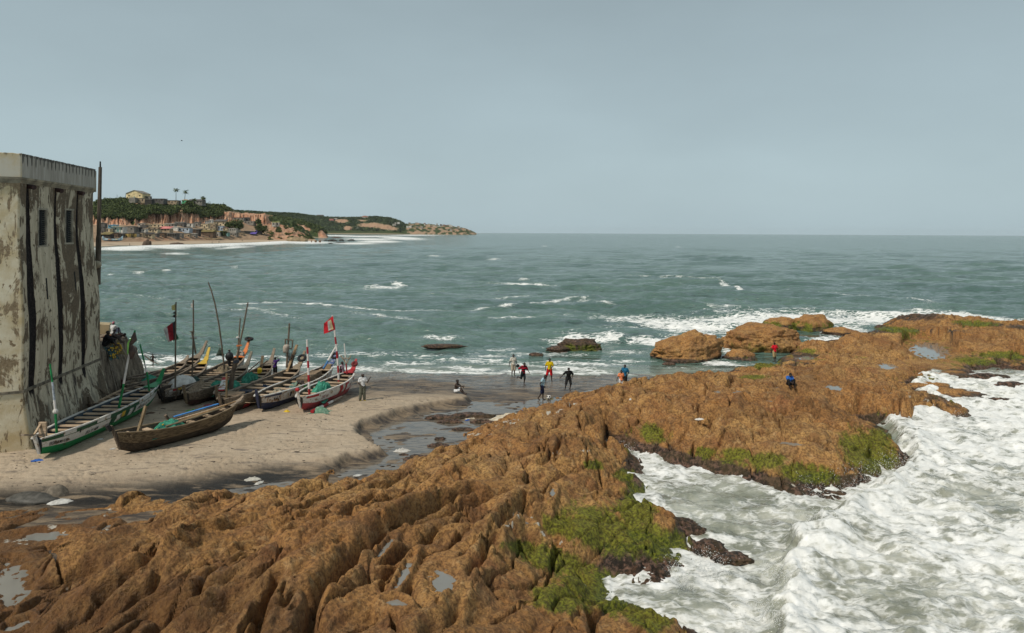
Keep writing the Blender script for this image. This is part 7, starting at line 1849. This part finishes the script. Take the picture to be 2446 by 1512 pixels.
# ================================================================== PEOPLE
skin_m = flat((.045, .026, .018), .55, .2, 5, 'dark_skin', .4)
skin_b = flat((.075, .042, .028), .55, .2, 5, 'brown_skin', .4)
hair_m = flat((.010, .009, .009), .9, .2, 20, 'black_hair')
eye_m = flat((.5, .48, .45), .4, .05, 5, 'eye_white')
J0 = dict(pelvis=(0, 0, .95), waist=(0, 0, 1.10), chest=(0, .0, 1.30), neck=(0, 0, 1.48), head=(0, -.015, 1.625),
          shl=(-.185, 0, 1.43), shr=(.185, 0, 1.43), ell=(-.25, .02, 1.15), elr=(.25, .02, 1.15), hal=(-.27, -.06, .90), har=(.27, -.06, .90),
          hil=(-.09, 0, .92), hir=(.09, 0, .92), knl=(-.10, -.02, .50), knr=(.10, -.02, .50), anl=(-.11, .03, .08), anr=(.11, .03, .08), tol=(-.13, -.14, .03), tor=(.13, -.14, .03))
def capsule(mb, a, b, ra, rb, n=9):
    a, b = Vector(a), Vector(b)
    if (b - a).length < 1e-4: b = a + Vector((0, 0, .001))
    d = (b - a).normalized()
    P = []; Rr = []
    for k in (-.95, -.6, 0): P.append(a + d * ra * k); Rr.append(ra * math.sqrt(1 - k * k))
    for k in (.25, .5, .75): P.append(a.lerp(b, k)); Rr.append((ra + (rb - ra) * k) * 1.0)
    for k in (0, .6, .95): P.append(b + d * rb * k); Rr.append(rb * math.sqrt(1 - k * k))
    mb.tube(P, Rr, n)
_pend = []
tmp_col = bpy.data.collections.new('tmp'); col.children.link(tmp_col)
def queue(mb, name, mat, parent, vox, sm=4):
    me = mb.mesh(name)
    bm = bmesh.new(); bm.from_mesh(me); bmesh.ops.recalc_face_normals(bm, faces=bm.faces); bm.to_mesh(me); bm.free()
    o = bpy.data.objects.new('tmp', me); tmp_col.objects.link(o)
    r_ = o.modifiers.new('r', 'REMESH'); r_.mode = 'VOXEL'; r_.voxel_size = vox
    s_ = o.modifiers.new('s', 'SMOOTH'); s_.factor = .5; s_.iterations = sm
    _pend.append((o, name, mat, parent))
    return len(_pend) - 1
_extra = {}
def striped(c1, c2, freq, ax='Z', name='striped_cloth'):
    t = NT(name, .85, .1); z = t.sepz(t.co(), ax)
    w = t.ma('GREATER_THAN', t.ma('FRACT', t.ma('MULTIPLY', z, freq)), .5)
    return t.done(t.mix(w, c1, c2))
def cl(c, nm='cloth'): return flat(c, .88, .16, 9, nm, .1)
def person(loc, heading, h, label, J=None, shirt=None, sleeve=.55, legs=None, leg_to=.9, leg_loose=1.0, hat=None, skin=None, build=1.0, hairless=False, extra=None, group=None, shoes=None, prone=None):
    j = {k: Vector(v) for k, v in J0.items()}
    for k, v in (J or {}).items(): j[k] = Vector(v)
    t = empty('person', loc, (0, 0, heading), label, 'person', group); k_ = h / 1.75
    t.scale = (k_, k_, k_)
    sk = skin or skin_m; b = build
    up = (j['neck'] - j['waist']).normalized(); hd = (j['head'] - j['neck']).normalized()
    m = MB()
    capsule(m, j['hil'] * .6 + j['pelvis'] * .4, j['hir'] * .6 + j['pelvis'] * .4, .115 * b, .115 * b); capsule(m, j['pelvis'], j['waist'], .125 * b, .115 * b); capsule(m, j['waist'], j['chest'], .115 * b, .135 * b)
    sx = (j['shr'] - j['shl']).normalized()
    capsule(m, j['chest'] - sx * .06, j['chest'] + sx * .06, .125 * b, .125 * b); capsule(m, j['shl'] * .85 + j['neck'] * .15, j['shr'] * .85 + j['neck'] * .15, .072 * b, .072 * b); capsule(m, j['chest'], j['neck'], .10 * b, .06)
    capsule(m, j['neck'], j['head'] - hd * .04, .056, .056)
    for s_ in 'lr':
        capsule(m, j['sh' + s_], j['el' + s_], .058 * b, .044 * b); capsule(m, j['el' + s_], j['ha' + s_], .044 * b, .028); capsule(m, j['hi' + s_], j['kn' + s_], .088 * b, .058 * b); capsule(m, j['kn' + s_], j['kn' + s_].lerp(j['an' + s_], .35), .055 * b, .058 * b); capsule(m, j['kn' + s_].lerp(j['an' + s_], .3), j['an' + s_], .057 * b, .036)
        capsule(m, j['an' + s_] - Vector((0, 0, .03)), j['to' + s_], .04, .033)
        fd = (j['ha' + s_] - j['el' + s_]).normalized(); capsule(m, j['ha' + s_], j['ha' + s_] + fd * .075, .03, .034)
    # head: skull, jaw, nose, ears
    fw = Vector((0, -1, 0))
    if 'face' in j: fw = j['face'].normalized()
    fw = (fw - hd * fw.dot(hd)).normalized(); sd = hd.cross(fw).normalized()
    H_ = j['head']
    capsule(m, H_ + fw * -.02 + hd * .02, H_ + fw * .015 + hd * .035, .092, .088, 12); capsule(m, H_ + fw * .03 - hd * .055, H_ + fw * .045 - hd * .075, .062, .045, 10)
    capsule(m, H_ + fw * .095 + hd * .01, H_ + fw * .115 - hd * .02, .014, .020, 6); capsule(m, H_ + fw * .088 - hd * .052 - sd * .02, H_ + fw * .088 - hd * .052 + sd * .02, .014, .014, 6)
    for e_ in (-1, 1): capsule(m, H_ + sd * e_ * .092 - fw * .01 - hd * .02, H_ + sd * e_ * .098 - fw * .015 + hd * .02, .018, .022, 6)
    i = queue(m, 'body', sk, t, .017)
    # fingers
    fg = MB()
    for s_ in 'lr':
        fd = (j['ha' + s_] - j['el' + s_]).normalized(); pl = (Vector((0, 1, 0)) if abs(fd.y) < .8 else Vector((0, 0, 1))); wd = fd.cross(pl).normalized(); nn = wd.cross(fd)
        if j['ha' + s_].dot(Vector((1, 0, 0))) > 0: wd = wd
        b0 = j['ha' + s_] + fd * .09
        for q, ln in ((-1.5, .058), (-.5, .072), (.5, .068), (1.5, .052)):
            a_ = b0 + nn * q * .017; p1 = a_ + fd * ln * .55 + wd * .006; p2 = p1 + fd * ln * .5 + wd * .022
            fg.tube([a_ - fd * .02, p1, p2], [.0105, .0095, .0075], 5)
        a_ = j['ha' + s_] + fd * .035 - nn * .028; fg.tube([a_, a_ + fd * .03 - nn * .022, a_ + fd * .062 - nn * .028 + wd * .01], [.013, .011, .008], 5)
    _extra[i] = fg
    ey = MB()
    for e_ in (-1, 1): ey.sphere(H_ + fw * .088 + hd * .018 + sd * e_ * .034, .014, 7, 5)
    ey.build('eyes', eye_m, t, True)
    if not hairless:
        hm = MB(); capsule(hm, H_ + fw * -.038 + hd * .035, H_ + fw * .0 + hd * .058, .090, .085, 10); capsule(hm, H_ - fw * .06, H_ - fw * .045 + hd * .04, .062, .075, 8); queue(hm, 'hair' if not hat else 'cap', hair_m if not hat else hat, t, .02, 3)
    if shirt:
        m = MB(); g = .022
        capsule(m, j['pelvis'] + (j['waist'] - j['pelvis']) * .15 - sx * .035, j['pelvis'] + (j['waist'] - j['pelvis']) * .15 + sx * .035, .128 * b + g, .128 * b + g, 12); capsule(m, j['waist'], j['chest'], .125 * b + g, .138 * b + g, 12); capsule(m, j['chest'] - sx * .06, j['chest'] + sx * .06, .128 * b + g, .128 * b + g, 12)
        capsule(m, j['shl'] * .88 + j['neck'] * .12, j['shr'] * .88 + j['neck'] * .12, .078 * b + g * .6, .078 * b + g * .6, 10); capsule(m, j['chest'], j['chest'].lerp(j['neck'], .72), .11 * b + g, .07 + g * .4, 10)
        if sleeve > 0:
            for s_ in 'lr': e_ = j['sh' + s_].lerp(j['el' + s_], min(sleeve, 1)); capsule(m, j['sh' + s_], e_, .066 * b + g * .7, .062 * b + g, 9)
            if sleeve > 1:
                for s_ in 'lr': capsule(m, j['el' + s_], j['el' + s_].lerp(j['ha' + s_], sleeve - 1), .05 + g, .04 + g, 8)
        queue(m, 'shirt', shirt, t, .019, 3)
    if legs:
        m = MB(); g = .020 * leg_loose
        capsule(m, j['hil'] * .7 + j['pelvis'] * .3 + up * .03, j['hir'] * .7 + j['pelvis'] * .3 + up * .03, .122 * b + g * .6, .122 * b + g * .6, 12); capsule(m, j['pelvis'], j['pelvis'].lerp(j['waist'], .45), .128 * b + g * .4, .122 * b + g * .3, 12)
        for s_ in 'lr':
            e_ = j['hi' + s_].lerp(j['kn' + s_], min(leg_to, 1)); capsule(m, j['hi' + s_], e_, .094 * b + g, (.094 + (.064 - .094) * min(leg_to, 1)) * b + g * 1.4, 10)
            if leg_to > 1: capsule(m, j['kn' + s_], j['kn' + s_].lerp(j['an' + s_], leg_to - 1), .064 * b + g * 1.2, .050 + g * 1.6, 10)
        queue(m, 'trousers' if leg_to > 1.2 else 'shorts', legs, t, .019, 3)
    if shoes:
        for s_ in 'lr':
            MB().loft([[j['an' + s_] + Vector((x, y, z)) for x, y in ((-.05, .06), (.05, .06), (.055, -.2), (-.055, -.2))] for z in (-.085, -.05)]).build('sandal', shoes, t)
    return t
def feet(us_, vs_, z): return sp(us_, vs_, z)
def put(us_, vs_, z0=None):
    z = .3 if z0 is None else z0
    for _ in range(6):
        p = sp(us_, vs_, z)
        if z0 is None: z = max(sz(p.x, p.y), .02)
    return Vector((p.x, p.y, z))
W = R
white_c, red_c, yellow_c, black_c, navy_c, orange_c, lblue_c, blue_c, purple_c, tan_c, olive_c = cl((.66, .66, .66)), cl((.52, .015, .02)), cl((.62, .44, .01)), cl((.018, .018, .018)), cl((.02, .025, .06)), cl((.80, .27, .12)), cl((.38, .55, .63)), cl((.02, .13, .24)), cl((.06, .025, .14)), cl((.42, .31, .16)), cl((.125, .125, .095))
p = put(1450, 1602)
person(p, R(25), 1.72, 'person in a white T-shirt and grey trousers standing by the red canoe, one hand raised', dict(har=(.44, -.16, 1.45), elr=(.31, -.02, 1.17), hal=(-.08, -.20, 1.0), ell=(-.27, -.02, 1.16), anl=(-.15, .03, .08), tol=(-.22, -.12, .03), knl=(-.12, -.02, .5), anr=(.13, .03, .08), face=(.8, -.6, 0)), white_c, .6, olive_c, 1.93, 1.5, None, skin_m, 1.0, True, shoes=cl((.4, .3, .03)))
z_ = .12
t = person(sat(1368, 1535, 49.5), R(70), 1.72, 'person in a red, white and blue striped vest behind the red canoe', dict(), striped((.55, .52, .54), (.30, .06, .10), 9, 'X'), 0, black_c, .9); t.location.z = sz(t.location.x, t.location.y)
q = sat(1100, 1500, 53.2)
t = person((q.x, q.y, max(0, sz(q.x, q.y)) - .05), R(168), 1.62, 'person in a purple number 3 shirt seen from behind, shading the eyes', dict(ell=(-.34, -.10, 1.55), hal=(-.14, -.16, 1.66), elr=(.25, .03, 1.16), har=(.20, -.06, .95)), purple_c, .7, black_c, .95)
cu = bpy.data.curves.new('txt', 'FONT'); cu.body = '3'; cu.size = .30; ob = bpy.data.objects.new('txt', cu); col.objects.link(ob); me = bpy.data.meshes.new_from_object(ob.evaluated_get(bpy.context.evaluated_depsgraph_get())); bpy.data.objects.remove(ob)
o = link_mesh('shirt_number', me, flat((.45, .38, .30), .8, .1, 5, 'number_print'), t); o.rotation_euler = (R(90), 0, R(180)); o.location = (.08, .182, 1.16)
q = Dd.w(Dd.pt(.40, .86, -1))
t = person((q.x - .05, q.y, q.z - .47), R(-120), 1.65, 'bare-chested person in green and yellow shorts bending over the canoe rail, head hidden', dict(pelvis=(0, .05, .55), waist=(0, -.06, .67), chest=(0, -.20, .80), neck=(0, -.34, .86), head=(0, -.47, .84), face=(0, -.5, -.8), shl=(-.18, -.28, .84), shr=(.18, -.28, .84), ell=(-.22, -.42, .62), elr=(.22, -.42, .62), hal=(-.14, -.55, .46), har=(.14, -.55, .46), hil=(-.09, .04, .52), hir=(.09, .04, .52), knl=(-.14, -.36, .52), knr=(.14, -.36, .52), anl=(-.14, -.38, .10), anr=(.14, -.36, .10), tol=(-.15, -.55, .06), tor=(.15, -.55, .06)), None, 0, cl((.05, .30, .06)), .8)
SIT = dict(pelvis=(0, 0, .13), waist=(0, -.03, .30), chest=(0, -.08, .49), neck=(0, -.12, .66), head=(0, -.15, .80), shl=(-.18, -.09, .61), shr=(.18, -.09, .61), hil=(-.09, -.02, .12), hir=(.09, -.02, .12), knl=(-.14, -.34, .44), knr=(.14, -.36, .42), anl=(-.12, -.56, .08), anr=(.12, -.58, .08), tol=(-.13, -.73, .03), tor=(.13, -.75, .03), ell=(-.24, -.28, .46), elr=(.24, -.28, .46), hal=(-.10, -.50, .44), har=(.12, -.50, .42))
p = put(1822, 1570)
person((p.x, p.y, sz(p.x, p.y) - .01), R(70), 1.72, 'bare-chested person in white shorts sitting on the sand edge by the stream', dict(SIT, knl=(-.14, -.40, .24), anl=(-.13, -.72, .02), tol=(-.14, -.88, 0), knr=(.13, -.30, .38), anr=(.12, -.62, .0), tor=(.12, -.80, -.02), hal=(-.12, -.56, .52), ell=(-.2, -.30, .48)), None, 0, white_c, .85)
p = put(2053, 1504, .04)
t = person(p, R(25), 1.75, 'person in a white printed T-shirt standing at the water edge holding a black bag', dict(hal=(-.36, -.02, .92), ell=(-.28, 0, 1.17), har=(.30, -.10, .90), face=(-.7, -.7, 0)), cl((.62, .58, .50)), .6, cl((.50, .42, .32)), 1.05, 1.2)
o = MB().sphere((.33, -.14, .82), (.16, .13, .13), 12, 8).build('dark_bag', cl((.02, .02, .024)), None, True); o.location = p; o.rotation_euler = (0, 0, R(25)); tag(o, 'rounded black bag held by the person in the white printed T-shirt', 'bag')
p = put(2092, 1540)
person(p, R(40), 1.72, 'person in a red and black striped shirt running on the beach', dict(waist=(0, -.03, 1.10), chest=(0, -.08, 1.29), neck=(0, -.12, 1.46), head=(0, -.16, 1.60), shl=(-.17, -.02, 1.41), shr=(.17, -.14, 1.41), ell=(-.28, .18, 1.22), hal=(-.36, .02, 1.06), elr=(.27, -.20, 1.16), har=(.22, -.42, 1.05), hil=(-.09, 0, .92), hir=(.09, 0, .92), knl=(-.10, .10, .52), anl=(-.12, .50, .58), tol=(-.13, .56, .42), knr=(.08, -.10, .51), anr=(.08, -.02, .08), tor=(.08, -.18, .03)), striped((.42, .012, .03), (.016, .014, .016), 5.5), .9, cl((.022, .03, .035)), 1.1, 1.0)
p = put(2168, 1600)
person(p, R(80), 1.75, 'person in pale blue shirt and navy pink-striped shorts stepping beside the ball', dict(waist=(0, -.02, 1.09), chest=(0, -.06, 1.28), neck=(0, -.13, 1.45), head=(0, -.22, 1.56), face=(0, -.7, -.7), shl=(-.18, -.05, 1.40), shr=(.18, -.05, 1.40), ell=(-.24, .10, 1.13), hal=(-.25, .06, .88), elr=(.23, .03, 1.12), har=(.24, -.10, .90), knl=(-.10, .02, .5), anl=(-.10, .26, .12), tol=(-.10, .12, .03), knr=(.10, -.06, .5), anr=(.10, -.04, .08), tor=(.10, -.21, .03)), lblue_c, .35, navy_c, .95)
p = put(2198, 1526)
person(p, R(-5), 1.78, 'person in a yellow shirt and red shorts standing with legs apart, facing the ball', dict(hal=(-.30, -.10, .98), ell=(-.29, .02, 1.19), elr=(.27, -.02, 1.18), har=(.06, -.22, 1.02), knl=(-.20, -.02, .48), anl=(-.29, .03, .06), tol=(-.36, -.10, .02), knr=(.14, -.04, .5), anr=(.17, .03, .08), tor=(.19, -.14, .03)), yellow_c, .75, red_c, .92, 1.3)
p = put(2273, 1560)
person(p, R(10), 1.74, 'person all in black in a crouching ready stance on the beach, arms out', dict(pelvis=(.02, .06, .88), waist=(.02, .03, 1.03), chest=(.02, -.03, 1.22), neck=(.01, -.08, 1.38), head=(0, -.13, 1.52), shl=(-.18, -.04, 1.33), shr=(.2, -.04, 1.33), ell=(-.38, -.06, 1.16), hal=(-.58, -.16, 1.0), elr=(.36, .06, 1.12), har=(.26, -.10, .92), hil=(-.08, .05, .86), hir=(.11, .05, .86), knl=(-.20, -.14, .48), anl=(-.22, .02, .10), tol=(-.30, -.12, .05), knr=(.16, -.12, .46), anr=(.12, .02, .06), tor=(.14, -.14, .02)), black_c, .85, black_c, .95, 1.2)
q = sat(2499, 1555, 50.0)
person((q.x, q.y, sz(q.x, q.y)), R(-30), 1.74, 'person in a blue shirt with red shoulders behind the rock, taller of the pair', dict(elr=(.28, .06, 1.18), har=(.20, -.02, .98), hal=(-.30, -.05, .96)), blue_c, .7, black_c, .95)
q = sat(2484, 1560, 48.9)
person((q.x, q.y, sz(q.x, q.y)), R(20), 1.52, 'person in a bright orange shirt behind the rock, shorter of the pair', dict(hal=(-.42, -.06, 1.0), ell=(-.28, .02, 1.2), face=(-.6, -.8, 0)), orange_c, .6, white_c, .9)
p = put(3098, 1446, .15)
person((p.x, p.y, .12), R(192), 1.74, 'person in a red shirt and tan shorts walking away between the boulders', dict(knl=(-.10, -.06, .5), anl=(-.10, .06, .09), knr=(.10, .04, .5), anr=(.11, .16, .12), elr=(.28, .02, 1.16)), cl((.62, .015, .03)), .6, tan_c, 1.05, 1.3)
zz_ = 1.75
for _ in range(12):
    p = sp(3155, 1550, zz_); zz_ = .5 * zz_ + .5 * rock_h(p.x, p.y)
person((p.x, p.y, zz_ - .03), R(8), 1.68, 'person in a blue shirt crouching on the ochre rock, hands clasped', dict(SIT, knl=(-.20, -.30, .46), knr=(.20, -.30, .46), anl=(-.16, -.36, .06), anr=(.16, -.36, .06), tol=(-.17, -.52, .02), tor=(.17, -.52, .02), ell=(-.2, -.28, .40), elr=(.2, -.28, .40), hal=(-.03, -.45, .32), har=(.03, -.45, .32), head=(0, -.20, .78), face=(0, -.75, -.6)), cl((.03, .12, .42)), .6, black_c, 1.7)
q = sp(610, 1466, .05)
t = person((q.x, q.y, .0), R(70), 1.12, 'bare child wading in the surf carrying a long dark stick', dict(knl=(-.1, -.25, .62), anl=(-.1, -.10, .28), tol=(-.1, -.26, .22), waist=(0, -.04, 1.1), chest=(0, -.08, 1.29), elr=(.22, -.22, 1.2), har=(.2, -.36, 1.05), ell=(-.24, .14, 1.2), hal=(-.2, .06, .98)), None, 0, cl((.02, .02, .02)), .5)
o = MB().tube([q + Vector((-.65, -.05, .95)), q + Vector((-.1, -.1, .52)), q + Vector((.6, -.12, .22))], [.045, .05, .03], 7).build('stick', stick); tag(o, 'long dark stick carried by the child in the surf', 'stick')
q = sat(817, 1470, 54.5)
person((q.x, q.y, max(sz(q.x, q.y), -.25)), R(-60), 1.25, 'bare child standing behind the bow of the plain grey canoe', dict(), None, 0, black_c, .6)
q = sp(917, 1411, 0)
person((q.x, q.y, -1.42), R(120), 1.72, 'swimmer with only the head above the water beyond the canoes', dict(), None, 0, black_c, .6)
# on the ruined wall
q = sat(452, 1334, 46.6)
person((q.x, q.y, 4.44), R(165), 1.66, 'person in white shirt and red-white cap sitting on the ruined wall, facing the sea', dict(SIT, hal=(-.20, -.30, .20), har=(.20, -.34, .25), waist=(0, -.01, .30), chest=(0, -.02, .50), neck=(0, -.02, .68), head=(0, -.04, .82), shl=(-.18, -.02, .63), shr=(.18, -.02, .63)), cl((.62, .62, .60)), .5, cl((.25, .25, .32)), 1.6, hat=striped((.60, .58, .56), (.40, .02, .07), 7, 'X', 'cap_cloth'))
q = sat(446, 1385, 44.4)
person((q.x, q.y, 4.24), R(110), 1.7, 'bare-backed person sitting hunched on the ruined wall, head turned left', dict(SIT, head=(-.03, -.18, .80), face=(-.9, -.3, 0)), None, 0, cl((.02, .02, .025)), .9)
q = sat(420, 1400, 43.6)
person((q.x, q.y, 4.18), R(110), 1.85, 'person in black sitting hunched on the ruined wall, half hidden by the tower', dict(SIT), cl((.016, .014, .016)), .9, black_c, 1.5, build=1.25)
q = sat(478, 1355, 45.6)
L_ = dict(pelvis=(-.45, 0, .14), waist=(-.30, 0, .15), chest=(-.10, 0, .17), neck=(.08, 0, .20), head=(.24, 0, .22), face=(.2, -.3, -1), shl=(-.02, -.15, .19), shr=(-.02, .15, .19), ell=(.10, -.26, .05), elr=(.10, .26, .05), hal=(.28, -.10, .0), har=(.28, .10, .0), hil=(-.5, -.09, .13), hir=(-.5, .09, .13), knl=(-.90, -.1, .08), knr=(-.90, .1, .08), anl=(-1.30, -.1, .05), anr=(-1.30, .1, .05), tol=(-1.42, -.1, .0), tor=(-1.42, .1, .0))
person((q.x + .1, q.y, 4.40), R(-6), 1.7, 'person lying face down on top of the ruined wall in an orange patterned cloth', L_, cl((.05, .03, .025)), .2, striped((.55, .20, .07), (.20, .08, .04), 14, 'Y'), 1.6)
# finish all bodies and clothes in one pass
dg = bpy.context.evaluated_depsgraph_get()
for i, (o, name, mat, parent) in enumerate(_pend):
    me = bpy.data.meshes.new_from_object(o.evaluated_get(dg)); me.name = name
    if i in _extra:
        bm = bmesh.new(); bm.from_mesh(me); m2 = _extra[i].mesh('f'); bm.from_mesh(m2); bm.to_mesh(me); bm.free(); bpy.data.meshes.remove(m2)
    link_mesh(name, me, mat, parent, True)
for o, *_ in _pend: bpy.data.objects.remove(o)
bpy.data.collections.remove(tmp_col)

# ------------------------------------------------------------------ football
p = sp(2195, 1592, .4); z_ = sz(p.x, p.y); p = sp(2195, 1592, z_ + .11)
bm = bmesh.new(); bmesh.ops.create_icosphere(bm, subdivisions=4, radius=.16)
me = bpy.data.meshes.new('football'); bm.to_mesh(me)
ic = bmesh.new(); bmesh.ops.create_icosphere(ic, subdivisions=1, radius=1); cen = [v.co.normalized().copy() for v in ic.verts]; ic.free()
me.materials.append(flat((.72, .70, .66), .5, .08, 9, 'ball_white')); me.materials.append(flat((.02, .02, .022), .5, .1, 9, 'ball_black'))
bm.faces.ensure_lookup_table()
for f in me.polygons: f.material_index = 1 if max(f.center.normalized().dot(c) for c in cen) > .945 else 0
me.shade_smooth(); bm.free()
o = bpy.data.objects.new('football', me); col.objects.link(o); o.location = (p.x, p.y, z_ + .16); tag(o, 'black and white football on the wet sand beside the pale blue player', 'ball')

# ------------------------------------------------------------------ litter and small things on the sand
def rag(us_, vs_, size, color, label, cat='litter', seed=0, z=None, h=.2):
    p = put(us_, vs_) if z is None else sp(us_, vs_, z)
    X_, Y_ = np.meshgrid(np.linspace(-1, 1, 14), np.linspace(-1, 1, 14)); rr_ = np.sqrt(X_ ** 2 + Y_ ** 2)
    Z_ = np.clip(1 - rr_ ** 2, 0, 1) * (.6 + .8 * np.abs(fbm(N1, X_ * 2 + seed * 2.3, Y_ * 2, 3)))
    o = grid_obj(cat.replace(' ', '_'), X_ * size * .6 * (1 + .3 * N2(X_ * 2 + seed, Y_ * 2)), Y_ * size * .32 * (1 + .3 * N3(X_ * 2, Y_ * 2 + seed)), Z_ * size * h - .005, flat(color, .75, .12, 6, cat.replace(' ', '_')), None, rr_ < 1.02)
    o.location = (p.x, p.y, p.z); o.rotation_euler = (0, 0, seed * .8); return tag(o, label, cat)
rag(1607, 1808, .8, (.50, .48, .44), 'large white sack lying in the stream beside reddish stones', 'sack', .3, h=.26)
rag(1011, 1917, .55, (.46, .44, .39), 'white bag on dark sand at the near bend of the stream', 'bag', .2, h=.22)
rag(1038, 1931, .40, (.55, .53, .48), 'small crumpled white bag just right of the near stream bag', 'bag', 1.4)
rag(1430, 1902, .36, (.48, .48, .46), 'white plastic bag in the stream close to the rock edge', 'bag', .5)
rag(243, 2008, .7, (.50, .49, .46), 'crumpled pale cloth on dark sand beside the lone stone', 'cloth', .4)
rag(150, 1842, .42, (.02, .10, .36), 'bright blue rag on the sand by the fort corner', 'rag', .2)
rag(1147, 1647, .28, (.62, .42, .03), 'small yellow container on the sand below the navy-bottomed canoe', 'container', .2, h=.5)
rag(754, 1643, .30, (.10, .40, .08), 'green bottle-like scrap on the sand, left of the pair', 'litter', .8)
rag(773, 1638, .26, (.08, .42, .12), 'green scrap on the sand, right of the pair', 'litter', 1.9)
rag(698, 1667, .22, (.03, .08, .25), 'small blue scrap on the grey sand under the green canoe', 'litter', .4)
rag(836, 1622, .55, (.35, .12, .14), 'pinkish net scrap on the sand beneath the mast-post canoe', 'litter', .1)
rag(2090, 1643, .40, (.05, .12, .28), 'blue scrap at the stream bank near the far rock edge', 'litter', .6)
rag(1870, 1680, .30, (.04, .10, .30), 'small blue scrap on the stream rocks', 'litter', 1.0)
rag(602, 1653, .42, (.10, .06, .04), 'brown lump on the sand to the right of the green canoe', 'lump', .9)
rag(400, 1757, .32, (.50, .48, .44), 'white plastic scrap on the sand before the small brown canoe, larger', 'litter', .2)
rag(452, 1795, .25, (.48, .46, .42), 'small white plastic scrap on the sand below the small brown canoe stem', 'litter', .9)
rag(1373, 1617, .14, (.55, .58, .62), 'tiny pale scrap by the end of the lying banded pole', 'litter', .5)
rag(2521, 1599, .14, (.7, .68, .62), 'small white scrap upright on the ochre rock below the orange shirt', 'litter', .5, 1.6, .8)
rag(2797, 1677, .40, (.66, .62, .56), 'white plastic scrap lying in the middle of the ochre rock', 'litter', .3, 1.55)
# scattered weed, twigs and dark bits: one cover object
k = MB()
for _ in range(460):
    u_, v_ = random.uniform(20, 1140), random.uniform(930, 1170)
    q = gp(u_, v_, .93)
    z_ = sz(q.x, q.y)
    if z_ < .75 or q.y > 52: continue
    s_ = random.choice((.025, .03, .035, .05, .09)) * random.uniform(.6, 1.2); a_ = random.uniform(-.5, .5)
    k.add([q + Vector((math.cos(a_ + b_) * s_ * (1.8 if i % 2 else .9), math.sin(a_ + b_) * s_ * .8, z_ - q.z + (.0 if i else .03) + (.02 if i == 3 else -.01))) for i, b_ in enumerate((0, 1.3, 2.6, 3.6, 5.0))], [(0, 1, 2), (0, 2, 3), (0, 3, 4), (0, 4, 1)])
tag(k.build('beach_debris', flat((.040, .032, .026), .9, .4, 3, 'dark_weed')), kind='stuff')
k = MB()
for _ in range(150):
    u_, v_ = random.uniform(700, 1400), random.uniform(950, 1170); q = gp(u_, v_, .42); z_ = sz(q.x, q.y)
    if z_ > .55: continue
    s_ = random.uniform(.03, .11); a_ = random.uniform(0, 3); k.sphere((q.x, q.y, z_), (s_ * 1.5, s_ * .8, s_ * .5), 6, 4)
tag(k.build('stream_debris', flat((.045, .034, .026), .8, .4, 3, 'dark_pebble')), kind='stuff')

# bird, a speck over the bay
b0 = sat(727, 563, 160)
t = empty('bird', b0, (0, 0, .4), 'small dark bird gliding over the bay', 'bird')
MB().tube([(-.22, 0, 0), (-.08, 0, .02), (.12, 0, .01), (.25, 0, 0)], [.02, .07, .06, .01], 7).build('body', hair_m, t); 
for sd in (-1, 1): MB().loft([[(-.06, 0, .03), (.08, 0, .03), (.08, 0, .015), (-.06, 0, .015)], [(-.03, sd * .28, .12), (.08, sd * .28, .12), (.08, sd * .28, .11), (-.03, sd * .28, .11)], [(-.12, sd * .55, .05), (-.08, sd * .55, .05), (-.08, sd * .55, .045), (-.12, sd * .55, .045)]]).build('wing', hair_m, t)

# ================================================================== HAZE
hz_m = bpy.data.materials.new('haze_air'); hz_m.use_nodes = True
ht = hz_m.node_tree; ht.nodes.clear()
ho = ht.nodes.new('ShaderNodeOutputMaterial'); pv = ht.nodes.new('ShaderNodeVolumePrincipled')
pv.inputs['Color'].default_value = (.80, .88, .92, 1); pv.inputs['Density'].default_value = 0.000026; pv.inputs['Anisotropy'].default_value = 0.0
ht.links.new(pv.outputs[0], ho.inputs['Volume'])
hb = MB().box((0, 4700, 30), (22000, 9800, 66)).build('haze', hz_m); tag(hb, kind='stuff')
hb.display_type = 'WIRE'
